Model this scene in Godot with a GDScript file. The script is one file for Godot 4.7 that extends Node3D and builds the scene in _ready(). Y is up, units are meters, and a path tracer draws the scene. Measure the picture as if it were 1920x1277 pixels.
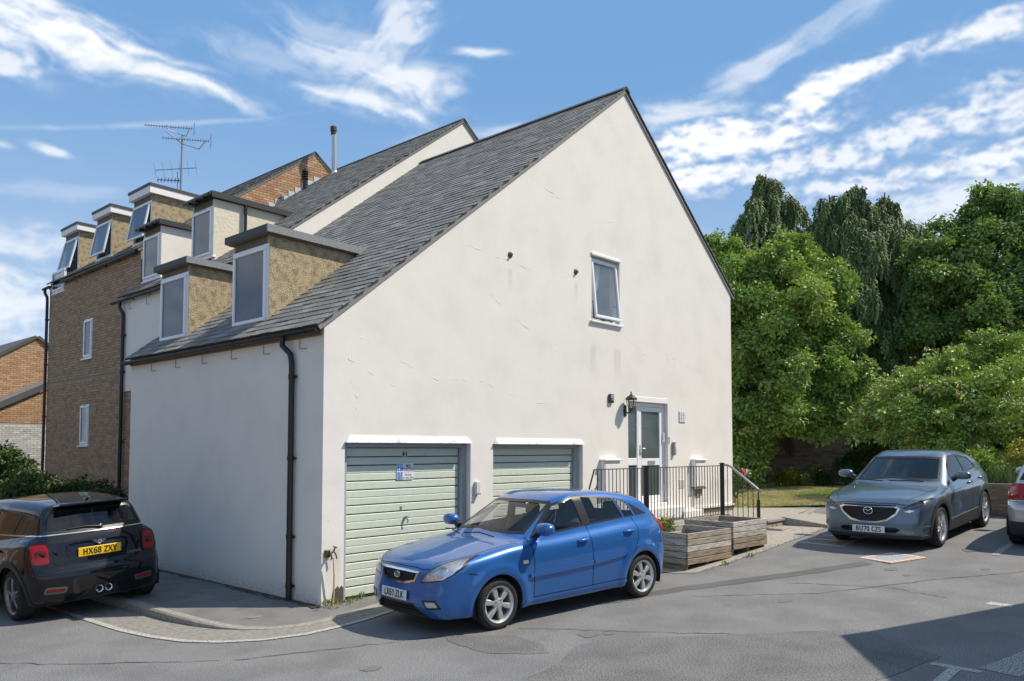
extends Node3D
# A small car park beside a cream rendered house, built as a place: x runs along the gable wall, y up, z towards the car park.

var taken := {}
var mats := {}
var noises := {}
var sun_dir := Vector3(0.58, 1.0, 0.52).normalized()


# ---------------------------------------------------------------- mesh builder
class MB:
	var v := PackedVector3Array()
	var n := PackedVector3Array()
	var c := PackedColorArray()
	var ix := PackedInt32Array()
	var col := Color(1, 1, 1)

	func size() -> int:
		return v.size()

	func add(p: Vector3, nn: Vector3) -> int:
		v.append(p)
		n.append(nn)
		c.append(col)
		return v.size() - 1

	# corners run counter-clockwise seen from outside
	func tri(p: Vector3, q: Vector3, r: Vector3) -> void:
		var nn := (q - p).cross(r - p).normalized()
		var i := v.size()
		v.append(p); v.append(q); v.append(r)
		n.append(nn); n.append(nn); n.append(nn)
		c.append(col); c.append(col); c.append(col)
		ix.append(i); ix.append(i + 2); ix.append(i + 1)

	func quad(p: Vector3, q: Vector3, r: Vector3, s: Vector3) -> void:
		var nn := (r - p).cross(s - q).normalized()
		var i := v.size()
		v.append(p); v.append(q); v.append(r); v.append(s)
		for k in 4:
			n.append(nn); c.append(col)
		ix.append(i); ix.append(i + 2); ix.append(i + 1)
		ix.append(i); ix.append(i + 3); ix.append(i + 2)

	func smooth_tri(a: int, b: int, d: int) -> void:
		ix.append(a); ix.append(d); ix.append(b)

	# a box from a corner o along three edge vectors (right-handed: a x b points along d)
	func obox(o: Vector3, a: Vector3, b: Vector3, d: Vector3) -> void:
		if a.cross(b).dot(d) < 0.0:
			var t := a
			a = b
			b = t
		quad(o, o + b, o + a + b, o + a)
		quad(o + d, o + a + d, o + a + b + d, o + b + d)
		quad(o, o + a, o + a + d, o + d)
		quad(o + b, o + b + d, o + a + b + d, o + a + b)
		quad(o, o + d, o + b + d, o + b)
		quad(o + a, o + a + b, o + a + b + d, o + a + d)

	func box(lo: Vector3, hi: Vector3) -> void:
		var s := hi - lo
		obox(lo, Vector3(s.x, 0, 0), Vector3(0, s.y, 0), Vector3(0, 0, s.z))

	# a box with a chamfer of b on every edge
	func bevel_box(lo: Vector3, hi: Vector3, b: float) -> void:
		var m := (lo + hi) * 0.5
		var h := (hi - lo) * 0.5
		bevel_at(Transform3D(Basis(), m), h, b)

	func bevel_at(t: Transform3D, h: Vector3, b: float) -> void:
		var P := func(x: float, y: float, z: float) -> Vector3: return t * Vector3(x, y, z)
		b = minf(b, minf(h.x, minf(h.y, h.z)) * 0.9)
		var i := Vector3(h.x - b, h.y - b, h.z - b)
		for s in [1.0, -1.0]:
			var f: Array = [P.call(s * h.x, -i.y, -i.z * s), P.call(s * h.x, i.y, -i.z * s), P.call(s * h.x, i.y, i.z * s), P.call(s * h.x, -i.y, i.z * s)]
			quad(f[0], f[1], f[2], f[3])
			f = [P.call(-i.x, s * h.y, i.z * s), P.call(i.x, s * h.y, i.z * s), P.call(i.x, s * h.y, -i.z * s), P.call(-i.x, s * h.y, -i.z * s)]
			quad(f[0], f[1], f[2], f[3])
			f = [P.call(-i.x * s, -i.y, s * h.z), P.call(i.x * s, -i.y, s * h.z), P.call(i.x * s, i.y, s * h.z), P.call(-i.x * s, i.y, s * h.z)]
			quad(f[0], f[1], f[2], f[3])
		for sx in [1.0, -1.0]:
			for sy in [1.0, -1.0]:
				var k: float = sx * sy
				fq(P.call(sx * h.x, sy * i.y, -i.z), P.call(sx * i.x, sy * h.y, -i.z), P.call(sx * i.x, sy * h.y, i.z), P.call(sx * h.x, sy * i.y, i.z), k)
				fq(P.call(-i.x, sx * h.y, sy * i.z), P.call(i.x, sx * h.y, sy * i.z), P.call(i.x, sx * i.y, sy * h.z), P.call(-i.x, sx * i.y, sy * h.z), -k)
				fq(P.call(sx * h.x, -i.y, sy * i.z), P.call(sx * h.x, i.y, sy * i.z), P.call(sx * i.x, i.y, sy * h.z), P.call(sx * i.x, -i.y, sy * h.z), k)
				for sz in [1.0, -1.0]:
					var a: Vector3 = P.call(sx * h.x, sy * i.y, sz * i.z)
					var q: Vector3 = P.call(sx * i.x, sy * h.y, sz * i.z)
					var r: Vector3 = P.call(sx * i.x, sy * i.y, sz * h.z)
					if k * sz > 0:
						tri(a, q, r)
					else:
						tri(a, r, q)

	func fq(p: Vector3, q: Vector3, r: Vector3, s: Vector3, k: float) -> void:
		if k > 0:
			quad(p, q, r, s)
		else:
			quad(p, s, r, q)

	# a tube along points; radii may be one number or one per point
	func tube(pts: Array, rad, seg := 8, caps := true) -> void:
		var m := pts.size()
		var prev := Vector3.UP
		var rings := []
		for k in m:
			var t: Vector3
			if k == 0:
				t = pts[1] - pts[0]
			elif k == m - 1:
				t = pts[m - 1] - pts[m - 2]
			else:
				t = (pts[k + 1] - pts[k]).normalized() + (pts[k] - pts[k - 1]).normalized()
			t = t.normalized()
			var u := prev - t * prev.dot(t)
			if u.length() < 0.1:
				u = Vector3.RIGHT - t * t.x
				if u.length() < 0.1:
					u = Vector3.BACK - t * t.z
			u = u.normalized()
			prev = u
			var w := t.cross(u)
			var r: float = rad[k] if rad is Array else rad
			var ring := []
			for s in seg:
				var a := TAU * s / seg
				var d := u * cos(a) + w * sin(a)
				ring.append(add(pts[k] + d * r, d))
			rings.append(ring)
		for k in m - 1:
			for s in seg:
				var s2 := (s + 1) % seg
				smooth_tri(rings[k][s], rings[k][s2], rings[k + 1][s2])
				smooth_tri(rings[k][s], rings[k + 1][s2], rings[k + 1][s])
		if caps:
			for e in [0, m - 1]:
				var t2: Vector3 = (pts[0] - pts[1]).normalized() if e == 0 else (pts[m - 1] - pts[m - 2]).normalized()
				var cc := add(pts[e], t2)
				var base := v.size()
				for s in seg:
					add(v[rings[e][s]], t2)
				for s in seg:
					var s2 := (s + 1) % seg
					if e == 0:
						smooth_tri(cc, base + s2, base + s)
					else:
						smooth_tri(cc, base + s, base + s2)

	# a surface of revolution about the axis from o along ax; prof = [[radius, distance], ...]; running outwards gives outward faces
	func lathe(o: Vector3, ax: Vector3, prof: Array, seg := 24) -> void:
		ax = ax.normalized()
		var u := ax.cross(Vector3.UP)
		if u.length() < 0.1:
			u = ax.cross(Vector3.RIGHT)
		u = u.normalized()
		var w := ax.cross(u)
		for k in prof.size() - 1:
			var r0: float = prof[k][0]
			var h0: float = prof[k][1]
			var r1: float = prof[k + 1][0]
			var h1: float = prof[k + 1][1]
			var nr := h1 - h0
			var nh := r0 - r1
			var base := v.size()
			for s in seg + 1:
				var a := TAU * s / seg
				var d := u * cos(a) + w * sin(a)
				var nn := (d * nr + ax * nh).normalized()
				add(o + d * r0 + ax * h0, nn)
				add(o + d * r1 + ax * h1, nn)
			for s in seg:
				var i := base + s * 2
				smooth_tri(i, i + 2, i + 3)
				smooth_tri(i, i + 3, i + 1)

	func append(o: MB, t := Transform3D()) -> void:
		var at := v.size()
		for k in o.v.size():
			v.append(t * o.v[k])
			n.append((t.basis * o.n[k]).normalized())
			c.append(o.c[k])
		for k in o.ix:
			ix.append(at + k)

	func mesh() -> ArrayMesh:
		var m := ArrayMesh.new()
		if v.is_empty():
			return m
		var a := []
		a.resize(Mesh.ARRAY_MAX)
		a[Mesh.ARRAY_VERTEX] = v
		a[Mesh.ARRAY_NORMAL] = n
		a[Mesh.ARRAY_COLOR] = c
		a[Mesh.ARRAY_INDEX] = ix
		m.add_surface_from_arrays(Mesh.PRIMITIVE_TRIANGLES, a)
		return m


# ---------------------------------------------------------------- nodes
func numbered(called: String) -> String:
	var k: int = taken.get(called, 0)
	taken[called] = k + 1
	return called if k == 0 else "%s_%03d" % [called, k]


func tag(o: Node, label: String, category: String, group := "") -> Node:
	o.set_meta("label", label)
	o.set_meta("category", category)
	if group:
		o.set_meta("group", group)
	return o


func thing(called: String, label: String, category: String, at := Vector3.ZERO, group := "") -> Node3D:
	var o := Node3D.new()
	o.name = numbered(called)
	add_child(o)
	o.position = at
	tag(o, label, category, group)
	return o


func inst(called: String, mesh: Mesh, m: Material, parent: Node3D) -> MeshInstance3D:
	var o := MeshInstance3D.new()
	o.name = called
	o.mesh = mesh
	o.material_override = m
	parent.add_child(o, true)
	return o


func part(parent: Node3D, called: String, b: MB, m: Material) -> MeshInstance3D:
	return inst(called, b.mesh(), m, parent)


func group(parent: Node3D, called: String) -> Node3D:
	var o := Node3D.new()
	o.name = called
	parent.add_child(o, true)
	return o


func single(called: String, b: MB, m: Material, label: String, category: String, grp := "") -> MeshInstance3D:
	var o := MeshInstance3D.new()
	o.name = numbered(called)
	o.mesh = b.mesh()
	o.material_override = m
	add_child(o)
	tag(o, label, category, grp)
	return o


func struct(called: String, b: MB, m: Material) -> MeshInstance3D:
	var o := MeshInstance3D.new()
	o.name = numbered(called)
	o.mesh = b.mesh()
	o.material_override = m
	o.set_meta("kind", "structure")
	add_child(o)
	return o


func stuff(o: Node) -> Node:
	o.set_meta("kind", "stuff")
	return o


# ---------------------------------------------------------------- materials (base colours are linear)
func L(r: float, g: float, b: float) -> Color:
	return Color(r, g, b).linear_to_srgb()


func mat(r: float, g: float, b: float, rough := 0.7, metal := 0.0) -> StandardMaterial3D:
	var key := "%f %f %f %f %f" % [r, g, b, rough, metal]
	if not mats.has(key):
		var m := StandardMaterial3D.new()
		m.albedo_color = L(r, g, b)
		m.roughness = rough
		m.metallic = metal
		mats[key] = m
	return mats[key]


func noise_tex(sd: int, freq: float, oct: int, ramp: Array, px := 512, kind := FastNoiseLite.TYPE_SIMPLEX_SMOOTH, warp := 0.0) -> NoiseTexture2D:
	var key := str([sd, freq, oct, ramp, px, kind, warp])
	if noises.has(key):
		return noises[key]
	var f := FastNoiseLite.new()
	f.seed = sd
	f.frequency = freq
	f.noise_type = kind
	f.fractal_type = FastNoiseLite.FRACTAL_FBM
	f.fractal_octaves = oct
	if warp > 0.0:
		f.domain_warp_enabled = true
		f.domain_warp_amplitude = warp
		f.domain_warp_frequency = freq
	var t := NoiseTexture2D.new()
	t.width = px
	t.height = px
	t.seamless = true
	t.noise = f
	if ramp:
		var g := Gradient.new()
		var off := PackedFloat32Array()
		var cols := PackedColorArray()
		for r in ramp:
			off.append(r[0])
			cols.append(r[1] if r[1] is Color else Color(r[1], r[1], r[1]))
		g.offsets = off
		g.colors = cols
		t.color_ramp = g
	noises[key] = t
	return t


# a material whose colour is varied by noise tex (one repeat = metres) and whose relief is bump (centimetres)
func surf(r: float, g: float, b: float, rough: float, tex: Texture2D, metres: float, bump: Texture2D = null, relief := 0.0, world := true) -> StandardMaterial3D:
	var m := StandardMaterial3D.new()
	m.albedo_color = L(r, g, b)
	m.roughness = rough
	m.albedo_texture = tex
	m.uv1_triplanar = true
	m.uv1_world_triplanar = world
	m.uv1_scale = Vector3.ONE / metres
	if bump:
		m.heightmap_enabled = true
		m.heightmap_texture = bump
		m.heightmap_scale = relief
	return m


func detail(m: StandardMaterial3D, tex: Texture2D, metres: float) -> StandardMaterial3D:
	m.detail_enabled = true
	m.detail_albedo = tex
	m.detail_blend_mode = BaseMaterial3D.BLEND_MODE_MUL
	m.detail_uv_layer = BaseMaterial3D.DETAIL_UV_2
	m.uv2_triplanar = true
	m.uv2_world_triplanar = m.uv1_world_triplanar
	m.uv2_scale = Vector3.ONE / metres
	return m


func vcol(rough := 0.8, tex: Texture2D = null, metres := 1.0, bump: Texture2D = null, relief := 0.0) -> StandardMaterial3D:
	var m := StandardMaterial3D.new()
	m.roughness = rough
	m.vertex_color_use_as_albedo = true
	if tex:
		m.albedo_texture = tex
		m.uv1_triplanar = true
		m.uv1_world_triplanar = true
		m.uv1_scale = Vector3.ONE / metres
	if bump:
		m.uv1_triplanar = true
		m.uv1_world_triplanar = true
		m.uv1_scale = Vector3.ONE / metres
		m.heightmap_enabled = true
		m.heightmap_texture = bump
		m.heightmap_scale = relief
	return m


func glass(r: float, g: float, b: float, alpha: float, rough := 0.02) -> StandardMaterial3D:
	var m := StandardMaterial3D.new()
	m.albedo_color = Color(L(r, g, b), alpha)
	m.transparency = BaseMaterial3D.TRANSPARENCY_ALPHA
	m.roughness = rough
	m.metallic_specular = 0.6
	return m


func text_mesh(s: String, height: float, font_name := "Droid Sans", bold := true, depth := 0.002) -> TextMesh:
	var t := TextMesh.new()
	var f := SystemFont.new()
	f.font_names = PackedStringArray([font_name])
	f.font_weight = 700 if bold else 400
	t.font = f
	t.text = s
	t.font_size = 64
	t.pixel_size = height / 46.0
	t.depth = depth
	t.curve_step = 1.0
	return t


func text_part(parent: Node3D, called: String, s: String, height: float, m: Material, t: Transform3D, squeeze := 1.0, bold := true, font := "Droid Sans") -> MeshInstance3D:
	var o := inst(called, text_mesh(s, height, font, bold), m, parent)
	o.transform = t * Transform3D(Basis().scaled(Vector3(squeeze, 1, 1)), Vector3.ZERO)
	return o


func frame_at(o: Vector3, right: Vector3, up: Vector3) -> Transform3D:
	right = right.normalized()
	up = (up - right * up.dot(right)).normalized()
	return Transform3D(Basis(right, up, right.cross(up)), o)


func smooth(a: float, b: float, x: float) -> float:
	var t := clampf((x - a) / (b - a), 0.0, 1.0)
	return t * t * (3.0 - 2.0 * t)


const GX := [-160.0, -10.0, -2.7, 0.74, 3.2, 6.0, 8.7, 11.4, 15.0, 25.0, 160.0]
const GY := [-2.0, -0.22, -0.1, -0.04, 0.03, 0.2, 0.4, 0.55, 0.72, 0.9, 1.6]


func gh(x: float) -> float:
	for k in GX.size() - 1:
		if x < GX[k + 1]:
			return lerpf(GY[k], GY[k + 1], clampf((x - GX[k]) / (GX[k + 1] - GX[k]), 0.0, 1.0))
	return GY[-1]


# ---------------------------------------------------------------- camera, sky, sun
func make_camera() -> void:
	var cam := Camera3D.new()
	cam.name = "camera"
	var yaw := 0.74021
	var pitch := 0.05088
	var at := Vector3(-6.0394, 2.0267, 8.8399)
	var fw := Vector3(cos(yaw) * cos(pitch), sin(pitch), -sin(yaw) * cos(pitch))
	add_child(cam)
	cam.look_at_from_position(at, at + fw, Vector3.UP)
	cam.projection = Camera3D.PROJECTION_FRUSTUM
	cam.keep_aspect = Camera3D.KEEP_HEIGHT
	cam.near = 0.1
	cam.far = 900.0
	cam.size = 0.1 * 1277.0 / 1504.843
	cam.frustum_offset = Vector2(0, 0.1 * 126.3 / 1504.843)


var cn1 := FastNoiseLite.new()
var cn2 := FastNoiseLite.new()
var cn3 := FastNoiseLite.new()

# streaks of cloud: azimuth, elevation, half length, half width (degrees), tilt, strength, graininess (0 wispy, 1 lumpy)
const WISPS := [
	[17.0, 24.6, 7.0, 1.7, -6.0, 1.05, 0.1], [23.5, 23.4, 5.5, 0.75, -8.0, 0.95, 0.1], [14.5, 22.5, 2.2, 0.7, 5.0, 0.8, 0.6],
	[12.0, 26.5, 7.0, 1.2, -10.0, 0.7, 0.1],
	[30.5, 25.5, 5.0, 0.9, -7.0, 0.32, 0.0], [36.2, 25.6, 5.0, 1.1, -14.0, 0.7, 0.0], [39.6, 27.3, 3.6, 1.4, 58.0, 0.72, 0.0],
	[39.5, 24.6, 4.2, 1.2, -12.0, 0.85, 0.0], [37.5, 23.4, 4.4, 0.7, -7.0, 0.85, 0.05], [45.0, 26.7, 1.9, 0.3, 2.0, 0.75, 0.1],
	[34.5, 26.5, 4.0, 1.5, -20.0, 0.4, 0.0],
	[17.4, 18.1, 1.3, 0.28, -8.0, 0.75, 0.5], [15.0, 18.0, 0.5, 0.2, 0.0, 0.5, 0.5],
	[23.0, 20.5, 9.5, 0.14, 12.0, 0.3, 0.0],
	[42.5, 21.8, 3.2, 0.5, 8.0, 0.5, 0.2], [47.0, 22.0, 2.2, 0.4, 8.0, 0.55, 0.2],
	[62.5, 20.6, 6.5, 1.15, 5.0, 1.15, 0.75], [69.5, 22.9, 5.5, 0.8, 17.0, 1.1, 0.7], [60.0, 22.6, 4.0, 0.9, 6.0, 0.7, 0.3],
	[66.0, 25.2, 4.5, 0.9, 20.0, 0.62, 0.2], [71.0, 27.2, 4.0, 0.8, 22.0, 0.45, 0.1], [78.5, 24.3, 4.0, 0.8, 8.0, 0.9, 0.6],
	[60.0, 18.6, 5.0, 0.8, 4.0, 1.0, 0.9], [67.0, 18.6, 6.0, 0.9, 4.0, 0.85, 1.0], [74.0, 19.6, 6.5, 0.9, 9.0, 0.85, 1.0],
	[79.0, 17.6, 4.5, 1.0, 10.0, 0.9, 1.0], [71.0, 16.9, 5.0, 0.7, 6.0, 0.8, 1.0], [75.0, 14.8, 8.0, 1.4, 10.0, 0.75, 0.6],
	[68.0, 13.0, 9.0, 1.6, 8.0, 0.55, 0.4], [58.0, 14.0, 3.5, 1.3, 6.0, 0.5, 0.4], [82.0, 21.0, 5.0, 1.2, 10.0, 0.8, 0.9],
	[14.5, 12.6, 5.0, 1.2, 3.0, 0.65, 0.4], [14.0, 8.6, 6.0, 2.0, 2.0, 0.75, 0.4], [18.0, 15.8, 4.0, 0.6, 4.0, 0.25, 0.2],
]


func cloud_at(az: float, el: float) -> float:
	var x := az * 0.9
	var wx := cn2.get_noise_2d(x * 0.55, el * 0.9)
	var wy := cn2.get_noise_2d(x * 0.55 + 90.0, el * 0.9 + 40.0)
	var fine := cn3.get_noise_2d(x * 2.1 + 50.0, el * 2.6)
	var lump := cn1.get_noise_2d(x * 1.5 + wx * 0.8 + fine * 0.35, el * 3.1 + wy * 0.8 + fine * 0.5)
	var wisp := cn3.get_noise_2d((x * 0.86 + el * 0.5) * 0.6 + wx * 3.2, (el * 0.86 - x * 0.5) * 1.7 + wy * 3.2)
	var out := 0.0
	for w in WISPS:
		var dx: float = (az - w[0]) * 0.9
		var dy: float = el - w[1]
		if absf(dx) > w[2] * 2.0 or absf(dy) > w[2] * 2.0:
			continue
		var a := deg_to_rad(w[4])
		var ca := cos(a)
		var sa := sin(a)
		var u: float = (dx * ca + dy * sa + wx * 1.2) / w[2]
		var t: float = (dy * ca - dx * sa + wy * minf(1.3, w[3] * 1.1)) / w[3]
		var q := u * u + t * t * 0.8
		if q > 5.0:
			continue
		# threads of ice run along the streak and bend away from it
		var thread := cn3.get_noise_2d(u * w[2] * 0.42 + wy * 2.0 + w[0], t * w[3] * 2.9 + wx * 2.2 + u * 1.2 + fine * 0.25)
		var d: float = lerpf(thread * 0.8 + wisp * 0.45, lump, w[6])
		out = maxf(out, w[5] * smooth(0.0, 1.3, exp(-q) * 1.15 + d * lerpf(1.0, 1.15, w[6]) + 0.02) * smooth(0.0, 0.55, exp(-q)))
	# the same kind of cloud goes on all round, in banks
	var bank := cn2.get_noise_2d(x * 0.12 + 300.0, el * 0.35) + 0.25 * lump
	var inside := smooth(0.0, 10.0, az - 2.0) * (1.0 - smooth(0.0, 10.0, az - 86.0)) * (1.0 - smooth(29.0, 36.0, el))
	out = maxf(out, (1.0 - inside) * 0.7 * smooth(-0.05, 0.55, bank + 0.35 * wisp))
	out = maxf(out, 0.6 * smooth(10.0, 2.0, el) * (0.75 + 0.4 * lump))
	return clampf(out, 0.0, 1.0)


func sky_colour(az: float, el: float) -> Color:
	var t := clampf(el / 90.0, 0.0, 1.0)
	var b := Color(0.42, 0.57, 0.77).lerp(Color(0.17, 0.35, 0.64), smooth(2.0, 27.0, el)).lerp(Color(0.11, 0.25, 0.5), smooth(27.0, 90.0, el))
	var c := cloud_at(az, el)
	var thick := smooth(0.2, 0.95, c)
	return b.lerp(Color(0.80, 0.85, 0.92).lerp(Color(0.95, 0.96, 0.975), thick), c * 0.93)


func make_sky() -> void:
	cn1.seed = 11
	cn1.frequency = 0.42
	cn1.fractal_octaves = 5
	cn1.fractal_gain = 0.55
	cn2.seed = 5
	cn2.frequency = 0.16
	cn2.fractal_octaves = 3
	cn3.seed = 23
	cn3.frequency = 0.3
	cn3.fractal_octaves = 5
	cn3.fractal_gain = 0.58
	var W := 4096
	var H := 2048
	# the whole sphere coarsely, then the quarter with the finest cloud in full detail
	var low := Image.create(720, 180, false, Image.FORMAT_RGBF)
	for j in 180:
		var el := 90.0 - (j + 0.5) * 0.5
		for i in 720:
			low.set_pixel(i, j, sky_colour(((i + 0.5) * 0.5) if i < 540 else (i + 0.5) * 0.5 - 360.0, el))
	low.resize(W, H / 2, Image.INTERPOLATE_CUBIC)
	var fine := Image.create(760, 320, false, Image.FORMAT_RGBF)
	for j in 320:
		var el := 40.0 - (j + 0.5) * 0.125
		for i in 760:
			fine.set_pixel(i, j, sky_colour((i + 0.5) * 0.125, el))
	fine.resize(roundi(95.0 * W / 360.0), roundi(40.0 * H / 180.0), Image.INTERPOLATE_CUBIC)
	var im := Image.create(W, H, false, Image.FORMAT_RGBF)
	im.fill(Color(0.2, 0.2, 0.19))
	im.blit_rect(low, Rect2i(0, 0, W, H / 2), Vector2i.ZERO)
	im.blit_rect(fine, Rect2i(0, 0, fine.get_width(), fine.get_height()), Vector2i(0, H / 2 - fine.get_height()))
	var pm := PanoramaSkyMaterial.new()
	pm.panorama = ImageTexture.create_from_image(im)
	var sky := Sky.new()
	sky.sky_material = pm
	var e := Environment.new()
	e.background_mode = Environment.BG_SKY
	e.sky = sky
	e.tonemap_mode = Environment.TONE_MAPPER_LINEAR
	e.tonemap_exposure = 1.12
	e.sdfgi_enabled = true
	e.ssao_enabled = true
	e.ssil_enabled = true
	var we := WorldEnvironment.new()
	we.name = "environment"
	we.environment = e
	add_child(we)
	var sun := DirectionalLight3D.new()
	sun.name = "sun"
	sun.light_energy = 1.55
	sun.light_color = Color(1.0, 0.955, 0.885)
	sun.light_angular_distance = 0.5
	sun.shadow_enabled = true
	add_child(sun)
	sun.look_at_from_position(sun_dir * 50.0, Vector3.ZERO, Vector3.UP)


# ---------------------------------------------------------------- ground
var M := {}


func speck_tex() -> Texture2D:
	return noise_tex(7, 0.2, 3, [[0.0, 0.38], [0.4, 0.74], [0.55, 0.93], [1.0, 1.0]], 1024)


func make_materials() -> void:
	var g1 := noise_tex(1, 0.012, 5, [[0.0, 0.87], [0.42, 0.95], [0.62, 1.0], [1.0, 1.0]], 1024)
	var fine := noise_tex(2, 0.22, 3, [[0.0, 0.62], [0.5, 0.9], [1.0, 1.0]], 1024)
	var finb := noise_tex(3, 0.2, 3, [], 1024)
	var soft := noise_tex(4, 0.01, 5, [[0.0, 0.955], [0.5, 0.988], [1.0, 1.0]], 1024, FastNoiseLite.TYPE_SIMPLEX_SMOOTH, 20.0)
	var mott := noise_tex(5, 0.05, 5, [[0.0, 0.55], [0.5, 0.85], [1.0, 1.0]], 1024)
	var mott2 := noise_tex(5, 0.03, 5, [[0.0, 0.75], [0.5, 0.93], [1.0, 1.0]], 1024)
	var bump := noise_tex(6, 0.03, 6, [], 1024)
	var speck := noise_tex(7, 0.2, 3, [[0.0, 0.38], [0.4, 0.74], [0.55, 0.93], [1.0, 1.0]], 1024)
	M.asphalt = detail(surf(0.27, 0.272, 0.272, 0.95, g1, 14.0, finb, 0.5), speck, 3.3)
	M.patch = detail(surf(0.165, 0.166, 0.166, 0.95, g1, 9.0, finb, 0.5), speck, 4.6)
	M.patch_light = detail(surf(0.215, 0.216, 0.216, 0.95, g1, 9.0, finb, 0.5), speck, 4.6)
	M.pavement = detail(surf(0.235, 0.232, 0.225, 0.95, g1, 6.0, finb, 0.4), fine, 2.0)
	M.concrete = detail(surf(0.52, 0.475, 0.405, 0.9, mott2, 4.5, bump, 0.1), fine, 1.3)
	M.kerb = detail(surf(0.45, 0.425, 0.38, 0.9, mott2, 2.5, bump, 0.1), fine, 0.8)
	M.channel = detail(surf(0.38, 0.36, 0.32, 0.92, mott2, 3.0, bump, 0.1), fine, 1.0)
	M.white_line = detail(surf(0.72, 0.70, 0.64, 0.85, noise_tex(8, 0.05, 5, [[0.0, 0.45], [0.36, 0.7], [0.5, 0.96], [1.0, 1.0]], 1024), 1.6, finb, 0.2), fine, 0.8)
	M.faded_line = detail(surf(0.66, 0.66, 0.63, 0.9, noise_tex(8, 0.05, 5, [[0.0, 0.35], [0.4, 0.6], [0.55, 0.95], [1.0, 1.0]], 1024), 1.2, finb, 0.2), fine, 0.8)
	M.render = detail(surf(0.81, 0.775, 0.717, 0.88, soft, 9.0, noise_tex(9, 0.012, 5, [], 1024, FastNoiseLite.TYPE_SIMPLEX_SMOOTH, 15.0), 0.3), noise_tex(10, 0.12, 4, [[0.0, 0.965], [0.5, 0.99], [1.0, 1.0]], 512), 1.5)
	M.render_cream = detail(surf(0.74, 0.68, 0.54, 0.88, soft, 4.0, bump, 0.6), noise_tex(10, 0.12, 4, [[0.0, 0.9], [0.5, 0.98], [1.0, 1.0]], 512), 1.5)
	M.slate = vcol(0.85, noise_tex(12, 0.05, 5, [[0.0, 0.5], [0.4, 0.78], [0.6, 0.95], [1.0, 1.0]], 1024), 1.6, noise_tex(13, 0.06, 5, [], 512), 0.6)
	M.brick = vcol(0.9, noise_tex(14, 0.06, 4, [[0.0, 0.65], [0.5, 0.92], [1.0, 1.0]], 1024), 1.0, noise_tex(13, 0.06, 5, [], 512), 0.6)
	M.mortar = surf(0.40, 0.34, 0.25, 0.95, mott, 1.5)
	M.upvc = mat(0.80, 0.81, 0.82, 0.32)
	M.white_paint = mat(0.82, 0.81, 0.79, 0.6)
	M.black_plastic = mat(0.016, 0.016, 0.018, 0.38)
	M.black_iron = mat(0.02, 0.02, 0.022, 0.45)
	M.fascia_grey = surf(0.075, 0.08, 0.085, 0.6, mott, 0.8)
	M.lead = surf(0.42, 0.45, 0.46, 0.6, noise_tex(15, 0.15, 4, [[0.0, 0.3], [0.45, 0.6], [0.6, 0.95], [1.0, 1.0]], 512), 0.7, bump, 0.5)
	M.pebbledash = detail(surf(0.63, 0.525, 0.36, 0.95, noise_tex(16, 0.075, 3, [[0.0, Color(0.62, 0.58, 0.5)], [0.4, Color(0.82, 0.79, 0.73)], [0.55, Color(0.92, 0.91, 0.88)], [0.7, Color(1, 1, 1)], [1.0, Color(1, 1, 1)]], 1024), 1.7, noise_tex(16, 0.075, 3, [], 1024), 0.9), noise_tex(18, 0.02, 4, [[0.0, 0.7], [0.5, 0.92], [1.0, 1.0]], 512), 1.6)
	M.tan_board = surf(0.20, 0.165, 0.115, 0.8, mott, 1.0)
	M.pane = glass(0.045, 0.065, 0.10, 0.55)
	M.pane_bright = glass(0.26, 0.32, 0.38, 0.22)
	M.room = mat(0.07, 0.075, 0.085, 0.9)
	M.curtain = mat(0.82, 0.82, 0.82, 0.9)
	M.zinc = mat(0.52, 0.53, 0.54, 0.38, 0.85)
	M.soil = surf(0.09, 0.07, 0.05, 1.0, mott, 0.9, bump, 3.0)
	M.grass_ground = surf(0.12, 0.15, 0.045, 1.0, mott, 2.0, bump, 2.0)


# a strip of surface between two lines of points (each [x, z, lift]), following the lie of the land
func strip(b: MB, p: Array, q: Array, lift := 0.0) -> void:
	for k in p.size() - 1:
		b.quad(gp(p[k], lift), gp(q[k], lift), gp(q[k + 1], lift), gp(p[k + 1], lift))


func gp(a: Array, lift: float) -> Vector3:
	return Vector3(a[0], (a[2] if a.size() > 2 else 0.0) + gh(a[0]) + lift, a[1])


# a polygon laid on the land: cut into columns of x so that it follows the slope
func patch(b: MB, pts: Array, lift: float, step := 0.5) -> void:
	var lo := 1e9
	var hi := -1e9
	for p in pts:
		lo = minf(lo, p.x)
		hi = maxf(hi, p.x)
	var cuts := [lo, hi]
	var x := ceilf(lo / step) * step
	while x < hi - 0.001:
		if x > lo + 0.001:
			cuts.append(x)
		x += step
	cuts.sort()
	var poly := PackedVector2Array(pts)
	for k in cuts.size() - 1:
		var col := PackedVector2Array([Vector2(cuts[k], -500), Vector2(cuts[k + 1], -500), Vector2(cuts[k + 1], 500), Vector2(cuts[k], 500)])
		for piece in Geometry2D.intersect_polygons(poly, col):
			var t := Geometry2D.triangulate_polygon(piece)
			for i in range(0, t.size(), 3):
				var a := piece[t[i]]
				var c := piece[t[i + 1]]
				var d := piece[t[i + 2]]
				var A := Vector3(a.x, gh(a.x) + lift, a.y)
				var C := Vector3(c.x, gh(c.x) + lift, c.y)
				var D := Vector3(d.x, gh(d.x) + lift, d.y)
				if (C - A).cross(D - A).y > 0:
					b.tri(A, C, D)
				else:
					b.tri(A, D, C)


func V(x: float, z: float) -> Vector2:
	return Vector2(x, z)


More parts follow.
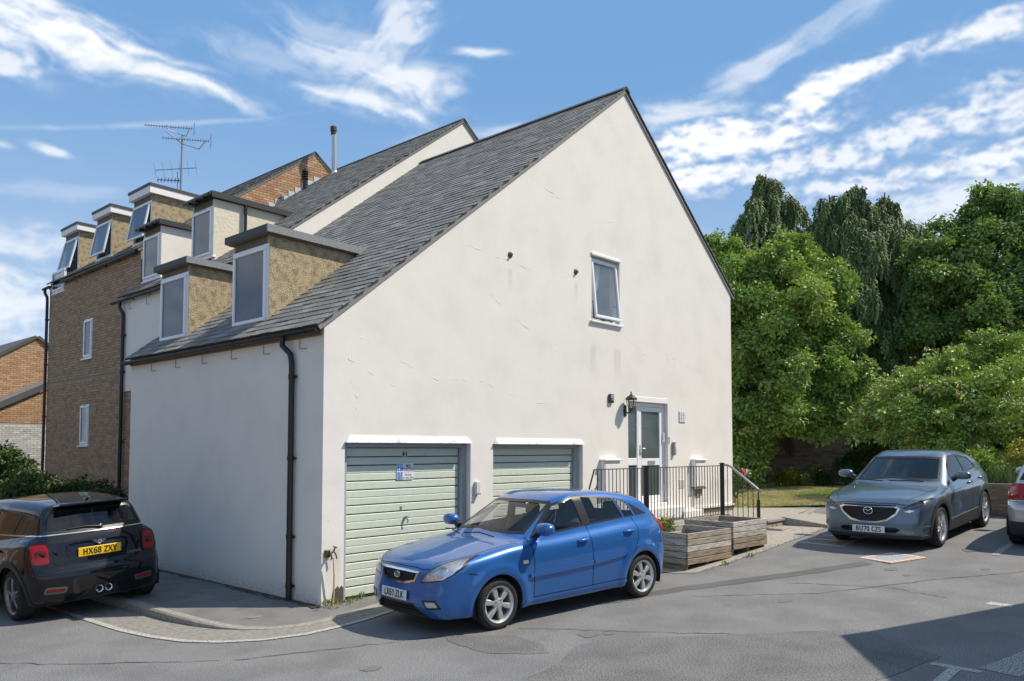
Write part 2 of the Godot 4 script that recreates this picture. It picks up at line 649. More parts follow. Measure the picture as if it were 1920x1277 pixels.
func make_ground() -> void:
	var b := MB.new()
	for k in GX.size() - 1:
		b.quad(Vector3(GX[k], GY[k] - 0.012, 160), Vector3(GX[k + 1], GY[k + 1] - 0.012, 160), Vector3(GX[k + 1], GY[k + 1] - 0.012, -160), Vector3(GX[k], GY[k] - 0.012, -160))
	struct("ground", b, M.grass_ground)

	b = MB.new()
	patch(b, [V(-14, -40), V(-14, 40), V(13.05, 40), V(13.05, -0.6), V(-1.0, -0.6), V(-1.3, -40)], 0.0, 1.0)
	struct("road", b, M.asphalt)
	# repairs in the asphalt
	var rough := func(pts: Array, amp: float) -> Array:
		var r := RandomNumberGenerator.new()
		r.seed = 77
		var out := []
		for k in pts.size():
			var p: Vector2 = pts[k]
			var q: Vector2 = pts[(k + 1) % pts.size()]
			var m: int = maxi(2, int((q - p).length() / 0.12))
			for i in m:
				out.append(p.lerp(q, float(i) / m) + Vector2(r.randf_range(-amp, amp), r.randf_range(-amp, amp)))
		return out
	b = MB.new()
	patch(b, rough.call([V(2.6, 2.42), V(3.95, 2.84), V(5.2, 3.5), V(6.95, 4.36), V(6.85, 4.58), V(5.1, 3.74), V(3.85, 3.06), V(2.5, 2.62)], 0.018), 0.004)
	struct("road_trench_repair", b, M.patch)
	b = MB.new()
	patch(b, rough.call([V(0.15, 2.2), V(0.62, 2.75), V(0.52, 3.3), V(0.3, 3.55), V(-0.1, 3.1), V(-0.05, 2.5)], 0.02), 0.004)
	struct("road_patch_repair", b, M.patch_light)
	b = MB.new()
	patch(b, rough.call([V(0.62, 3.62), V(1.05, 3.6), V(2.2, 4.7), V(3.2, 5.6), V(2.6, 6.6), V(0.6, 6.2), V(-0.9, 5.2), V(-0.6, 3.95), V(0.1, 3.85)], 0.015), 0.004)
	struct("road_patch_repair", b, M.patch_light)

	# old cracks and joints
	var rc := RandomNumberGenerator.new()
	rc.seed = 55
	b = MB.new()
	for q in [[[0.9, 2.6], [1.5, 3.6], [2.2, 4.7]], [[-1.9, 1.3], [-0.6, 1.9], [0.15, 2.2]], [[3.6, 3.3], [4.6, 4.6], [6.2, 5.6], [7.4, 6.6]], [[5.0, 4.0], [5.4, 5.2], [5.2, 6.0]], [[-6.0, -2.0], [-4.0, -1.0], [-3.0, 0.2], [-2.0, 1.2]]]:
		for k in q.size() - 1:
			var prev := Vector2(q[k][0], q[k][1])
			var wid := 0.006
			for i in 14:
				var f := (i + 1) / 14.0
				var nx := Vector2(lerpf(q[k][0], q[k + 1][0], f), lerpf(q[k][1], q[k + 1][1], f)) + Vector2(rc.randf_range(-0.03, 0.03), rc.randf_range(-0.03, 0.03)) * (0.0 if i == 13 else 1.0)
				var sd := (nx - prev).normalized().orthogonal() * wid
				wid = rc.randf_range(0.003, 0.011)
				var se := (nx - prev).normalized().orthogonal() * wid
				b.quad(gp([prev.x + sd.x, prev.y + sd.y], 0.0055), gp([nx.x + se.x, nx.y + se.y], 0.0055), gp([nx.x - se.x, nx.y - se.y], 0.0055), gp([prev.x - sd.x, prev.y - sd.y], 0.0055))
				prev = nx
	struct("road_crack", b, mat(0.11, 0.11, 0.11, 1.0))
	# oil spots where cars stand
	b = MB.new()
	for q in [[1.2, 3.4, 0.12], [1.35, 3.55, 0.06], [4.0, 4.4, 0.09], [6.6, 4.9, 0.1], [6.3, 5.2, 0.05], [-1.2, 2.6, 0.08], [2.6, 5.6, 0.07], [8.6, 5.5, 0.12], [-3.2, 1.6, 0.07], [7.2, 6.0, 0.06], [3.4, 3.9, 0.05]]:
		var last2 := 1.0
		for i in 14:
			var a0 := TAU * i / 14.0
			var a1 := TAU * (i + 1) / 14.0
			var n1 := rc.randf_range(0.75, 1.15) if i < 13 else 1.0
			b.tri(gp([q[0], q[1]], 0.0048), gp([q[0] + cos(a1) * q[2] * n1 * 1.4, q[1] + sin(a1) * q[2] * n1], 0.0048), gp([q[0] + cos(a0) * q[2] * last2 * 1.4, q[1] + sin(a0) * q[2] * last2], 0.0048))
			last2 = n1
	struct("road_oil_spot", b, surf(0.215, 0.215, 0.213, 0.85, speck_tex(), 1.2))

	# pavement by the left wall, its kerb, the channel and the painted line
	var K := [[-1.66, -40.0, 0.11], [-1.66, -12.0, 0.11], [-1.65, -6.0, 0.11], [-1.64, -2.96, 0.11], [-1.6, -1.9, 0.11], [-1.56, -0.95, 0.10], [-1.48, -0.45, 0.075], [-1.36, -0.05, 0.045], [-1.2, 0.2, 0.02], [-1.0, 0.42, 0.014], [-0.72, 0.56, 0.014], [-0.4, 0.6, 0.014], [-0.05, 0.55, 0.014], [0.3, 0.46, 0.014], [0.7, 0.36, 0.014], [1.6, 0.26, 0.014], [2.8, 0.24, 0.012]]
	var Kin := []
	var Kch := []
	var Kl0 := []
	var Kl1 := []
	for k in K.size():
		var a: Array = K[maxi(k - 1, 0)]
		var c: Array = K[mini(k + 1, K.size() - 1)]
		var t := Vector2(c[0] - a[0], c[1] - a[1]).normalized()
		var nn := Vector2(t.y, -t.x)   # towards the road is -nn on the left side
		if k < 8:
			pass
		var o := Vector2(-nn.x, -nn.y)
		var p := Vector2(K[k][0], K[k][1])
		Kin.append([p.x - o.x * 0.125, p.y - o.y * 0.125, K[k][2]])
		var wid: float = 0.52 if k < 8 else lerpf(0.5, 0.28, clampf((k - 8) / 3.0, 0, 1))
		Kch.append([p.x + o.x * wid, p.y + o.y * wid, 0.0])
		Kl0.append([p.x + o.x * wid, p.y + o.y * wid, 0.0])
		Kl1.append([p.x + o.x * (wid + 0.085), p.y + o.y * (wid + 0.085), 0.0])
	# pavement: from the wall foot to the back of the kerb
	var wall_line := [[0.0, -40.0], [0.0, -12.0], [0.0, -6.0], [0.0, -2.96], [0.0, -1.9], [0.0, -0.95], [0.0, -0.5], [0.0, -0.25], [0.0, -0.1], [0.0, 0.0], [0.05, 0.0], [0.15, 0.0], [0.3, 0.0], [0.36, 0.0], [0.7, -0.3], [1.6, -0.3], [2.8, -0.3]]
	b = MB.new()
	for k in K.size() - 1:
		var w0: Array = wall_line[k]
		var w1: Array = wall_line[k + 1]
		var y0: float = 0.004 if k < 14 else 0.0
		var pts := [Vector3(w0[0], y0, w0[1]), gp(Kin[k], -0.003), gp(Kin[k + 1], -0.003), Vector3(w1[0], 0.004, w1[1])]
		b.quad(pts[3], pts[0], pts[1], pts[2])
	struct("pavement", b, M.pavement)
	b = MB.new()
	for k in K.size() - 1:
		b.quad(gp(Kch[k + 1], 0.006), gp([K[k + 1][0], K[k + 1][1]], 0.006), gp([K[k][0], K[k][1]], 0.006), gp(Kch[k], 0.006))
	struct("gutter_channel", b, M.channel)
	b = MB.new()
	for k in range(0, 14):
		b.quad(gp(Kl1[k + 1], 0.009), gp(Kl0[k + 1], 0.009), gp(Kl0[k], 0.009), gp(Kl1[k], 0.009))
	struct("white_edge_line", b, M.white_line)
	# kerb stones, each about 0.6 to 0.9 m, with a joint between
	var kerb := Node3D.new()
	kerb.name = "kerb"
	kerb.set_meta("kind", "structure")
	add_child(kerb)
	for k in range(1, K.size() - 1):
		var cuts := maxi(1, roundi(Vector2(K[k + 1][0] - K[k][0], K[k + 1][1] - K[k][1]).length() / 0.8))
		for s in cuts:
			var f0 := float(s) / cuts + 0.006
			var f1 := float(s + 1) / cuts - 0.006
			var L3 := func(A: Array, B2: Array, f: float) -> Vector3: return gp([lerpf(A[0], B2[0], f), lerpf(A[1], B2[1], f), lerpf(A[2], B2[2], f)], 0.0)
			var o0: Vector3 = L3.call(K[k], K[k + 1], f0)
			var o1: Vector3 = L3.call(K[k], K[k + 1], f1)
			var i0: Vector3 = L3.call(Kin[k], Kin[k + 1], f0)
			var i1: Vector3 = L3.call(Kin[k], Kin[k + 1], f1)
			var d := Vector3(0, 0.25, 0)
			var e0 := o0.lerp(i0, 0.18)
			var e1 := o1.lerp(i1, 0.18)
			var c0 := o0 - Vector3(0, minf(0.02, K[k][2] * 0.3), 0)
			var c1 := o1 - Vector3(0, minf(0.02, K[k + 1][2] * 0.3), 0)
			b = MB.new()
			b.quad(i0, e0, e1, i1)
			b.quad(e0, c0, c1, e1)
			b.quad(c0, c0 - d, c1 - d, c1)
			b.quad(i0, i0 - d, c0 - d, c0)
			b.tri(i0, c0, e0)
			b.quad(i1, c1, c1 - d, i1 - d)
			b.tri(i1, e1, c1)
			part(kerb, "kerb_stone", b, M.kerb)

	# concrete apron right of the garages, terrace, lawn
	b = MB.new()
	patch(b, [V(4.55, 0.3), V(4.75, 2.3), V(4.95, 2.6), V(7.0, 2.7), V(9.0, 2.72), V(10.4, 2.66), V(11.6, 2.3), V(12.3, 1.0), V(9.0, 0.4)], 0.008)
	struct("concrete_path", b, M.concrete)
	b = MB.new()
	patch(b, [V(12.0, -0.3), V(13.2, 1.2), V(15.5, 2.4), V(16.5, 4.2), V(26, 8), V(33, 2), V(26, -16), V(13.0, -16), V(12.2, -6)], 0.035, 1.0)
	struct("lawn", b, M.grass_ground)
	# painted bay lines
	var line := func(x0: float, z0: float, x1: float, z1: float, w: float, m: String) -> void:
		var t := Vector2(x1 - x0, z1 - z0).normalized() * w * 0.5
		var u := Vector2(-t.y, t.x)
		var lb := MB.new()
		patch(lb, [V(x0, z0) + u, V(x1, z1) + u, V(x1, z1) - u, V(x0, z0) - u], 0.004)
		struct("bay_line", lb, M[m])
	line.call(8.12, 2.88, 8.04, 3.66, 0.09, "white_line")
	line.call(8.54, 2.9, 8.5, 3.66, 0.09, "white_line")
	line.call(9.0, 2.95, 8.97, 3.66, 0.09, "white_line")
	line.call(7.9, 3.66, 13.0, 3.66, 0.1, "faded_line")
	line.call(8.32, 5.9, 13.0, 5.9, 0.11, "faded_line")
	line.call(5.16, 6.45, 5.14, 6.72, 0.15, "white_line")
	line.call(2.3, 6.58, 2.28, 7.0, 0.1, "white_line")
	line.call(2.24, 6.79, -0.6, 6.79, 0.1, "white_line")
	line.call(2.36, 7.12, 3.6, 7.4, 0.34, "faded_line")
	# the square inspection cover with its brick surround
	var cover := thing("inspection_cover", "square metal inspection cover in a worn brick surround in the car park", "drain cover", Vector3(7.42, gh(7.42), 4.66))
	var turn := 0.45
	cover.rotation = Vector3(0, -turn, atan(0.06))
	b = MB.new()
	b.box(Vector3(-0.46, -0.05, -0.4), Vector3(0.46, 0.008, 0.4))
	part(cover, "bed", b, surf(0.55, 0.44, 0.36, 0.95, noise_tex(5, 0.05, 5, [[0.0, 0.55], [0.5, 0.85], [1.0, 1.0]], 1024), 1.2))
	for k in 7:
		for side in [-1, 1]:
			b = MB.new()
			b.bevel_box(Vector3(-0.455 + k * 0.131, 0.0, side * 0.345 - 0.05), Vector3(-0.455 + k * 0.131 + 0.122, 0.014, side * 0.345 + 0.05), 0.006)
			part(cover, "brick", b, mat(0.60 + 0.03 * (k % 3), 0.47, 0.38, 0.95))
	for k in 4:
		for side in [-1, 1]:
			b = MB.new()
			b.bevel_box(Vector3(side * 0.4 - 0.05, 0.0, -0.28 + k * 0.142), Vector3(side * 0.4 + 0.05, 0.013, -0.28 + k * 0.142 + 0.133), 0.006)
			part(cover, "brick", b, mat(0.62, 0.50 - 0.02 * (k % 2), 0.41, 0.95))
	b = MB.new()
	b.box(Vector3(-0.34, 0.0, -0.285), Vector3(0.34, 0.012, 0.285))
	for i in 9:
		for j in 7:
			b.obox(Vector3(-0.31 + i * 0.075, 0.012, -0.255 + j * 0.078), Vector3(0.036, 0, 0.03), Vector3(0, 0.004, 0), Vector3(-0.012, 0, 0.014))
	part(cover, "metal_plate", b, mat(0.52, 0.54, 0.54, 0.55, 0.4))
	cover.scale = Vector3(0.82, 1.0, 0.82)
	b = MB.new()
	for k in 16:
		var a0 := TAU * k / 16
		var a1 := TAU * (k + 1) / 16
		var c0 := Vector3(-0.85, -0.022, -0.2)
		b.tri(c0 + Vector3(0, 0.004, 0), c0 + Vector3(cos(a1) * 0.11, 0.004, sin(a1) * 0.11), c0 + Vector3(cos(a0) * 0.11, 0.004, sin(a0) * 0.11))
	single("stopcock_cover", b, mat(0.3, 0.3, 0.3, 0.6, 0.4), "small round metal stopcock cover in the pavement near the wall corner", "drain cover")


# ---------------------------------------------------------------- houses
# an upright wall face: o + u*s + up*y, pushed out by depth along n; top = [[s, y], ...]; holes = [[s0, s1, y0, y1], ...]
func wall_face(b: MB, o: Vector3, u: Vector3, n: Vector3, top: Array, base: float, holes: Array, reveal: float) -> void:
	var cuts := []
	for t in top:
		cuts.append(t[0])
	for h in holes:
		cuts.append(h[0])
		cuts.append(h[1])
	cuts.sort()
	var top_at := func(s: float) -> float:
		for k in top.size() - 1:
			if s <= top[k + 1][0] + 1e-6:
				return lerpf(top[k][1], top[k + 1][1], (s - top[k][0]) / (top[k + 1][0] - top[k][0]))
		return top[-1][1]
	var P := func(s: float, y: float) -> Vector3: return o + u * s + Vector3(0, y, 0)
	for k in cuts.size() - 1:
		var a: float = cuts[k]
		var c: float = cuts[k + 1]
		if c - a < 1e-5:
			continue
		var m := (a + c) * 0.5
		var gaps := []
		for h in holes:
			if h[0] <= m and h[1] >= m:
				gaps.append([h[2], h[3]])
		gaps.sort()
		var y := base
		for g in gaps:
			if g[0] > y + 1e-4:
				face(b, P.call(a, y), P.call(c, y), P.call(c, g[0]), P.call(a, g[0]), n)
			y = g[1]
		face(b, P.call(a, y), P.call(c, y), P.call(c, top_at.call(c)), P.call(a, top_at.call(a)), n)
	for h in holes:
		var d := -n * reveal
		face(b, P.call(h[0], h[2]), P.call(h[0], h[3]), P.call(h[0], h[3]) + d, P.call(h[0], h[2]) + d, u)
		face(b, P.call(h[1], h[2]), P.call(h[1], h[3]), P.call(h[1], h[3]) + d, P.call(h[1], h[2]) + d, -u)
		face(b, P.call(h[0], h[3]), P.call(h[1], h[3]), P.call(h[1], h[3]) + d, P.call(h[0], h[3]) + d, Vector3.DOWN)
		face(b, P.call(h[0], h[2]), P.call(h[1], h[2]), P.call(h[1], h[2]) + d, P.call(h[0], h[2]) + d, Vector3.UP)


# a quad whose front is turned towards n
func face(b: MB, p: Vector3, q: Vector3, r: Vector3, s: Vector3, n: Vector3) -> void:
	if (r - p).cross(s - q).dot(n) >= 0.0:
		b.quad(p, q, r, s)
	else:
		b.quad(p, s, r, q)


# a bar frame in the plane of a window: outer w x h, bars of width e, depth d, chamfered
func frame_bars(b: MB, t: Transform3D, w: float, h: float, e: float, d: float, bev := 0.008) -> void:
	b.bevel_at(t * Transform3D(Basis(), Vector3(0, e * 0.5, 0)), Vector3(w * 0.5, e * 0.5, d * 0.5), bev)
	b.bevel_at(t * Transform3D(Basis(), Vector3(0, h - e * 0.5, 0)), Vector3(w * 0.5, e * 0.5, d * 0.5), bev)
	b.bevel_at(t * Transform3D(Basis(), Vector3(-w * 0.5 + e * 0.5, h * 0.5, 0)), Vector3(e * 0.5, h * 0.5 - e, d * 0.5), bev)
	b.bevel_at(t * Transform3D(Basis(), Vector3(w * 0.5 - e * 0.5, h * 0.5, 0)), Vector3(e * 0.5, h * 0.5 - e, d * 0.5), bev)


# a top-hung or fixed white window; t = frame at the middle of its sill, x to the right, z outwards
func window_unit(parent: Node3D, t: Transform3D, w: float, h: float, open_deg := 0.0, sill := 0.0, vent := false, called := "window", pane_mat: Material = null) -> Node3D:
	var g := group(parent, called)
	g.transform = t
	var I := Transform3D()
	var b := MB.new()
	frame_bars(b, I, w, h, 0.055, 0.07)
	if vent:
		b.col = Color(1, 1, 1)
	part(g, "frame", b, M.upvc)
	var s := Transform3D(Basis(Vector3.RIGHT, -deg_to_rad(open_deg)), Vector3(0, h - 0.04, 0.03)) * Transform3D(Basis(), Vector3(0, -(h - 0.08), 0.012))
	b = MB.new()
	frame_bars(b, s, w - 0.08, h - 0.08, 0.062, 0.05, 0.012)
	part(g, "sash", b, M.upvc)
	b = MB.new()
	var gw := (w - 0.08) * 0.5 - 0.05
	b.quad(s * Vector3(-gw, 0.05, 0), s * Vector3(gw, 0.05, 0), s * Vector3(gw, h - 0.13, 0), s * Vector3(-gw, h - 0.13, 0))
	b.quad(s * Vector3(-gw, 0.05, -0.016), s * Vector3(gw, 0.05, -0.016), s * Vector3(gw, h - 0.13, -0.016), s * Vector3(-gw, h - 0.13, -0.016))
	part(g, "pane", b, pane_mat if pane_mat else M.pane)
	b = MB.new()
	for q in [[-gw, -gw + 0.008, 0.05, h - 0.13], [gw - 0.008, gw, 0.05, h - 0.13]]:
		b.quad(s * Vector3(q[0], q[2], 0.004), s * Vector3(q[1], q[2], 0.004), s * Vector3(q[1], q[3], 0.004), s * Vector3(q[0], q[3], 0.004))
	b.quad(s * Vector3(-gw, 0.05, 0.004), s * Vector3(gw, 0.05, 0.004), s * Vector3(gw, 0.058, 0.004), s * Vector3(-gw, 0.058, 0.004))
	b.quad(s * Vector3(-gw, h - 0.138, 0.004), s * Vector3(gw, h - 0.138, 0.004), s * Vector3(gw, h - 0.13, 0.004), s * Vector3(-gw, h - 0.13, 0.004))
	part(g, "gasket", b, mat(0.05, 0.05, 0.05, 0.6))
	if open_deg > 1.0:
		for sx in [-1.0, 1.0]:
			b = MB.new()
			b.tube([Vector3(sx * (w * 0.5 - 0.06), h * 0.3, 0.0), s * Vector3(sx * (w * 0.5 - 0.09), h * 0.25, -0.02)], 0.008, 6)
			part(g, "stay", b, mat(0.03, 0.03, 0.03, 0.5))
		b = MB.new()
		b.box(Vector3(-0.06, 0.05, -0.01), Vector3(0.06, 0.11, 0.05))
		part(g, "catch", b, mat(0.03, 0.03, 0.03, 0.5))
	if vent:
		b = MB.new()
		b.bevel_box(Vector3(-w * 0.2, h - 0.05, 0.03), Vector3(w * 0.2, h - 0.022, 0.048), 0.005)
		part(g, "trickle_vent", b, mat(0.06, 0.06, 0.06, 0.6))
	if sill > 0.0:
		b = MB.new()
		b.bevel_box(Vector3(-w * 0.5 - 0.06, -0.045, -0.03), Vector3(w * 0.5 + 0.06, -0.003, sill), 0.01)
		part(g, "sill", b, M.upvc)
	return g


# slates on a slope: o at the left foot, u along the eave, v up the slope, n out of the roof
func slates(house: Node3D, o: Vector3, u: Vector3, v: Vector3, n: Vector3, wide: float, long: float, near_first: bool, loose: int, skip: Callable, sd: int, exposure := 0.155, sw := 0.27) -> void:
	var r := RandomNumberGenerator.new()
	r.seed = sd
	var rest := MB.new()
	var list := []
	var rows := int(ceil(long / exposure - 0.25))
	for j in rows:
		var off := 0.0 if j % 2 == 0 else sw * 0.5
		var k := 0
		var s := -off
		while s < wide - 0.01:
			var s0 := maxf(s, 0.0)
			var s1 := minf(s + sw, wide)
			s += sw
			if s1 - s0 < 0.03:
				continue
			var y0 := j * exposure
			var mid := o + u * (s0 + s1) * 0.5 + v * (y0 + exposure * 0.5)
			if skip.call(mid):
				continue
			list.append([s0, s1, y0, mid])
	var variants := []
	var tones := []
	for k in 6:
		var t := r.randf_range(0.72, 1.15)
		tones.append(Color(0.33 * t, 0.322 * t, 0.302 * t))
	for k in 6:
		var b := MB.new()
		b.col = tones[k]
		slate(b, Vector3.ZERO, Vector3.RIGHT, Vector3.UP, Vector3.BACK, sw - 0.006, exposure * 1.3, 0.010, r)
		variants.append(b.mesh())
	var cam := Vector3(-6.04, 2.03, 8.84)
	if loose > 0:
		list.sort_custom(func(a, c): return a[3].distance_squared_to(cam) < c[3].distance_squared_to(cam))
	var at := 0
	for q in list:
		var full: bool = q[1] - q[0] > sw - 0.02 and q[2] + exposure * 1.3 < long
		if at < loose and full:
			at += 1
			var tilt := 0.06 + r.randf_range(-0.012, 0.02)
			var bu := (u + v * r.randf_range(-0.012, 0.012)).normalized()
			var bv := (v.rotated(u, -tilt)).normalized()
			var bn := bu.cross(bv).normalized()
			var m := inst("slate", variants[r.randi() % 6], M.slate, house)
			m.transform = Transform3D(Basis(bu, bv, bn), o + u * (q[0] + 0.004) + v * (q[2] + r.randf_range(-0.006, 0.006)) + n * (0.024 + r.randf_range(0.0, 0.006)))
		else:
			rest.col = tones[r.randi() % 6] * r.randf_range(0.9, 1.1)
			rest.col.a = 1.0
			var bv2 := v.rotated(u, -0.055 - r.randf_range(-0.01, 0.015))
			slate(rest, o + u * (q[0] + 0.004) + v * (q[2] + r.randf_range(-0.005, 0.005)) + n * (0.024 + r.randf_range(0.0, 0.005)), u, bv2, u.cross(bv2), q[1] - q[0] - 0.008, minf(exposure * 1.5, long - q[2]), 0.010, r)
	if rest.size() > 0:
		stuff(part(house, "slates", rest, M.slate))


func slate(b: MB, o: Vector3, u: Vector3, v: Vector3, n: Vector3, w: float, h: float, t: float, r: RandomNumberGenerator) -> void:
	var j := func(a: float) -> float: return r.randf_range(-a, a)
	var p0: Vector3 = o + v * j.call(0.006)
	var p1: Vector3 = o + u * w + v * j.call(0.006)
	var top0 := o + v * h
	var top1 := o + u * w + v * h
	var d := n * t
	b.quad(p0 + d, p1 + d, top1 + d, top0 + d)
	b.quad(p0, p1, p1 + d, p0 + d)
	b.quad(p0, p0 + d, top0 + d, top0)
	b.quad(p1, top1, top1 + d, p1 + d)


# brickwork on a face: rows of stretcher bond; spans(y) gives [[s0, s1], ...] that are brick at that height
func bricks(house: Node3D, o: Vector3, u: Vector3, n: Vector3, y0: float, y1: float, spans: Callable, loose: int, tones: Array, sd: int, proud := 0.011) -> void:
	var r := RandomNumberGenerator.new()
	r.seed = sd
	var rest := MB.new()
	var variants := []
	for k in 8:
		var b := MB.new()
		b.col = tones[k % tones.size()] * r.randf_range(0.85, 1.12)
		b.col.a = 1.0
		b.obox(Vector3(0, 0, -0.01), Vector3(0.215, 0, 0), Vector3(0, 0.065, 0), Vector3(0, 0, 0.01 + proud))
		variants.append(b.mesh())
	var cam := Vector3(-6.04, 2.03, 8.84)
	var list := []
	var row := 0
	var y := y0
	while y < y1 - 0.03:
		for sp in spans.call(y + 0.035):
			var s: float = floorf(sp[0] / 0.225) * 0.225 - (0.1125 if row % 2 else 0.0)
			while s < sp[1]:
				var a := maxf(s, sp[0])
				var c := minf(s + 0.215, sp[1])
				s += 0.225
				if c - a > 0.03:
					list.append([a, c, y, (o + u * a + Vector3(0, y, 0)).distance_squared_to(cam)])
		y += 0.075
		row += 1
	if loose > 0:
		list.sort_custom(func(a, c): return a[3] < c[3])
	var at := 0
	var bas := Basis(u, Vector3.UP, u.cross(Vector3.UP))
	for q in list:
		if at < loose and q[1] - q[0] > 0.2149:
			at += 1
			var m := inst("brick", variants[r.randi() % 8], M.brick, house)
			m.transform = Transform3D(bas, o + u * q[0] + Vector3(0, q[2], 0) + n * r.randf_range(-0.002, 0.003))
		else:
			rest.col = tones[r.randi() % tones.size()] * r.randf_range(0.9, 1.08)
			rest.col.a = 1.0
			var p: Vector3 = o + u * q[0] + Vector3(0, q[2], 0)
			var d := n * (proud + r.randf_range(-0.002, 0.003))
			var e: Vector3 = u * (q[1] - q[0])
			var h := Vector3(0, 0.065, 0)
			face(rest, p + d, p + e + d, p + e + h + d, p + h + d, n)
			face(rest, p, p + e, p + e + d, p + d, Vector3.DOWN)
			face(rest, p + h, p + e + h, p + e + h + d, p + h + d, Vector3.UP)
			face(rest, p, p + h, p + h + d, p + d, -u)
			face(rest, p + e, p + e + h, p + e + h + d, p + e + d, u)
	if rest.size() > 0:
		stuff(part(house, "bricks", rest, M.brick))


# a half-round gutter on brackets
func gutter(house: Node3D, a: Vector3, c: Vector3, out: Vector3, r := 0.056) -> void:
	var b := MB.new()
	var pts := []
	for k in 9:
		var t := PI * k / 8.0
		pts.append(out * (-cos(t) * r) + Vector3(0, -sin(t) * r, 0))
	for k in 8:
		face(b, a + pts[k], c + pts[k], c + pts[k + 1], a + pts[k + 1], (pts[k] + pts[k + 1]))
		face(b, a + pts[k] * 0.9, c + pts[k] * 0.9, c + pts[k + 1] * 0.9, a + pts[k + 1] * 0.9, -(pts[k] + pts[k + 1]))
	for e in [a, c]:
		var dir: Vector3 = (a - c).normalized() * (1.0 if e == a else -1.0)
		for k in 8:
			face(b, e, e + pts[k], e + pts[k + 1], e + pts[k + 1] * 0.5, dir)
	face(b, a + out * r, c + out * r, c + out * r * 0.8, a + out * r * 0.8, Vector3.UP)
	part(house, "gutter", b, M.black_plastic)
	var len := (c - a).length()
	var m := int(len / 0.95)
	for k in m + 1:
		var p := a.lerp(c, (k + 0.25) / (m + 0.5))
		b = MB.new()
		var dd := (c - a).normalized() * 0.016
		for i in 8:
			face(b, p - dd + pts[i] * 1.12, p + dd + pts[i] * 1.12, p + dd + pts[i + 1] * 1.12, p - dd + pts[i + 1] * 1.12, pts[i] + pts[i + 1])
		b.box(p - out * (r + 0.02) - Vector3(0.014, 0.05, 0.014), p - out * (r + 0.02) + Vector3(0.014, 0.03, 0.014))
		part(house, "gutter_bracket", b, M.black_plastic)


func downpipe(house: Node3D, pts: Array, r: float, clips: Array, out: Vector3, side: Vector3) -> void:
	var b := MB.new()
	b.tube(pts, r, 10)
	for y in clips:
		var p := Vector3(pts[-1].x, y, pts[-1].z)
		b.tube([p + Vector3(0, 0.03, 0), p - Vector3(0, 0.03, 0)], r * 1.18, 10)
		b.obox(p - side * (r * 1.9) - Vector3(0, 0.015, 0) - out * r, side * r * 3.8, Vector3(0, 0.03, 0), out * r * 0.7)
	part(house, "downpipe", b, M.black_plastic)


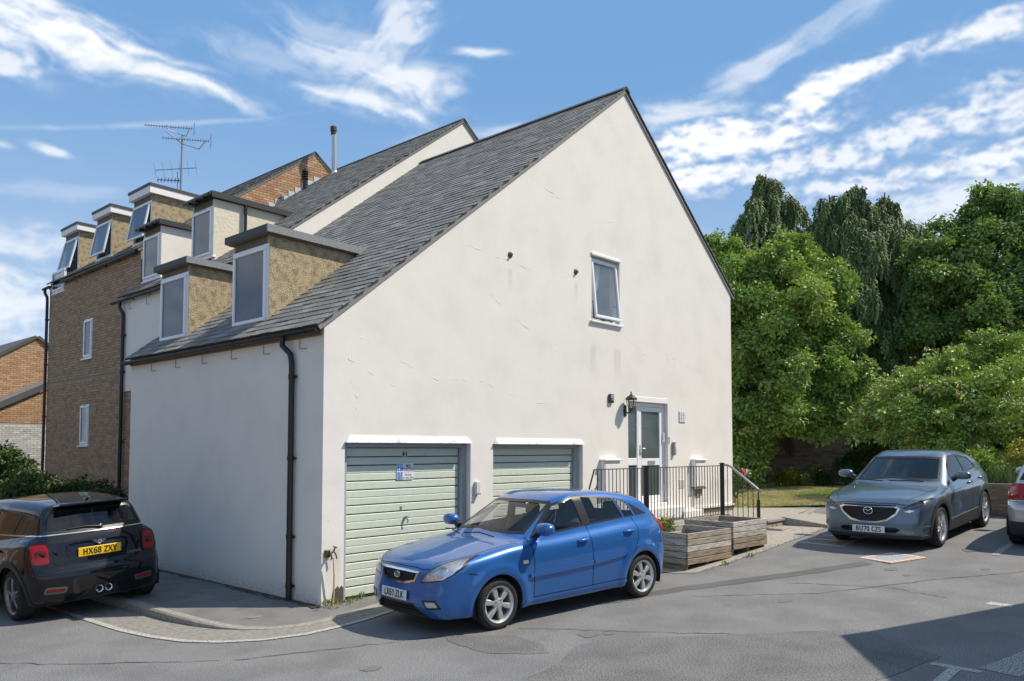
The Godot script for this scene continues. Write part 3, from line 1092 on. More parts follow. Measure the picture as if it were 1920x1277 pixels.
# a flat-roofed dormer on a slope that faces -x: front plane x = xf, window from y0 to y1, flat roof edge from f0 to f1
func dormer(house: Node3D, xf: float, zn: float, zf: float, roof_y: Callable, slope: float, y0: float, y1: float, f0: float, f1: float, cheek: Material, style: String, open_deg := 0.0) -> Node3D:
	var g := group(house, "dormer")
	var b := MB.new()
	var yb: float = roof_y.call(xf)
	var xb := xf + (f0 - yb) / slope + 0.12
	for z in [zn, zf]:
		var nn := Vector3(0, 0, 1) if z == zn else Vector3(0, 0, -1)
		var t := nn * -0.06
		var P := [Vector3(xf, minf(yb, y0) - 0.05, z), Vector3(xb, f0 - 0.02, z), Vector3(xf, f0 - 0.02, z)]
		if nn.z > 0:
			b.tri(P[0], P[1], P[2])
		else:
			b.tri(P[0], P[2], P[1])
		face(b, P[0], P[2], P[2] + t, P[0] + t, Vector3(-1, 0, 0))
		face(b, P[0], P[1], P[1] + t, P[0] + t, Vector3(0, -1, 0))
		part(g, "cheek", b, cheek)
		b = MB.new()
	# the boards over and under the window, then the window that fills the front
	b = MB.new()
	b.box(Vector3(xf + 0.004, y1, zf + 0.004), Vector3(xf + 0.08, f0 - 0.003, zn - 0.004))
	b.box(Vector3(xf + 0.02, minf(yb, y0) - 0.04, zf + 0.01), Vector3(xf + 0.08, y0, zn - 0.01))
	part(g, "board", b, M.tan_board)
	var t := frame_at(Vector3(xf + 0.02, y0, (zn + zf) * 0.5), Vector3(0, 0, 1), Vector3.UP)
	var w := window_unit(g, t, absf(zn - zf) - 0.012, y1 - y0 - 0.004, open_deg, 0.05, style == "gutter", "window")
	# room behind: back wall and floor so that the pane shows a dim inside
	b = MB.new()
	b.obox(Vector3(xf + 0.3, roof_y.call(xf + 0.3) + 0.03, zf + 0.07), Vector3(1.5, 1.5 * slope, 0), Vector3(0, 0, zn - zf - 0.14), Vector3(0, 0.01, 0))
	b.box(Vector3(xf + 0.1, y0 - 0.05, zf + 0.07), Vector3(xf + 0.2, y0 - 0.02, zn - 0.07))
	part(g, "room", b, M.room)
	b = MB.new()
	for k in 14:
		var za := lerpf(zf + 0.08, zn - 0.08, k / 14.0)
		var zc := lerpf(zf + 0.08, zn - 0.08, (k + 1) / 14.0)
		if style != "white" and k > 4 and k < 11:
			continue
		var d0 := 0.03 * (k % 2)
		face(b, Vector3(xf + 0.14 + d0, y0, za), Vector3(xf + 0.17 - d0, y0, zc), Vector3(xf + 0.17 - d0, y1, zc), Vector3(xf + 0.14 + d0, y1, za), Vector3(-1, 0, 0))
	part(g, "curtain", b, mat(0.22, 0.22, 0.24, 0.9))
	# flat roof
	var over := 0.1
	var xr := xf + (f1 - yb) / slope + 0.1
	b = MB.new()
	b.obox(Vector3(xf - over, f0, zf - over), Vector3(xr - xf + over, -0.05, 0), Vector3(0, f1 - f0, 0), Vector3(0, 0, zn - zf + over * 2))
	if style == "lead":
		part(g, "flat_roof", b, M.lead)
		b = MB.new()
		b.obox(Vector3(xf - over - 0.012, f0 + 0.006, zf - over + 0.004), Vector3(0.011, 0, 0), Vector3(0, f1 - f0 - 0.012, 0), Vector3(0, 0, zn - zf + over * 2 - 0.008))
		part(g, "fascia", b, M.fascia_grey)
		b = MB.new()
		b.obox(Vector3(xf - over * 0.6, f0 - 0.022, zf - over * 0.6), Vector3(xr - xf - 0.15, -0.04, 0), Vector3(0, 0.02, 0), Vector3(0, 0, zn - zf + over * 1.2))
		part(g, "soffit", b, M.tan_board)
	elif style == "white":
		part(g, "fascia", b, M.white_paint)
		b = MB.new()
		b.obox(Vector3(xf - over - 0.02, f1 + 0.002, zf - over - 0.02), Vector3(xr - xf + over + 0.02, -0.05, 0), Vector3(0, 0.07, 0), Vector3(0, 0, zn - zf + over * 2 + 0.04))
		part(g, "flat_roof", b, M.fascia_grey)
	else:
		part(g, "flat_roof", b, mat(0.03, 0.031, 0.034, 0.5))
		b = MB.new()
		b.bevel_box(Vector3(xf - over - 0.09, f0 + 0.0, zf - over - 0.04), Vector3(xf - over - 0.003, f0 + 0.085, zn + over), 0.02)
		for k in 3:
			b.box(Vector3(xf - over - 0.1, f0 - 0.03, lerpf(zf, zn, 0.15 + 0.35 * k) - 0.02), Vector3(xf - over + 0.02, f0 + 0.03, lerpf(zf, zn, 0.15 + 0.35 * k) + 0.02))
		part(g, "gutter", b, M.black_plastic)
	return g


func garage_door(house: Node3D, x0: float, x1: float, head: float) -> Node3D:
	var g := group(house, "garage_door")
	var zf := -0.09
	var b := MB.new()
	b.bevel_box(Vector3(x0 + 0.002, 0.0, zf - 0.09), Vector3(x0 + 0.1, head - 0.004, zf), 0.006)
	b.bevel_box(Vector3(x1 - 0.1, 0.0, zf - 0.09), Vector3(x1 - 0.002, head - 0.004, zf), 0.006)
	b.bevel_box(Vector3(x0 + 0.1, head - 0.07, zf - 0.09), Vector3(x1 - 0.1, head - 0.004, zf), 0.006)
	part(g, "frame", b, mat(0.34, 0.36, 0.38, 0.6))
	var ys := [2.045, 1.914, 1.797, 1.580, 1.459, 1.252, 1.132, 0.9225, 0.805, 0.6, 0.484, 0.278, 0.16, 0.025]
	var green := surf(0.60, 0.655, 0.555, 0.5, noise_tex(21, 0.03, 4, [[0.0, 0.95], [0.5, 0.99], [1.0, 1.0]], 512), 2.0)
	for k in ys.size() - 1:
		var y1: float = ys[k] - 0.007
		var y0: float = ys[k + 1] + 0.007
		b = MB.new()
		var z := zf - 0.085
		if y1 - y0 > 0.16:
			var m := (y0 + y1) * 0.5
			b.bevel_box(Vector3(x0 + 0.11, y0, z - 0.02), Vector3(x1 - 0.11, m - 0.001, z + 0.016), 0.008)
			b.bevel_box(Vector3(x0 + 0.11, m + 0.001, z - 0.02), Vector3(x1 - 0.11, y1, z + 0.016), 0.008)
		else:
			b.bevel_box(Vector3(x0 + 0.11, y0, z - 0.02), Vector3(x1 - 0.11, y1, z + 0.016), 0.008)
		part(g, "slat", b, green)
	b = MB.new()
	b.box(Vector3(x0 + 0.1, 0.02, zf - 0.13), Vector3(x1 - 0.1, head - 0.07, zf - 0.106))
	part(g, "backing", b, mat(0.07, 0.085, 0.07, 0.8))
	b = MB.new()
	b.bevel_box(Vector3(x0 + 0.11, 0.0, zf - 0.11), Vector3(x1 - 0.11, 0.02, zf - 0.075), 0.004)
	part(g, "bottom_seal", b, mat(0.02, 0.02, 0.02, 0.9))
	var c := x0 + 0.5 * (x1 - x0)
	b = MB.new()
	b.lathe(Vector3(c, 1.04, zf - 0.07), Vector3.BACK, [[0.0, 0.05], [0.022, 0.045], [0.026, 0.02], [0.014, 0.0]], 12)
	b.tube([Vector3(c, 1.04, zf - 0.03), Vector3(c + 0.012, 0.99, zf - 0.012), Vector3(c + 0.01, 0.955, zf - 0.025)], [0.011, 0.01, 0.007], 8)
	part(g, "handle", b, mat(0.45, 0.45, 0.45, 0.35, 0.9))
	b = MB.new()
	b.box(Vector3(c - 0.09, 1.15, zf - 0.071), Vector3(c - 0.06, 1.2, zf - 0.063))
	part(g, "lock_plate", b, mat(0.3, 0.28, 0.25, 0.5, 0.6))
	return g


var stain_mats := []


# a thin dirty wash on a wall: w wide and h tall, fading out downwards (kinds 0 to 2) or upwards from the ground (3)
func stain(house: Node3D, at: Vector3, turn: float, w: float, h: float, kind: int) -> void:
	if stain_mats.is_empty():
		for k in 4:
			var f := FastNoiseLite.new()
			f.seed = 60 + k
			f.frequency = 0.07
			f.fractal_octaves = 4
			var im := Image.create(96, 128, false, Image.FORMAT_RGBA8)
			for j in 128:
				for i in 96:
					var u := (i + 0.5) / 96.0
					var v := (j + 0.5) / 128.0
					var n := 0.5 + 0.9 * f.get_noise_2d(i * 1.6, j * (0.12 if k < 3 else 1.3))
					var edge := smooth(0.0, 0.28, u) * smooth(1.0, 0.72, u) if k < 3 else 1.0
					var fall := smooth(0.0, 0.06, v) * smooth(1.0, 0.15, v) if k < 3 else pow(v, 2.2)
					im.set_pixel(i, j, Color(0.34, 0.31, 0.27, clampf(n * edge * fall, 0, 1) * (0.15 if k < 3 else 0.32)))
			var m := StandardMaterial3D.new()
			m.albedo_texture = ImageTexture.create_from_image(im)
			m.transparency = BaseMaterial3D.TRANSPARENCY_ALPHA
			m.roughness = 0.95
			m.metallic_specular = 0.2
			m.texture_repeat = k == 3
			stain_mats.append(m)
	var q := QuadMesh.new()
	q.size = Vector2(w, h)
	var o := inst("rain_stain", q, stain_mats[kind], house)
	o.position = at
	o.rotation.y = turn


func make_front_house() -> void:
	var W := 11.257
	var D := 6.0
	var He := 3.672
	var Hr := 5.669
	var Ha := 9.07
	var xa := 6.93
	var h := thing("rendered_house", "cream rendered end house with slate roof, two green garage doors and two tan dormers", "house")
	var b := MB.new()
	var holes := [[0.345, 2.69, -0.3, 2.115], [3.193, 5.53, -0.3, 2.107], [6.98, 8.43, 0.87, 2.955], [5.82, 6.725, 4.40, 5.615]]
	wall_face(b, Vector3.ZERO, Vector3.RIGHT, Vector3.BACK, [[0, He], [xa, Ha], [W, Hr]], -0.3, holes, 0.24)
	wall_face(b, Vector3(0, 0, -D), Vector3.BACK, Vector3.LEFT, [[0, He], [D, He]], -0.3, [], 0.2)
	wall_face(b, Vector3(W, 0, -D), Vector3.BACK, Vector3.RIGHT, [[0, Hr], [D, Hr]], -0.3, [], 0.2)
	wall_face(b, Vector3(0, 0, -D + 0.01), Vector3.RIGHT, Vector3.FORWARD, [[0, He], [xa, Ha], [W, Hr]], -0.3, [], 0.2)
	part(h, "wall", b, M.render)
	# inner skin, so that rooms are closed
	b = MB.new()
	wall_face(b, Vector3(0, 0, -0.24), Vector3.RIGHT, Vector3.FORWARD, [[0.24, He], [xa, Ha - 0.2], [W - 0.24, Hr]], -0.3, holes, 0.0)
	b.box(Vector3(0.2, 2.5, -5.8), Vector3(W - 0.2, 2.6, -0.25))
	b.box(Vector3(0.9, 4.0, -1.9), Vector3(5.0, 4.02, -0.26))
	b.box(Vector3(5.0, 4.0, -3.5), Vector3(8.2, 6.4, -3.4))
	part(h, "inner_wall", b, M.room)
	# plinth at the right-hand foot
	var d := 0.02
	b = MB.new()
	b.box(Vector3(8.45, 0.3, -0.05), Vector3(W - 0.01, 0.72, 0.004))
	part(h, "plinth", b, surf(0.22, 0.17, 0.12, 0.95, noise_tex(5, 0.05, 5, [[0.0, 0.55], [0.5, 0.85], [1.0, 1.0]], 1024), 0.8))
	b = MB.new()
	b.obox(Vector3(8.46, 0.72, 0.0), Vector3(W - 8.46, 0, 0), Vector3(0, 0.05, 0), Vector3(0, 0, 0.03))
	part(h, "render_edge", b, M.render)
	# broken render at the foot of the corner pier
	b = MB.new()
	var r := RandomNumberGenerator.new()
	r.seed = 4
	var pts := [Vector2(0.15, 0.0), Vector2(0.345, 0.0), Vector2(0.345, 0.2), Vector2(0.31, 0.235), Vector2(0.28, 0.2), Vector2(0.25, 0.235), Vector2(0.215, 0.2), Vector2(0.19, 0.215), Vector2(0.165, 0.13)]
	for k in range(1, pts.size() - 1):
		b.tri(Vector3(pts[0].x, pts[0].y, 0.004), Vector3(pts[k].x, pts[k].y, 0.004), Vector3(pts[k + 1].x, pts[k + 1].y, 0.004))
	part(h, "broken_render", b, surf(0.27, 0.23, 0.18, 1.0, noise_tex(5, 0.05, 5, [[0.0, 0.55], [0.5, 0.85], [1.0, 1.0]], 1024), 0.35, noise_tex(6, 0.03, 6, [], 1024), 4.0))
	# ridges, patched lines and hairline cracks that the trowel and time left in the render
	var rz := RandomNumberGenerator.new()
	rz.seed = 19
	b = MB.new()
	for q in [[[2.5, 5.2], [3.5, 5.12], [4.4, 5.0], [5.3, 5.15]], [[0.25, 3.3], [0.8, 3.05], [1.6, 2.75]], [[0.42, 2.95], [0.55, 2.7], [0.5, 2.45], [0.62, 2.2]], [[1.2, 3.3], [2.0, 3.05], [2.9, 3.1], [3.8, 2.85], [5.2, 2.75]], [[2.9, 4.6], [4.0, 4.05], [5.4, 3.5]], [[6.9, 4.2], [7.6, 3.9], [8.4, 4.0], [9.6, 3.7]], [[4.3, 6.6], [5.6, 6.3], [7.0, 6.4]], [[8.45, 3.1], [8.55, 3.6], [8.4, 4.1]], [[0.08, 1.2], [0.16, 0.9], [0.12, 0.5]]]:
		var line := []
		for k in q.size() - 1:
			for i in 14:
				var f := i / 14.0
				line.append(Vector3(lerpf(q[k][0], q[k + 1][0], f) + rz.randf_range(-0.015, 0.015), lerpf(q[k][1], q[k + 1][1], f) + rz.randf_range(-0.012, 0.012), -0.0035))
		var rad := []
		for k in line.size():
			rad.append(0.002 + 0.0065 * absf(sin(k * 0.37)) * rz.randf())
		b.tube(line, rad, 6, false)
	stuff(part(h, "render_ridge", b, M.render))
	b = MB.new()
	for k in 60:
		var p := Vector3(rz.randf_range(0.3, 10.8), rz.randf_range(0.4, 6.0), -0.004)
		if p.y > 3.3 + 0.75 * p.x or p.y > 9.0 - 0.78 * maxf(0.0, p.x - 6.6):
			continue
		if (p.x > 5.7 and p.x < 8.6) or (p.x < 5.6 and p.y < 2.3):
			continue
		b.lathe(p, Vector3.BACK, [[0.0, 0.008], [rz.randf_range(0.006, 0.016), 0.004], [0.018, 0.0]], 7)
	stuff(part(h, "render_pimple", b, M.render))
	# rain streaks under sill and boxes, splashes at the foot
	for q in [[5.86, 3.55, 0.22, 0.85], [6.62, 3.5, 0.3, 0.9], [6.3, 0.75, 0.5, 0.5], [9.6, 0.78, 0.6, 0.42], [3.59, 4.75, 0.12, 0.5], [5.345, 4.8, 0.12, 0.45], [2.95, 0.3, 0.5, 0.7], [5.62, 0.32, 0.3, 0.7], [0.17, 0.35, 0.34, 0.8], [10.6, 1.0, 1.3, 0.7], [2.2, 1.9, 0.0, 0.0]]:
		if q[2] <= 0.0:
			continue
		stain(h, Vector3(q[0], q[1], 0.0025), 0.0, q[2], q[3], int(q[0] * 7) % 3)
	for k in 5:
		stain(h, Vector3(-0.0025, 0.22, -0.65 - k * 1.2), -PI * 0.5, 1.2, 0.5, 3)
	# hoods over the garages, lintels over window and door
	for q in [[0.345, 2.69, 2.115], [3.193, 5.53, 2.107]]:
		b = MB.new()
		var lo := Vector3(q[0] - 0.01, q[2] - 0.005, 0.0)
		var hi := Vector3(q[1] + 0.0, q[2] + 0.088, 0.0)
		var f0 := Vector3(lo.x, lo.y, 0.048)
		var f1 := Vector3(hi.x, lo.y, 0.048)
		var t0 := Vector3(lo.x + 0.07, hi.y, 0.012)
		var t1 := Vector3(hi.x - 0.08, hi.y, 0.012)
		b.quad(f0, f1, t1, t0)
		face(b, lo, f0, f1, Vector3(hi.x, lo.y, 0), Vector3.DOWN)
		b.tri(lo, f0, t0)
		b.tri(f1, Vector3(hi.x, lo.y, 0), t1)
		face(b, t0, t1, Vector3(t1.x, t1.y, 0), Vector3(t0.x, t0.y, 0), Vector3.UP)
		b.tri(lo, t0, Vector3(t0.x, t0.y, 0))
		b.tri(Vector3(hi.x, lo.y, 0), Vector3(t1.x, t1.y, 0), t1)
		part(h, "lintel", b, surf(0.84, 0.83, 0.80, 0.8, noise_tex(22, 0.02, 5, [[0.0, 0.6], [0.3, 0.93], [0.5, 1.0], [1.0, 1.0]], 512), 2.0))
	b = MB.new()
	b.bevel_box(Vector3(5.80, 5.615, 0.0), Vector3(6.74, 5.675, 0.03), 0.01)
	part(h, "lintel", b, M.white_paint)
	b = MB.new()
	b.bevel_box(Vector3(6.97, 2.955, 0.0), Vector3(8.42, 3.06, 0.012), 0.006)
	part(h, "lintel", b, M.white_paint)
	var gd := garage_door(h, 0.345, 2.69, 2.115)
	gd.set_meta("label", "left green garage door with number and parking sign")
	gd = garage_door(h, 3.193, 5.53, 2.107)
	gd.set_meta("label", "right green garage door half hidden by the blue car")
	# the gable window, ajar
	var t := Transform3D(Basis(), Vector3(6.27, 4.405, -0.1))
	window_unit(h, t, 0.895, 1.2, 5.5, 0.15, false, "window", M.pane_bright)
	b = MB.new()
	var segs := 26
	for k in segs:
		for j in 12:
			var f := func(i: int, jj: int) -> Vector3:
				var y := jj / 12.0
				var pinch := 1.0 - 0.72 * exp(-pow((y - 0.32) / 0.2, 2.0))
				if y < 0.3:
					pinch = lerpf(0.45, 0.30, y / 0.3)
				var cx := -0.2 - 0.06 * (1.0 - y)
				return Vector3(6.27 + cx + (i / float(segs) - 0.5) * 0.46 * pinch + 0.08 * maxf(0, y - 0.35), 4.46 + 1.06 * y, -0.19 + 0.02 * sin(i * 1.9))
			b.quad(f.call(k, j), f.call(k + 1, j), f.call(k + 1, j + 1), f.call(k, j + 1))
	part(h, "curtain", b, M.curtain)
	# front door with side light
	var dz := -0.11
	var dg := group(h, "door")
	b = MB.new()
	b.bevel_box(Vector3(6.985, 0.93, dz - 0.03), Vector3(7.055, 2.95, dz + 0.03), 0.008)
	b.bevel_box(Vector3(8.35, 0.93, dz - 0.03), Vector3(8.425, 2.95, dz + 0.03), 0.008)
	b.bevel_box(Vector3(7.055, 2.875, dz - 0.03), Vector3(8.35, 2.95, dz + 0.03), 0.008)
	b.bevel_box(Vector3(7.41, 0.93, dz - 0.03), Vector3(7.475, 2.875, dz + 0.03), 0.008)
	b.bevel_box(Vector3(7.055, 1.70, dz - 0.025), Vector3(7.41, 1.84, dz + 0.025), 0.008)
	b.bevel_box(Vector3(6.97, 0.87, dz - 0.03), Vector3(8.43, 0.93, dz + 0.1), 0.008)
	part(dg, "frame", b, M.upvc)
	b = MB.new()
	b.bevel_box(Vector3(7.48, 0.935, dz - 0.02), Vector3(7.58, 2.87, dz + 0.02), 0.006)
	b.bevel_box(Vector3(8.25, 0.935, dz - 0.02), Vector3(8.345, 2.87, dz + 0.02), 0.006)
	b.bevel_box(Vector3(7.58, 2.78, dz - 0.02), Vector3(8.25, 2.87, dz + 0.02), 0.006)
	b.bevel_box(Vector3(7.58, 1.69, dz - 0.02), Vector3(8.25, 1.83, dz + 0.02), 0.006)
	b.bevel_box(Vector3(7.58, 0.935, dz - 0.02), Vector3(8.25, 1.08, dz + 0.02), 0.006)
	part(dg, "leaf", b, M.upvc)
	var obscure := glass(0.10, 0.13, 0.125, 0.72, 0.08)
	obscure.metallic_specular = 0.5
	for q in [[7.055, 7.41, 1.84, 2.875], [7.055, 7.41, 0.93, 1.70], [7.58, 8.25, 1.83, 2.78], [7.58, 8.25, 1.08, 1.69]]:
		b = MB.new()
		b.quad(Vector3(q[0], q[2], dz), Vector3(q[1], q[2], dz), Vector3(q[1], q[3], dz), Vector3(q[0], q[3], dz))
		part(dg, "pane", b, obscure)
	b = MB.new()
	b.bevel_box(Vector3(7.8, 1.715, dz + 0.02), Vector3(8.06, 1.795, dz + 0.036), 0.006)
	part(dg, "letterbox", b, mat(0.55, 0.56, 0.57, 0.4, 0.7))
	b = MB.new()
	b.bevel_box(Vector3(7.505, 1.88, dz + 0.02), Vector3(7.54, 2.1, dz + 0.03), 0.004)
	b.tube([Vector3(7.522, 2.03, dz + 0.03), Vector3(7.522, 2.03, dz + 0.075), Vector3(7.65, 2.03, dz + 0.075)], 0.009, 8)
	part(dg, "handle", b, mat(0.6, 0.6, 0.6, 0.3, 0.9))
	b = MB.new()
	b.bevel_box(Vector3(8.345, 2.16, dz + 0.03), Vector3(8.42, 2.36, dz + 0.06), 0.006)
	part(dg, "hinge", b, M.upvc)
	b = MB.new()
	b.bevel_box(Vector3(8.345, 1.2, dz + 0.03), Vector3(8.42, 1.3, dz + 0.05), 0.006)
	part(dg, "hinge", b, M.upvc)
	b = MB.new()
	b.box(Vector3(7.0, 0.87, -1.4), Vector3(8.4, 3.0, -1.38))
	part(dg, "hall", b, mat(0.3, 0.32, 0.3, 0.9))

	# roof: left slope in slates, right slope, verges, ridge
	var v := Vector3(xa, Ha - He, 0).normalized()
	var n := Vector3(-v.y, v.x, 0)
	var o := Vector3(-0.11, He - 0.086 + 0.03, -D)
	var long := (Vector3(xa, Ha + 0.03, 0) - Vector3(o.x, o.y, 0)).length() + 0.03
	b = MB.new()
	b.obox(o, v * long, Vector3(0, 0, D + 0.02), n * 0.02)
	var v2 := Vector3(W + 0.12 - xa, -(Ha - Hr) * (W + 0.12 - xa) / (W - xa), 0)
	var n2 := Vector3(-v2.y, v2.x, 0).normalized()
	b.obox(Vector3(xa, Ha + 0.03, -D), v2, Vector3(0, 0, D + 0.03), n2 * 0.05)
	part(h, "roof", b, mat(0.06, 0.06, 0.06, 0.9))
	b = MB.new()
	b.obox(o + Vector3(0, 0, D) - n * 0.055, v * long, n * 0.07, Vector3(0, 0, 0.028))
	b.obox(Vector3(xa, Ha - 0.03, 0.0), v2, n2 * 0.055, Vector3(0, 0, 0.028))
	part(h, "verge", b, surf(0.36, 0.35, 0.33, 0.95, noise_tex(5, 0.05, 5, [[0.0, 0.55], [0.5, 0.85], [1.0, 1.0]], 1024), 0.8))
	var sk := func(p: Vector3) -> bool:
		if p.y < 5.2 and p.x > 0.3:
			for q in [[-1.9, -2.93], [-4.48, -5.52]]:
				if p.z < q[0] - 0.12 and p.z > q[1] + 0.12:
					return true
		return false
	slates(h, o - Vector3(0, 0, 0.0), Vector3(0, 0, 1), v, n, D + 0.055, long, true, 300, sk, 31)
	o = Vector3(xa, Ha + 0.05, 0.055)
	var rb := MB.new()
	var rr := RandomNumberGenerator.new()
	rr.seed = 8
	for k in 22:
		var tone := rr.randf_range(0.08, 0.14)
		rb = MB.new()
		rb.col = Color(tone, tone, tone * 0.98)
		var z0 := 0.06 - k * 0.276
		rb.obox(Vector3(xa, Ha + 0.085, z0), Vector3(-v.x, -v.y, 0) * 0.15, n * 0.02, Vector3(0, 0, -0.27))
		rb.obox(Vector3(xa, Ha + 0.085, z0), v2.normalized() * 0.15, n2 * 0.02, Vector3(0, 0, -0.27))
		part(h, "ridge_tile", rb, M.slate)
	# right-hand slope seen edge on: a row of slates along the verge
	slates(h, Vector3(W + 0.12, Hr - 0.05, 0.055), Vector3(0, 0, -1), -v2.normalized(), n2, 0.9, v2.length(), false, 0, func(p): return false, 33)
	# dormers
	var ry := func(x: float) -> float: return He + x * (Ha - He) / xa + 0.03
	var sl := (Ha - He) / xa
	var dm := dormer(h, 0.3, -1.88, -2.94, ry, sl, 3.9, 5.12, 5.26, 5.375, M.pebbledash, "lead")
	dm.set_meta("label", "tan pebble-dashed dormer nearest the gable")
	dm = dormer(h, 0.3, -4.46, -5.52, ry, sl, 3.9, 5.08, 5.2, 5.31, M.pebbledash, "lead")
	dm.set_meta("label", "tan pebble-dashed dormer at the far end of the roof")
	# eave
	b = MB.new()
	b.box(Vector3(-0.03, He - 0.16, -D), Vector3(0.0, He - 0.0, -0.04))
	part(h, "fascia", b, mat(0.22, 0.17, 0.10, 0.8))
	gutter(h, Vector3(-0.105, He - 0.09, -D - 0.12), Vector3(-0.105, He - 0.075, 0.01), Vector3(-1, 0, 0))
	downpipe(h, [Vector3(-0.105, He - 0.13, -0.83), Vector3(-0.105, He - 0.24, -0.83), Vector3(-0.06, He - 0.36, -0.70), Vector3(-0.06, He - 0.5, -0.66), Vector3(-0.06, -0.02, -0.66)], 0.04, [3.0, 1.9, 0.85, 0.2], Vector3(-1, 0, 0), Vector3(0, 0, 1))
	for k in 6:
		b = MB.new()
		var z := -0.55 - k * 0.92
		b.tube([Vector3(-0.012, He - 0.14, z), Vector3(-0.012, He - 0.3, z), Vector3(-0.012, He - 0.3, z + 0.17)], 0.004, 5)
		part(h, "fixing_wire", b, M.black_iron)


# ---------------------------------------------------------------- the rest of the row
const WARM := [Color(0.60, 0.36, 0.20), Color(0.56, 0.32, 0.175), Color(0.63, 0.42, 0.25), Color(0.51, 0.285, 0.155), Color(0.60, 0.41, 0.26)]
const DULL := [Color(0.46, 0.31, 0.195), Color(0.43, 0.28, 0.17), Color(0.49, 0.34, 0.215), Color(0.39, 0.25, 0.155), Color(0.47, 0.335, 0.225)]


func row_house(called: String, label: String, x0: float, z0: float, z1: float, eave: float, xa: float, apex: float, wall: Material, sd: int, base_split := -9.0) -> Node3D:
	var h := thing(called, label, "house")
	var pitch := (apex - eave) / (xa - x0)
	var xr := xa + 4.3
	var yr := apex - pitch * 4.3
	var b := MB.new()
	wall_face(b, Vector3(x0, 0, z0), Vector3.RIGHT, Vector3.BACK, [[0, eave], [xa - x0, apex], [xr - x0, yr]], -0.6, [], 0.2)
	wall_face(b, Vector3(x0, 0, z1), Vector3.RIGHT, Vector3.FORWARD, [[0, eave], [xa - x0, apex], [xr - x0, yr]], -0.6, [], 0.2)
	wall_face(b, Vector3(xr, 0, z1), Vector3.BACK, Vector3.RIGHT, [[0, yr], [z0 - z1, yr]], -0.6, [], 0.2)
	part(h, "wall", b, wall)
	var v := Vector3(xa - x0, apex - eave, 0).normalized()
	var n := Vector3(-v.y, v.x, 0)
	var o := Vector3(x0 - 0.11, eave - 0.11 * pitch + 0.03, z1)
	var long := Vector2(xa - o.x, apex + 0.03 - o.y).length()
	b = MB.new()
	b.obox(o, v * long, Vector3(0, 0, z0 - z1 + 0.02), n * 0.02)
	var v2 := Vector3(xr + 0.1 - xa, -pitch * (xr + 0.1 - xa), 0)
	var n2 := Vector3(-v2.y, v2.x, 0).normalized()
	b.obox(Vector3(xa, apex + 0.03, z1), v2, Vector3(0, 0, z0 - z1 + 0.04), n2 * 0.06)
	part(h, "roof", b, mat(0.07, 0.07, 0.07, 0.9))
	b = MB.new()
	b.obox(o + Vector3(0, 0, z0 - z1) - n * 0.05, v * long, n * 0.068, Vector3(0, 0, 0.028))
	b.obox(Vector3(xa, apex - 0.03, z0), v2, n2 * 0.055, Vector3(0, 0, 0.028))
	part(h, "verge", b, mat(0.2, 0.195, 0.185, 0.95))
	b = MB.new()
	b.col = Color(0.1, 0.1, 0.1)
	b.obox(Vector3(xa, apex + 0.075, z0 + 0.05), -v * 0.15, n * 0.02, Vector3(0, 0, z1 - z0))
	b.obox(Vector3(xa, apex + 0.075, z0 + 0.05), v2.normalized() * 0.15, n2 * 0.02, Vector3(0, 0, z1 - z0))
	part(h, "ridge", b, M.slate)
	h.set_meta("geo", [o, v, n, long, pitch, n2, v2])
	return h


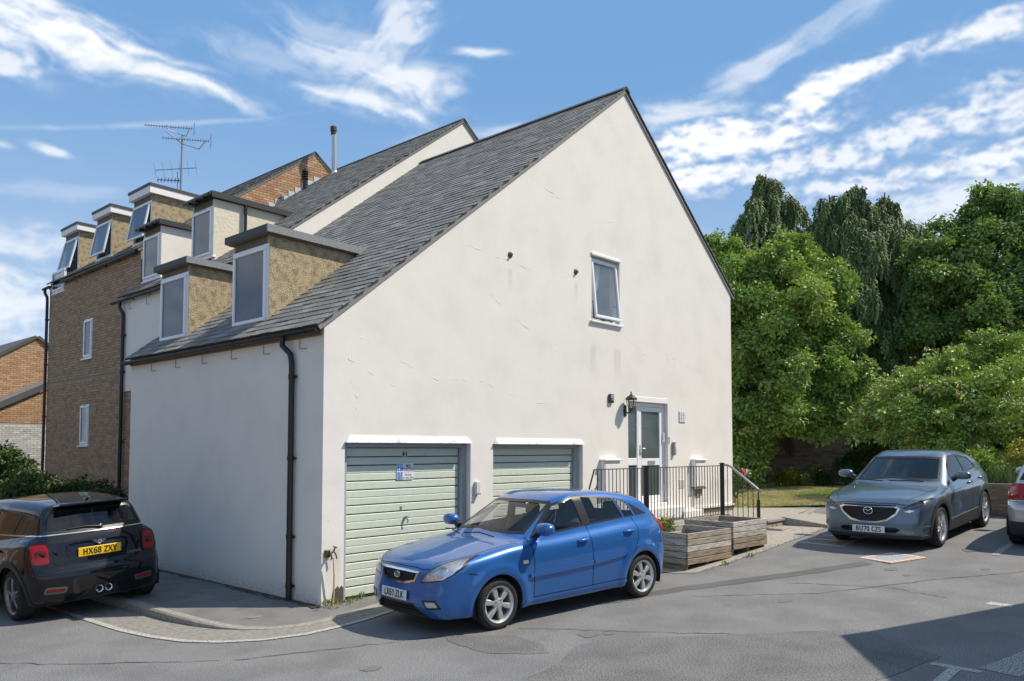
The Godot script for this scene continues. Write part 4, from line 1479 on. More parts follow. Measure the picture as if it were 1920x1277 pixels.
func make_row() -> void:
	# the taller rendered house behind
	var h := row_house("rendered_house", "taller cream rendered house behind the front one, with cream and white dormers", 2.0, -6.0, -11.6, 5.78, 8.3, 10.57, M.render, 41)
	var g: Array = h.get_meta("geo")
	var b := MB.new()
	wall_face(b, Vector3(2, 0, -11.6), Vector3.BACK, Vector3.LEFT, [[0, 5.78], [5.6, 5.78]], 3.42, [], 0.1)
	face(b, Vector3(2, 3.42, -11.6), Vector3(2, 3.42, -6), Vector3(2.05, 3.42, -6), Vector3(2.05, 3.42, -11.6), Vector3.DOWN)
	part(h, "upper_wall", b, M.render)
	b = MB.new()
	wall_face(b, Vector3(2.03, 0, -11.6), Vector3.BACK, Vector3.LEFT, [[0, 3.44], [5.6, 3.44]], -0.6, [], 0.1)
	part(h, "brick_base", b, M.mortar)
	bricks(h, Vector3(2.03, 0, -11.6), Vector3.BACK, Vector3.LEFT, 0.3, 3.4, func(y): return [[0.0, 5.6]], 0, DULL, 43)
	var skb := func(p: Vector3) -> bool:
		return p.y < 7.2 and p.x > 2.38 and ((p.z < -7.8 and p.z > -8.55) or (p.z < -10.38 and p.z > -11.1))
	slates(h, g[0], Vector3(0, 0, 1), g[1], g[2], 5.655, g[3], false, 300, skb, 42)
	var ry := func(x: float) -> float: return 5.78 + (x - 2.0) * g[4] + 0.03
	var d := dormer(h, 2.36, -7.68, -8.66, ry, g[4], 6.24, 7.36, 7.52, 7.65, M.render_cream, "gutter")
	d.set_meta("label", "cream dormer with a black downpipe on its side")
	downpipe(h, [Vector3(3.08, 7.5, -7.62), Vector3(3.08, 6.68, -7.62)], 0.036, [6.8], Vector3(0, 0, 1), Vector3(1, 0, 0))
	d = dormer(h, 2.36, -10.26, -11.24, ry, g[4], 6.16, 7.26, 7.42, 7.54, M.render, "gutter")
	d.set_meta("label", "white dormer with black gutter")
	gutter(h, Vector3(1.895, 5.66, -11.95), Vector3(1.895, 5.70, -6.2), Vector3(-1, 0, 0))
	downpipe(h, [Vector3(1.895, 5.62, -11.45), Vector3(1.895, 5.48, -11.45), Vector3(1.94, 5.34, -11.36), Vector3(1.94, 5.2, -11.34), Vector3(1.94, -0.3, -11.34)], 0.045, [4.8, 3.9, 2.2, 1.0], Vector3(-1, 0, 0), Vector3(0, 0, 1))
	for k in 5:
		b = MB.new()
		var z := -7.2 - k * 0.98
		b.tube([Vector3(1.988, 5.6, z), Vector3(1.988, 5.42, z), Vector3(1.988, 5.42, z + 0.17)], 0.004, 5)
		part(h, "fixing_wire", b, M.black_iron)

	# the brick house beyond
	h = row_house("brick_house", "brown brick house with three tan dormers whose windows hang open", 2.5, -11.7, -18.3, 7.12, 7.58, 10.93, M.mortar, 51)
	g = h.get_meta("geo")
	b = MB.new()
	var holes := [[2.85, 3.5, 4.55, 5.7], [2.75, 3.4, 2.1, 3.28]]   # measured along z from the far corner
	wall_face(b, Vector3(2.5, 0, -18.3), Vector3.BACK, Vector3.LEFT, [[0, 7.12], [6.6, 7.12]], -0.6, holes, 0.15)
	part(h, "left_wall", b, M.mortar)
	var spans := func(y: float) -> Array:
		if absf(y - 4.02) < 0.04:
			return []
		for q in holes:
			if y > q[2] - 0.03 and y < q[3] + 0.03:
				return [[0.0, q[0]], [q[1], 6.6]]
		if y > 6.9:
			return [[0.0, 0.2], [1.25, 6.6]]
		return [[0.0, 6.6]]
	bricks(h, Vector3(2.5, 0, -18.3), Vector3.BACK, Vector3.LEFT, 0.0, 7.05, spans, 150, DULL, 52)
	var gs := func(y: float) -> Array:
		var a: float = (y - 7.12) / g[4]
		var c: float = 5.08 + (10.93 - y) / g[4]
		return [[maxf(a, 0.0) + 0.02, c - 0.02]]
	bricks(h, Vector3(2.5, 0, -11.7), Vector3.RIGHT, Vector3.BACK, 8.4, 10.9, gs, 150, WARM, 53)
	for q in holes:
		var wn := window_unit(h, frame_at(Vector3(2.5 + 0.03, q[2] + 0.02, -18.3 + (q[0] + q[1]) * 0.5), Vector3(0, 0, 1), Vector3.UP), q[1] - q[0] - 0.01, q[3] - q[2] - 0.03, 0.0, 0.09, q[2] < 3)
	b = MB.new()
	b.box(Vector3(3.0, 0.5, -16.5), Vector3(3.05, 6.5, -13.8))
	part(h, "room", b, M.room)
	slates(h, g[0], Vector3(0, 0, 1), g[1], g[2], 6.655, g[3], false, 200, func(p): return p.y < 8.4 and p.x > 2.9 and ((p.z < -12.2 and p.z > -12.9) or (p.z < -14.9 and p.z > -15.7) or (p.z < -17.3 and p.z > -18.0)), 54)
	var rc := func(x: float) -> float: return 7.12 + (x - 2.5) * g[4] + 0.03
	d = dormer(h, 2.84, -11.95, -13.08, rc, g[4], 7.45, 8.5, 8.66, 8.84, M.pebbledash, "white", 11.0)
	d = dormer(h, 2.84, -14.5, -15.62, rc, g[4], 7.45, 8.5, 8.66, 8.82, M.pebbledash, "white", 11.0)
	d = dormer(h, 2.84, -17.0, -18.12, rc, g[4], 7.4, 8.47, 8.63, 8.79, M.pebbledash, "white", 13.0)
	window_unit(h, frame_at(Vector3(2.52, 6.78, -17.62), Vector3(0, 0, 1), Vector3.UP), 1.0, 0.66, 0.0, 0.04)
	gutter(h, Vector3(2.395, 7.0, -17.05), Vector3(2.395, 7.05, -11.75), Vector3(-1, 0, 0))
	gutter(h, Vector3(2.395, 6.98, -18.6), Vector3(2.395, 7.0, -18.0), Vector3(-1, 0, 0))
	downpipe(h, [Vector3(2.395, 6.94, -18.45), Vector3(2.395, 6.84, -18.45), Vector3(2.44, 6.7, -18.38), Vector3(2.44, 6.55, -18.36), Vector3(2.44, -0.3, -18.36)], 0.045, [6.0, 4.6, 3.0], Vector3(-1, 0, 0), Vector3(0, 0, 1))
	# stepped lead where the lower roof meets the brick gable
	b = MB.new()
	var vb := Vector3(6.3, 4.79, 0).normalized()
	for k in 24:
		var p := Vector3(2.6, 5.78 + 0.6 * 0.76 + 0.05, -11.69) + vb * k * 0.27
		b.obox(p + Vector3(0, -0.05, 0), Vector3(0.26, 0, 0), Vector3(0, 0.26, 0), Vector3(0, 0, 0.016))
	stuff(part(h, "lead_flashing", b, mat(0.55, 0.57, 0.6, 0.45, 0.2)))

	# flue, soil vent and aerials on the roofs
	var fl := thing("roof_flue", "tall grey metal flue with a rusty cap on the roof behind", "flue", Vector3(7.88, 10.14, -11.1))
	b = MB.new()
	b.lathe(Vector3(0, 0.1, 0), Vector3(-0.02, 1, 0), [[0.085, 0.0], [0.078, 0.3], [0.078, 1.42], [0.0, 1.42]], 16)
	part(fl, "pipe", b, M.zinc)
	b = MB.new()
	b.lathe(Vector3(-0.02, 0.1, 0), Vector3(-0.02, 1, 0), [[0.084, 1.22], [0.084, 1.3], [0.098, 1.32], [0.098, 1.44], [0.085, 1.47], [0.0, 1.48]], 16)
	part(fl, "cap", b, surf(0.16, 0.085, 0.05, 0.8, noise_tex(5, 0.05, 5, [[0.0, 0.55], [0.5, 0.85], [1.0, 1.0]], 1024), 0.4))
	b = MB.new()
	b.lathe(Vector3(0, -0.15, 0), Vector3(0, 1, 0), [[0.2, 0.0], [0.17, 0.12], [0.12, 0.26], [0.09, 0.36], [0.08, 0.36]], 16)
	part(fl, "collar", b, mat(0.6, 0.62, 0.63, 0.45, 0.3))
	fl = thing("soil_vent", "short black vent pipe on the roof beside the brick gable", "vent pipe", Vector3(6.93, 9.42, -11.2))
	b = MB.new()
	b.lathe(Vector3(0, -0.15, 0), Vector3.UP, [[0.1, 0.0], [0.1, 0.25], [0.075, 0.3], [0.06, 0.32], [0.06, 0.62], [0.0, 0.62]], 14)
	part(fl, "pipe", b, M.black_plastic)
	b = MB.new()
	for k in 3:
		b.lathe(Vector3(0, 0.47 + k * 0.075, 0), Vector3.UP, [[0.06, 0.0], [0.092, 0.0], [0.095, 0.035], [0.06, 0.06]], 14)
	b.lathe(Vector3(0, 0.69, 0), Vector3.UP, [[0.095, 0.0], [0.09, 0.05], [0.0, 0.07]], 14)
	part(fl, "cowl", b, M.black_plastic)
	make_aerial()
	make_far_houses()


func make_aerial() -> void:
	var a := thing("television_aerial", "rooftop mast with several television aerials above the brown dormers", "aerial", Vector3(4.07, 8.6, -13.0))
	a.scale = Vector3(0.93, 0.95, 0.93)
	var met := mat(0.30, 0.31, 0.32, 0.5, 0.6)
	var b := MB.new()
	b.tube([Vector3(0, 0, 0), Vector3(0.02, 2.36, 0)], 0.03, 8)
	part(a, "mast", b, met)
	var yagi := func(o: Vector3, dir: Vector3, len: float, cnt: int, el: float, arm: Array) -> void:
		var y := MB.new()
		dir = dir.normalized()
		var side := dir.cross(Vector3.UP).normalized()
		y.tube([o, o + dir * len], 0.012, 6)
		for k in cnt:
			var p := o + dir * (len * (k + 0.3) / cnt)
			var e := el * (1.0 - 0.25 * k / cnt)
			y.tube([p - side * e * 0.5 + Vector3(0, 0.012, 0), p + side * e * 0.5 + Vector3(0, 0.012, 0)], 0.006, 4)
			y.tube([p - Vector3(0, 0.05, 0), p + Vector3(0, 0.05, 0)], 0.006, 4)
		for q in [[0.16, 0.10], [-0.16, 0.10], [0.08, 0.0], [-0.08, 0.0]]:
			y.tube([o - dir * 0.05 + Vector3(0, q[0], 0) - side * 0.2, o - dir * 0.05 + Vector3(0, q[0], 0) + side * 0.2], 0.005, 4)
		y.tube([o - dir * 0.05 + Vector3(0, -0.17, 0), o - dir * 0.05 + Vector3(0, 0.17, 0)], 0.008, 4)
		y.tube(arm, 0.016, 6)
		part(a, "yagi", y, met)
	var w := Vector3(-0.72, 0.0, -0.55).normalized()
	w = Vector3(-0.8, -0.08, -0.3)
	yagi.call(Vector3(0.28, 2.62, 0.1), w, 1.35, 18, 0.2, [Vector3(0.2, 2.62, 0.08), Vector3(0.12, 2.36, 0.05), Vector3(-0.38, 2.44, -0.1), Vector3(-0.4, 2.6, -0.12)])
	yagi.call(Vector3(0.72, 2.31, 0.3), w, 1.35, 18, 0.2, [Vector3(0.62, 2.3, 0.28), Vector3(0.45, 2.02, 0.2), Vector3(0.0, 2.12, 0), Vector3(-0.45, 2.42, -0.12)])
	b = MB.new()
	b.tube([Vector3(-0.65, 1.22, -0.3), Vector3(0.4, 1.45, 0.15)], 0.014, 6)
	for k in 6:
		var p := Vector3(-0.65, 1.22, -0.3).lerp(Vector3(0.4, 1.45, 0.15), k / 5.0)
		b.tube([p - Vector3(0.2, -0.1, -0.35), p + Vector3(0.2, -0.1, -0.35)], 0.004, 4)
	part(a, "radio_aerial", b, met)
	b = MB.new()
	b.tube([Vector3(-0.62, 0.92, -0.2), Vector3(0.0, 1.0, 0)], 0.014, 6)
	for k in 7:
		var p := Vector3(-0.6 + 0.09 * k, 0.925 + 0.011 * k, -0.2 + 0.03 * k)
		b.tube([p - Vector3(0, 0.07, 0), p + Vector3(0, 0.07, 0)], 0.008, 4)
		b.tube([p - Vector3(0.06, 0, -0.16), p + Vector3(0.06, 0, -0.16)], 0.008, 4)
	b.tube([Vector3(-0.1, 0.6, 0), Vector3(-0.1, 1.25, 0)], 0.01, 4)
	part(a, "short_aerial", b, mat(0.05, 0.05, 0.055, 0.6))


# a plain far brick gable end with its roof, for the houses lower down the hill
func far_house(label: String, xl: float, xr: float, z: float, base: float, el: float, xa: float, ya: float, er: float, deep: float, sd: int, painted := -99.0) -> void:
	var h := thing("brick_house", label, "house")
	var b := MB.new()
	wall_face(b, Vector3(xl, 0, z), Vector3.RIGHT, Vector3.BACK, [[0, el], [xa - xl, ya], [xr - xl, er]], base, [], 0.1)
	wall_face(b, Vector3(xl, 0, z - deep), Vector3.BACK, Vector3.LEFT, [[0, el], [deep, el]], base, [], 0.1)
	wall_face(b, Vector3(xr, 0, z - deep), Vector3.BACK, Vector3.RIGHT, [[0, er], [deep, er]], base, [], 0.1)
	part(h, "wall", b, M.mortar)
	var sp := func(y: float) -> Array:
		var a := xl
		var c := xr
		if y > el:
			a = xl + (y - el) / (ya - el) * (xa - xl)
		if y > er:
			c = xr - (y - er) / (ya - er) * (xr - xa)
		return [[a - xl + 0.02, c - xl - 0.02]]
	bricks(h, Vector3(xl, 0, z), Vector3.RIGHT, Vector3.BACK, maxf(base, painted), ya - 0.05, sp, 200, WARM, sd)
	if painted > -90.0:
		var white := [Color(0.70, 0.69, 0.67), Color(0.76, 0.75, 0.74), Color(0.62, 0.61, 0.59)]
		bricks(h, Vector3(xl, 0, z), Vector3.RIGHT, Vector3.BACK, base, painted, sp, 0, white, sd + 1)
		var mb := MB.new()
		face(mb, Vector3(xl, base, z + 0.004), Vector3(xr, base, z + 0.004), Vector3(xr, painted, z + 0.004), Vector3(xl, painted, z + 0.004), Vector3.BACK)
		part(h, "painted_wall", mb, mat(0.42, 0.41, 0.40, 0.9))
	b = MB.new()
	b.col = Color(0.13, 0.13, 0.13)
	for s in [[xl, el, -0.15], [xr, er, 0.15]]:
		var e := Vector3(s[0] + s[2], s[1] - absf(s[2]) * (ya - s[1]) / absf(xa - s[0]), z + 0.08)
		var v := Vector3(xa, ya, z + 0.08) - e
		var n := Vector3(-v.y, v.x, 0).normalized()
		if n.y < 0:
			n = -n
		b.obox(e, v, Vector3(0, 0, -deep - 0.1), n * 0.12)
	part(h, "roof", b, M.slate)


func make_far_houses() -> void:
	far_house("orange brick house with a dark slate gable, farthest down the lane", -1.0, 9.5, -26.0, -3.0, 1.6 + 1.2, 4.5, 6.35, 2.6, 8.0, 61)
	# the lower wing in front of it: its slope runs down to the left
	var h := thing("brick_wing", "low brick wing with a sloping slate roof and white painted wall below the orange gable", "house")
	var b := MB.new()
	var z := -23.5
	wall_face(b, Vector3(-2.0, 0, z), Vector3.RIGHT, Vector3.BACK, [[0, 0.95], [6.9, 4.6]], -3.0, [], 0.1)
	part(h, "wall", b, M.mortar)
	var sp := func(y: float) -> Array:
		return [[maxf(0.0, (y - 0.95) / 3.65 * 6.9) + 0.02, 6.9]]
	bricks(h, Vector3(-2.0, 0, z), Vector3.RIGHT, Vector3.BACK, 2.95, 4.5, sp, 120, WARM, 63)
	var white := [Color(0.70, 0.69, 0.67), Color(0.76, 0.75, 0.74), Color(0.62, 0.61, 0.59)]
	b = MB.new()
	face(b, Vector3(-2, -3, z + 0.004), Vector3(4.9, -3, z + 0.004), Vector3(4.9, 2.93, z + 0.004), Vector3(-2.0 + 3.74, 2.93, z + 0.004), Vector3.BACK)
	part(h, "painted_wall", b, mat(0.36, 0.35, 0.34, 0.9))
	bricks(h, Vector3(-2.0, 0, z), Vector3.RIGHT, Vector3.BACK, -0.5, 2.9, func(y): return [[3.0, 6.9]], 150, white, 64)
	b = MB.new()
	b.col = Color(0.26, 0.26, 0.26)
	var v := Vector3(7.1, 3.755, 0)
	var n := Vector3(-v.y, v.x, 0).normalized()
	b.obox(Vector3(-2.2, 0.9, z + 0.06), v, Vector3(0, 0, -2.4), n * 0.14)
	part(h, "roof", b, M.slate)
	b = MB.new()
	b.obox(Vector3(-2.2, 0.9, z + 0.07), v, n * 0.2, Vector3(0, 0, 0.04))
	part(h, "verge", b, mat(0.09, 0.09, 0.09, 0.8))
	# a dark verge of a still lower roof at the bottom
	h = thing("brick_outhouse", "low brick outhouse roof end behind the hedge", "outhouse")
	b = MB.new()
	z = -21.0
	wall_face(b, Vector3(-1.5, 0, z), Vector3.RIGHT, Vector3.BACK, [[0, 2.62], [4.4, 0.35]], -3.0, [], 0.1)
	part(h, "wall", b, M.mortar)
	bricks(h, Vector3(-1.5, 0, z), Vector3.RIGHT, Vector3.BACK, -0.2, 2.5, func(y): return [[0.0, clampf((2.62 - y) / 2.27 * 4.4, 0.05, 4.4)]], 0, WARM, 66)
	b = MB.new()
	b.obox(Vector3(-1.5, 2.6, z + 0.02), Vector3(4.4, -2.27, 0), Vector3(0.06, 0.12, 0), Vector3(0, 0, 0.06))
	part(h, "verge", b, mat(0.06, 0.055, 0.05, 0.8))


# ---------------------------------------------------------------- terrace, railings, planters and the things on the wall
func make_terrace() -> void:
	var b := MB.new()
	var top := 0.61
	var pts := [V(5.75, 0.0), V(9.0, 0.0), V(11.3, 0.0), V(11.3, -6.0), V(12.6, -6.0), V(13.6, 0.2), V(13.4, 1.1), V(11.2, 1.55), V(10.95, 1.8), V(9.05, 1.8), V(9.05, 1.0), V(5.75, 1.0)]
	var poly := PackedVector2Array(pts)
	var t := Geometry2D.triangulate_polygon(poly)
	for i in range(0, t.size(), 3):
		var a := poly[t[i]]
		var c := poly[t[i + 1]]
		var d := poly[t[i + 2]]
		face3(b, Vector3(a.x, top, a.y), Vector3(c.x, top, c.y), Vector3(d.x, top, d.y))
	struct("terrace", b, M.concrete)
	# its retaining wall of small stones
	var wall := Node3D.new()
	wall.name = "terrace_wall"
	wall.set_meta("kind", "structure")
	add_child(wall)
	b = MB.new()
	for k in pts.size():
		var p: Vector2 = pts[k]
		var q: Vector2 = pts[(k + 1) % pts.size()]
		if k < 5:
			continue
		var n := Vector3(-(q - p).y, 0, (q - p).x)
		face(b, Vector3(p.x, -0.2, p.y), Vector3(q.x, -0.2, q.y), Vector3(q.x, top - 0.004, q.y), Vector3(p.x, top - 0.004, p.y), n)
	part(wall, "core", b, mat(0.24, 0.2, 0.15, 0.95))
	var r := RandomNumberGenerator.new()
	r.seed = 12
	var stone_m := [surf(0.42, 0.36, 0.28, 0.95, noise_tex(5, 0.05, 5, [[0.0, 0.55], [0.5, 0.85], [1.0, 1.0]], 1024), 0.7), surf(0.33, 0.27, 0.2, 0.95, noise_tex(5, 0.05, 5, [[0.0, 0.55], [0.5, 0.85], [1.0, 1.0]], 1024), 0.6), surf(0.48, 0.41, 0.32, 0.95, noise_tex(5, 0.05, 5, [[0.0, 0.55], [0.5, 0.85], [1.0, 1.0]], 1024), 0.8)]
	var run := func(a: Vector2, c: Vector2) -> void:
		var u := Vector3(c.x - a.x, 0, c.y - a.y)
		var len := u.length()
		u = u.normalized()
		var n := Vector3(-u.z, 0, u.x)
		if n.dot(Vector3(-0.5, 0, 1)) < 0:
			n = -n
		var y := 0.05
		var row := 0
		while y < top - 0.07:
			var s := 0.0
			while s < len - 0.02:
				var w := minf(r.randf_range(0.16, 0.34), len - s)
				var mb := MB.new()
				var m := Vector3(a.x, y + 0.05, a.y) + u * (s + w * 0.5)
				mb.bevel_at(Transform3D(Basis(u, Vector3.UP, u.cross(Vector3.UP)), m), Vector3(w * 0.5 - 0.006, 0.045, 0.03 + r.randf_range(0, 0.012)), 0.012)
				part(wall, "stone", mb, stone_m[r.randi() % 3])
				s += w
			y += 0.1
			row += 1
		var cuts := maxi(1, int(len / 0.45))
		for k in cuts:
			var mb := MB.new()
			var f0 := len * k / cuts
			var f1 := len * (k + 1) / cuts
			mb.bevel_at(Transform3D(Basis(u, Vector3.UP, u.cross(Vector3.UP)), Vector3(a.x, top - 0.018, a.y) + u * (f0 + f1) * 0.5), Vector3((f1 - f0) * 0.5 - 0.004, 0.026, 0.06), 0.008)
			part(wall, "coping_stone", mb, M.kerb)
	run.call(V(5.75, 1.0), V(9.05, 1.0))
	run.call(V(9.05, 1.0), V(9.05, 1.8))
	run.call(V(9.05, 1.8), V(9.85, 1.8))
	run.call(V(11.0, 1.75), V(13.4, 1.12))
	# ramp down to the car park
	b = MB.new()
	var y0 := gh(10.4) + 0.012
	var P := [Vector3(9.86, 0.64, 1.78), Vector3(10.95, 0.64, 1.74), Vector3(11.05, y0 + 0.03, 2.85), Vector3(9.9, y0, 2.88)]
	b.quad(P[3], P[2], P[1], P[0])
	for e in [[0, 3], [3, 2], [2, 1]]:
		var a: Vector3 = P[e[0]]
		var c: Vector3 = P[e[1]]
		b.quad(Vector3(a.x, 0.3, a.z), Vector3(c.x, 0.3, c.z), c, a)
	single("access_ramp", b, surf(0.45, 0.42, 0.37, 0.85, noise_tex(5, 0.05, 5, [[0.0, 0.55], [0.5, 0.85], [1.0, 1.0]], 1024), 2.0), "small concrete ramp leading up to the terrace beside the parked grey car", "ramp")
	# steps at the end of the terrace and the door step
	b = MB.new()
	b.bevel_box(Vector3(9.08, 0.2, 1.82), Vector3(9.84, 0.47, 2.12), 0.01)
	single("terrace_step", b, M.concrete, "single low concrete step below the terrace handrail", "step")
	b = MB.new()
	b.bevel_box(Vector3(6.9, 0.6, 0.0), Vector3(8.5, 0.865, 0.34), 0.012)
	b.bevel_box(Vector3(8.45, 0.6, 0.0), Vector3(9.38, 0.74, 0.28), 0.012)
	single("door_step", b, M.white_paint, "white painted step under the glazed front door", "step")
	b = MB.new()
	b.bevel_box(Vector3(7.47, 0.25, 2.12), Vector3(7.78, 0.31, 2.4), 0.008)
	b.box(Vector3(7.5, 0.2, 2.14), Vector3(7.7, 0.25, 2.38))
	single("wooden_block", b, M.wood_dark, "short dark timber block at the right end of the planters", "timber")


func face3(b: MB, p: Vector3, q: Vector3, r: Vector3) -> void:
	if (q - p).cross(r - p).y >= 0:
		b.tri(p, q, r)
	else:
		b.tri(p, r, q)


func make_railing() -> void:
	var r := thing("railing", "black iron railing along the front edge of the terrace", "railing")
	var z := 0.9
	var top := func(x: float) -> float: return 1.685 if x < 6.2 else lerpf(1.685, 1.69, (x - 6.2) / 2.8)
	var b := MB.new()
	b.bevel_box(Vector3(4.66, 1.675, z - 0.02), Vector3(9.0, 1.69, z + 0.02), 0.003)
	part(r, "top_rail", b, M.black_iron)
	b = MB.new()
	b.bevel_box(Vector3(5.8, 0.69, z - 0.015), Vector3(9.0, 0.702, z + 0.015), 0.003)
	part(r, "bottom_rail", b, M.black_iron)
	var x := 4.75
	var bar := MB.new()
	bar.tube([Vector3(0, 0.69, 0), Vector3(0, 1.678, 0)], 0.0075, 6)
	var bm := bar.mesh()
	while x < 8.98:
		if absf(x - 6.21) > 0.06:
			var o := inst("bar", bm, M.black_iron, r)
			o.position = Vector3(x, 0, z)
		x += 0.108
	for px in [[6.21, 0.05, 1.72], [9.03, 0.045, 1.735]]:
		b = MB.new()
		b.tube([Vector3(px[0], 0.55, z), Vector3(px[0], px[2] - 0.02, z)], px[1], 12)
		b.lathe(Vector3(px[0], px[2] - 0.02, z), Vector3.UP, [[px[1], 0.0], [px[1] + 0.008, 0.0], [px[1] + 0.008, 0.02], [0.0, 0.032]], 12)
		part(r, "post", b, M.black_iron)
	b = MB.new()
	b.tube([Vector3(4.66, 1.68, z), Vector3(4.56, 1.4, z - 0.02), Vector3(4.5, 1.2, z - 0.03)], 0.014, 6)
	b.tube([Vector3(4.78, 1.53, z), Vector3(4.66, 1.38, z + 0.04), Vector3(4.52, 1.28, z + 0.02)], 0.012, 6)
	part(r, "end_brace", b, M.black_iron)
	var h := thing("handrail", "sloping steel handrail with black bars beside the terrace steps", "handrail")
	b = MB.new()
	var pts := [Vector3(9.03, 1.69, 0.93), Vector3(9.03, 1.695, 1.02), Vector3(9.03, 1.66, 1.1), Vector3(9.03, 1.22, 1.68)]
	b.tube(pts, 0.024, 10)
	b.lathe(Vector3(9.03, 1.19, 1.71), Vector3(-1, 0, 0), [[0.016, -0.02], [0.036, -0.02], [0.036, 0.02], [0.016, 0.02]], 14)
	part(h, "rail", b, mat(0.35, 0.36, 0.37, 0.35, 0.9))
	for k in 6:
		var zz := 1.02 + k * 0.11
		b = MB.new()
		var yt := 1.68 - maxf(0.0, zz - 1.08) * 0.76
		b.tube([Vector3(9.03, 0.62, zz), Vector3(9.03, yt, zz)], 0.0075, 6)
		part(h, "bar", b, M.black_iron)
	b = MB.new()
	b.tube([Vector3(9.03, 0.5, 1.68), Vector3(9.03, 1.02, 1.68)], 0.034, 10)
	b.tube([Vector3(9.03, 1.0, 1.68), Vector3(9.03, 1.2, 1.68)], 0.014, 8)
	part(h, "post", b, M.black_iron)
	b = MB.new()
	b.tube([Vector3(9.03, 0.68, 0.93), Vector3(9.03, 0.69, 1.05), Vector3(9.03, 0.62, 1.15), Vector3(9.03, 0.6, 1.4)], 0.009, 6)
	part(h, "lower_bar", b, M.black_iron)


func planter(o: Vector3, w: float, d: float, h: float, turn: float, label: String, sd: int, soil: float) -> Node3D:
	var p := thing("wooden_planter", label, "planter", o, "wooden planters below the terrace")
	p.rotation.y = turn
	var r := RandomNumberGenerator.new()
	r.seed = sd
	var rows := 5
	var rh := (h - 0.06) / rows
	for k in rows:
		for side in 4:
			var b := MB.new()
			var y0 := 0.06 + k * rh + 0.004
			var y1 := 0.06 + (k + 1) * rh - 0.004
			var e := r.randf_range(-0.004, 0.004)
			if side == 0:
				b.bevel_box(Vector3(0, y0, -0.035 + e), Vector3(w, y1, e), 0.006)
			elif side == 1:
				b.bevel_box(Vector3(0, y0, -d), Vector3(w, y1, -d + 0.035), 0.006)
			elif side == 2:
				b.bevel_box(Vector3(-0.002 + e, y0, -d + 0.036), Vector3(0.033, y1, -0.036), 0.006)
			else:
				b.bevel_box(Vector3(w - 0.033, y0, -d + 0.036), Vector3(w + 0.002, y1, -0.036), 0.006)
			part(p, "plank", b, M["wood_%d" % (r.randi() % 3)] if (k > 1 or side != 0) else M.wood_dark)
	for q in [[0.06, -0.06], [w - 0.06, -0.06], [0.06, -d + 0.06], [w - 0.06, -d + 0.06], [w * 0.5, -d + 0.06], [0.06, -d * 0.5], [w - 0.06, -d * 0.5]]:
		var b := MB.new()
		b.bevel_box(Vector3(q[0] - 0.022, 0.03, q[1] - 0.022), Vector3(q[0] + 0.022, h - 0.08, q[1] + 0.022), 0.004)
		part(p, "corner_post", b, M.wood_1)
	for k in 3:
		var b := MB.new()
		var x := 0.05 + (w - 0.1) * k * 0.5
		b.box(Vector3(x - 0.03, -0.1, -d + 0.05), Vector3(x + 0.03, 0.055, -0.05))
		part(p, "foot", b, M.wood_dark)
	var sb := MB.new()
	sb.box(Vector3(0.035, 0.05, -d + 0.037), Vector3(w - 0.035, soil, -0.037))
	part(p, "soil", sb, M.soil)
	return p


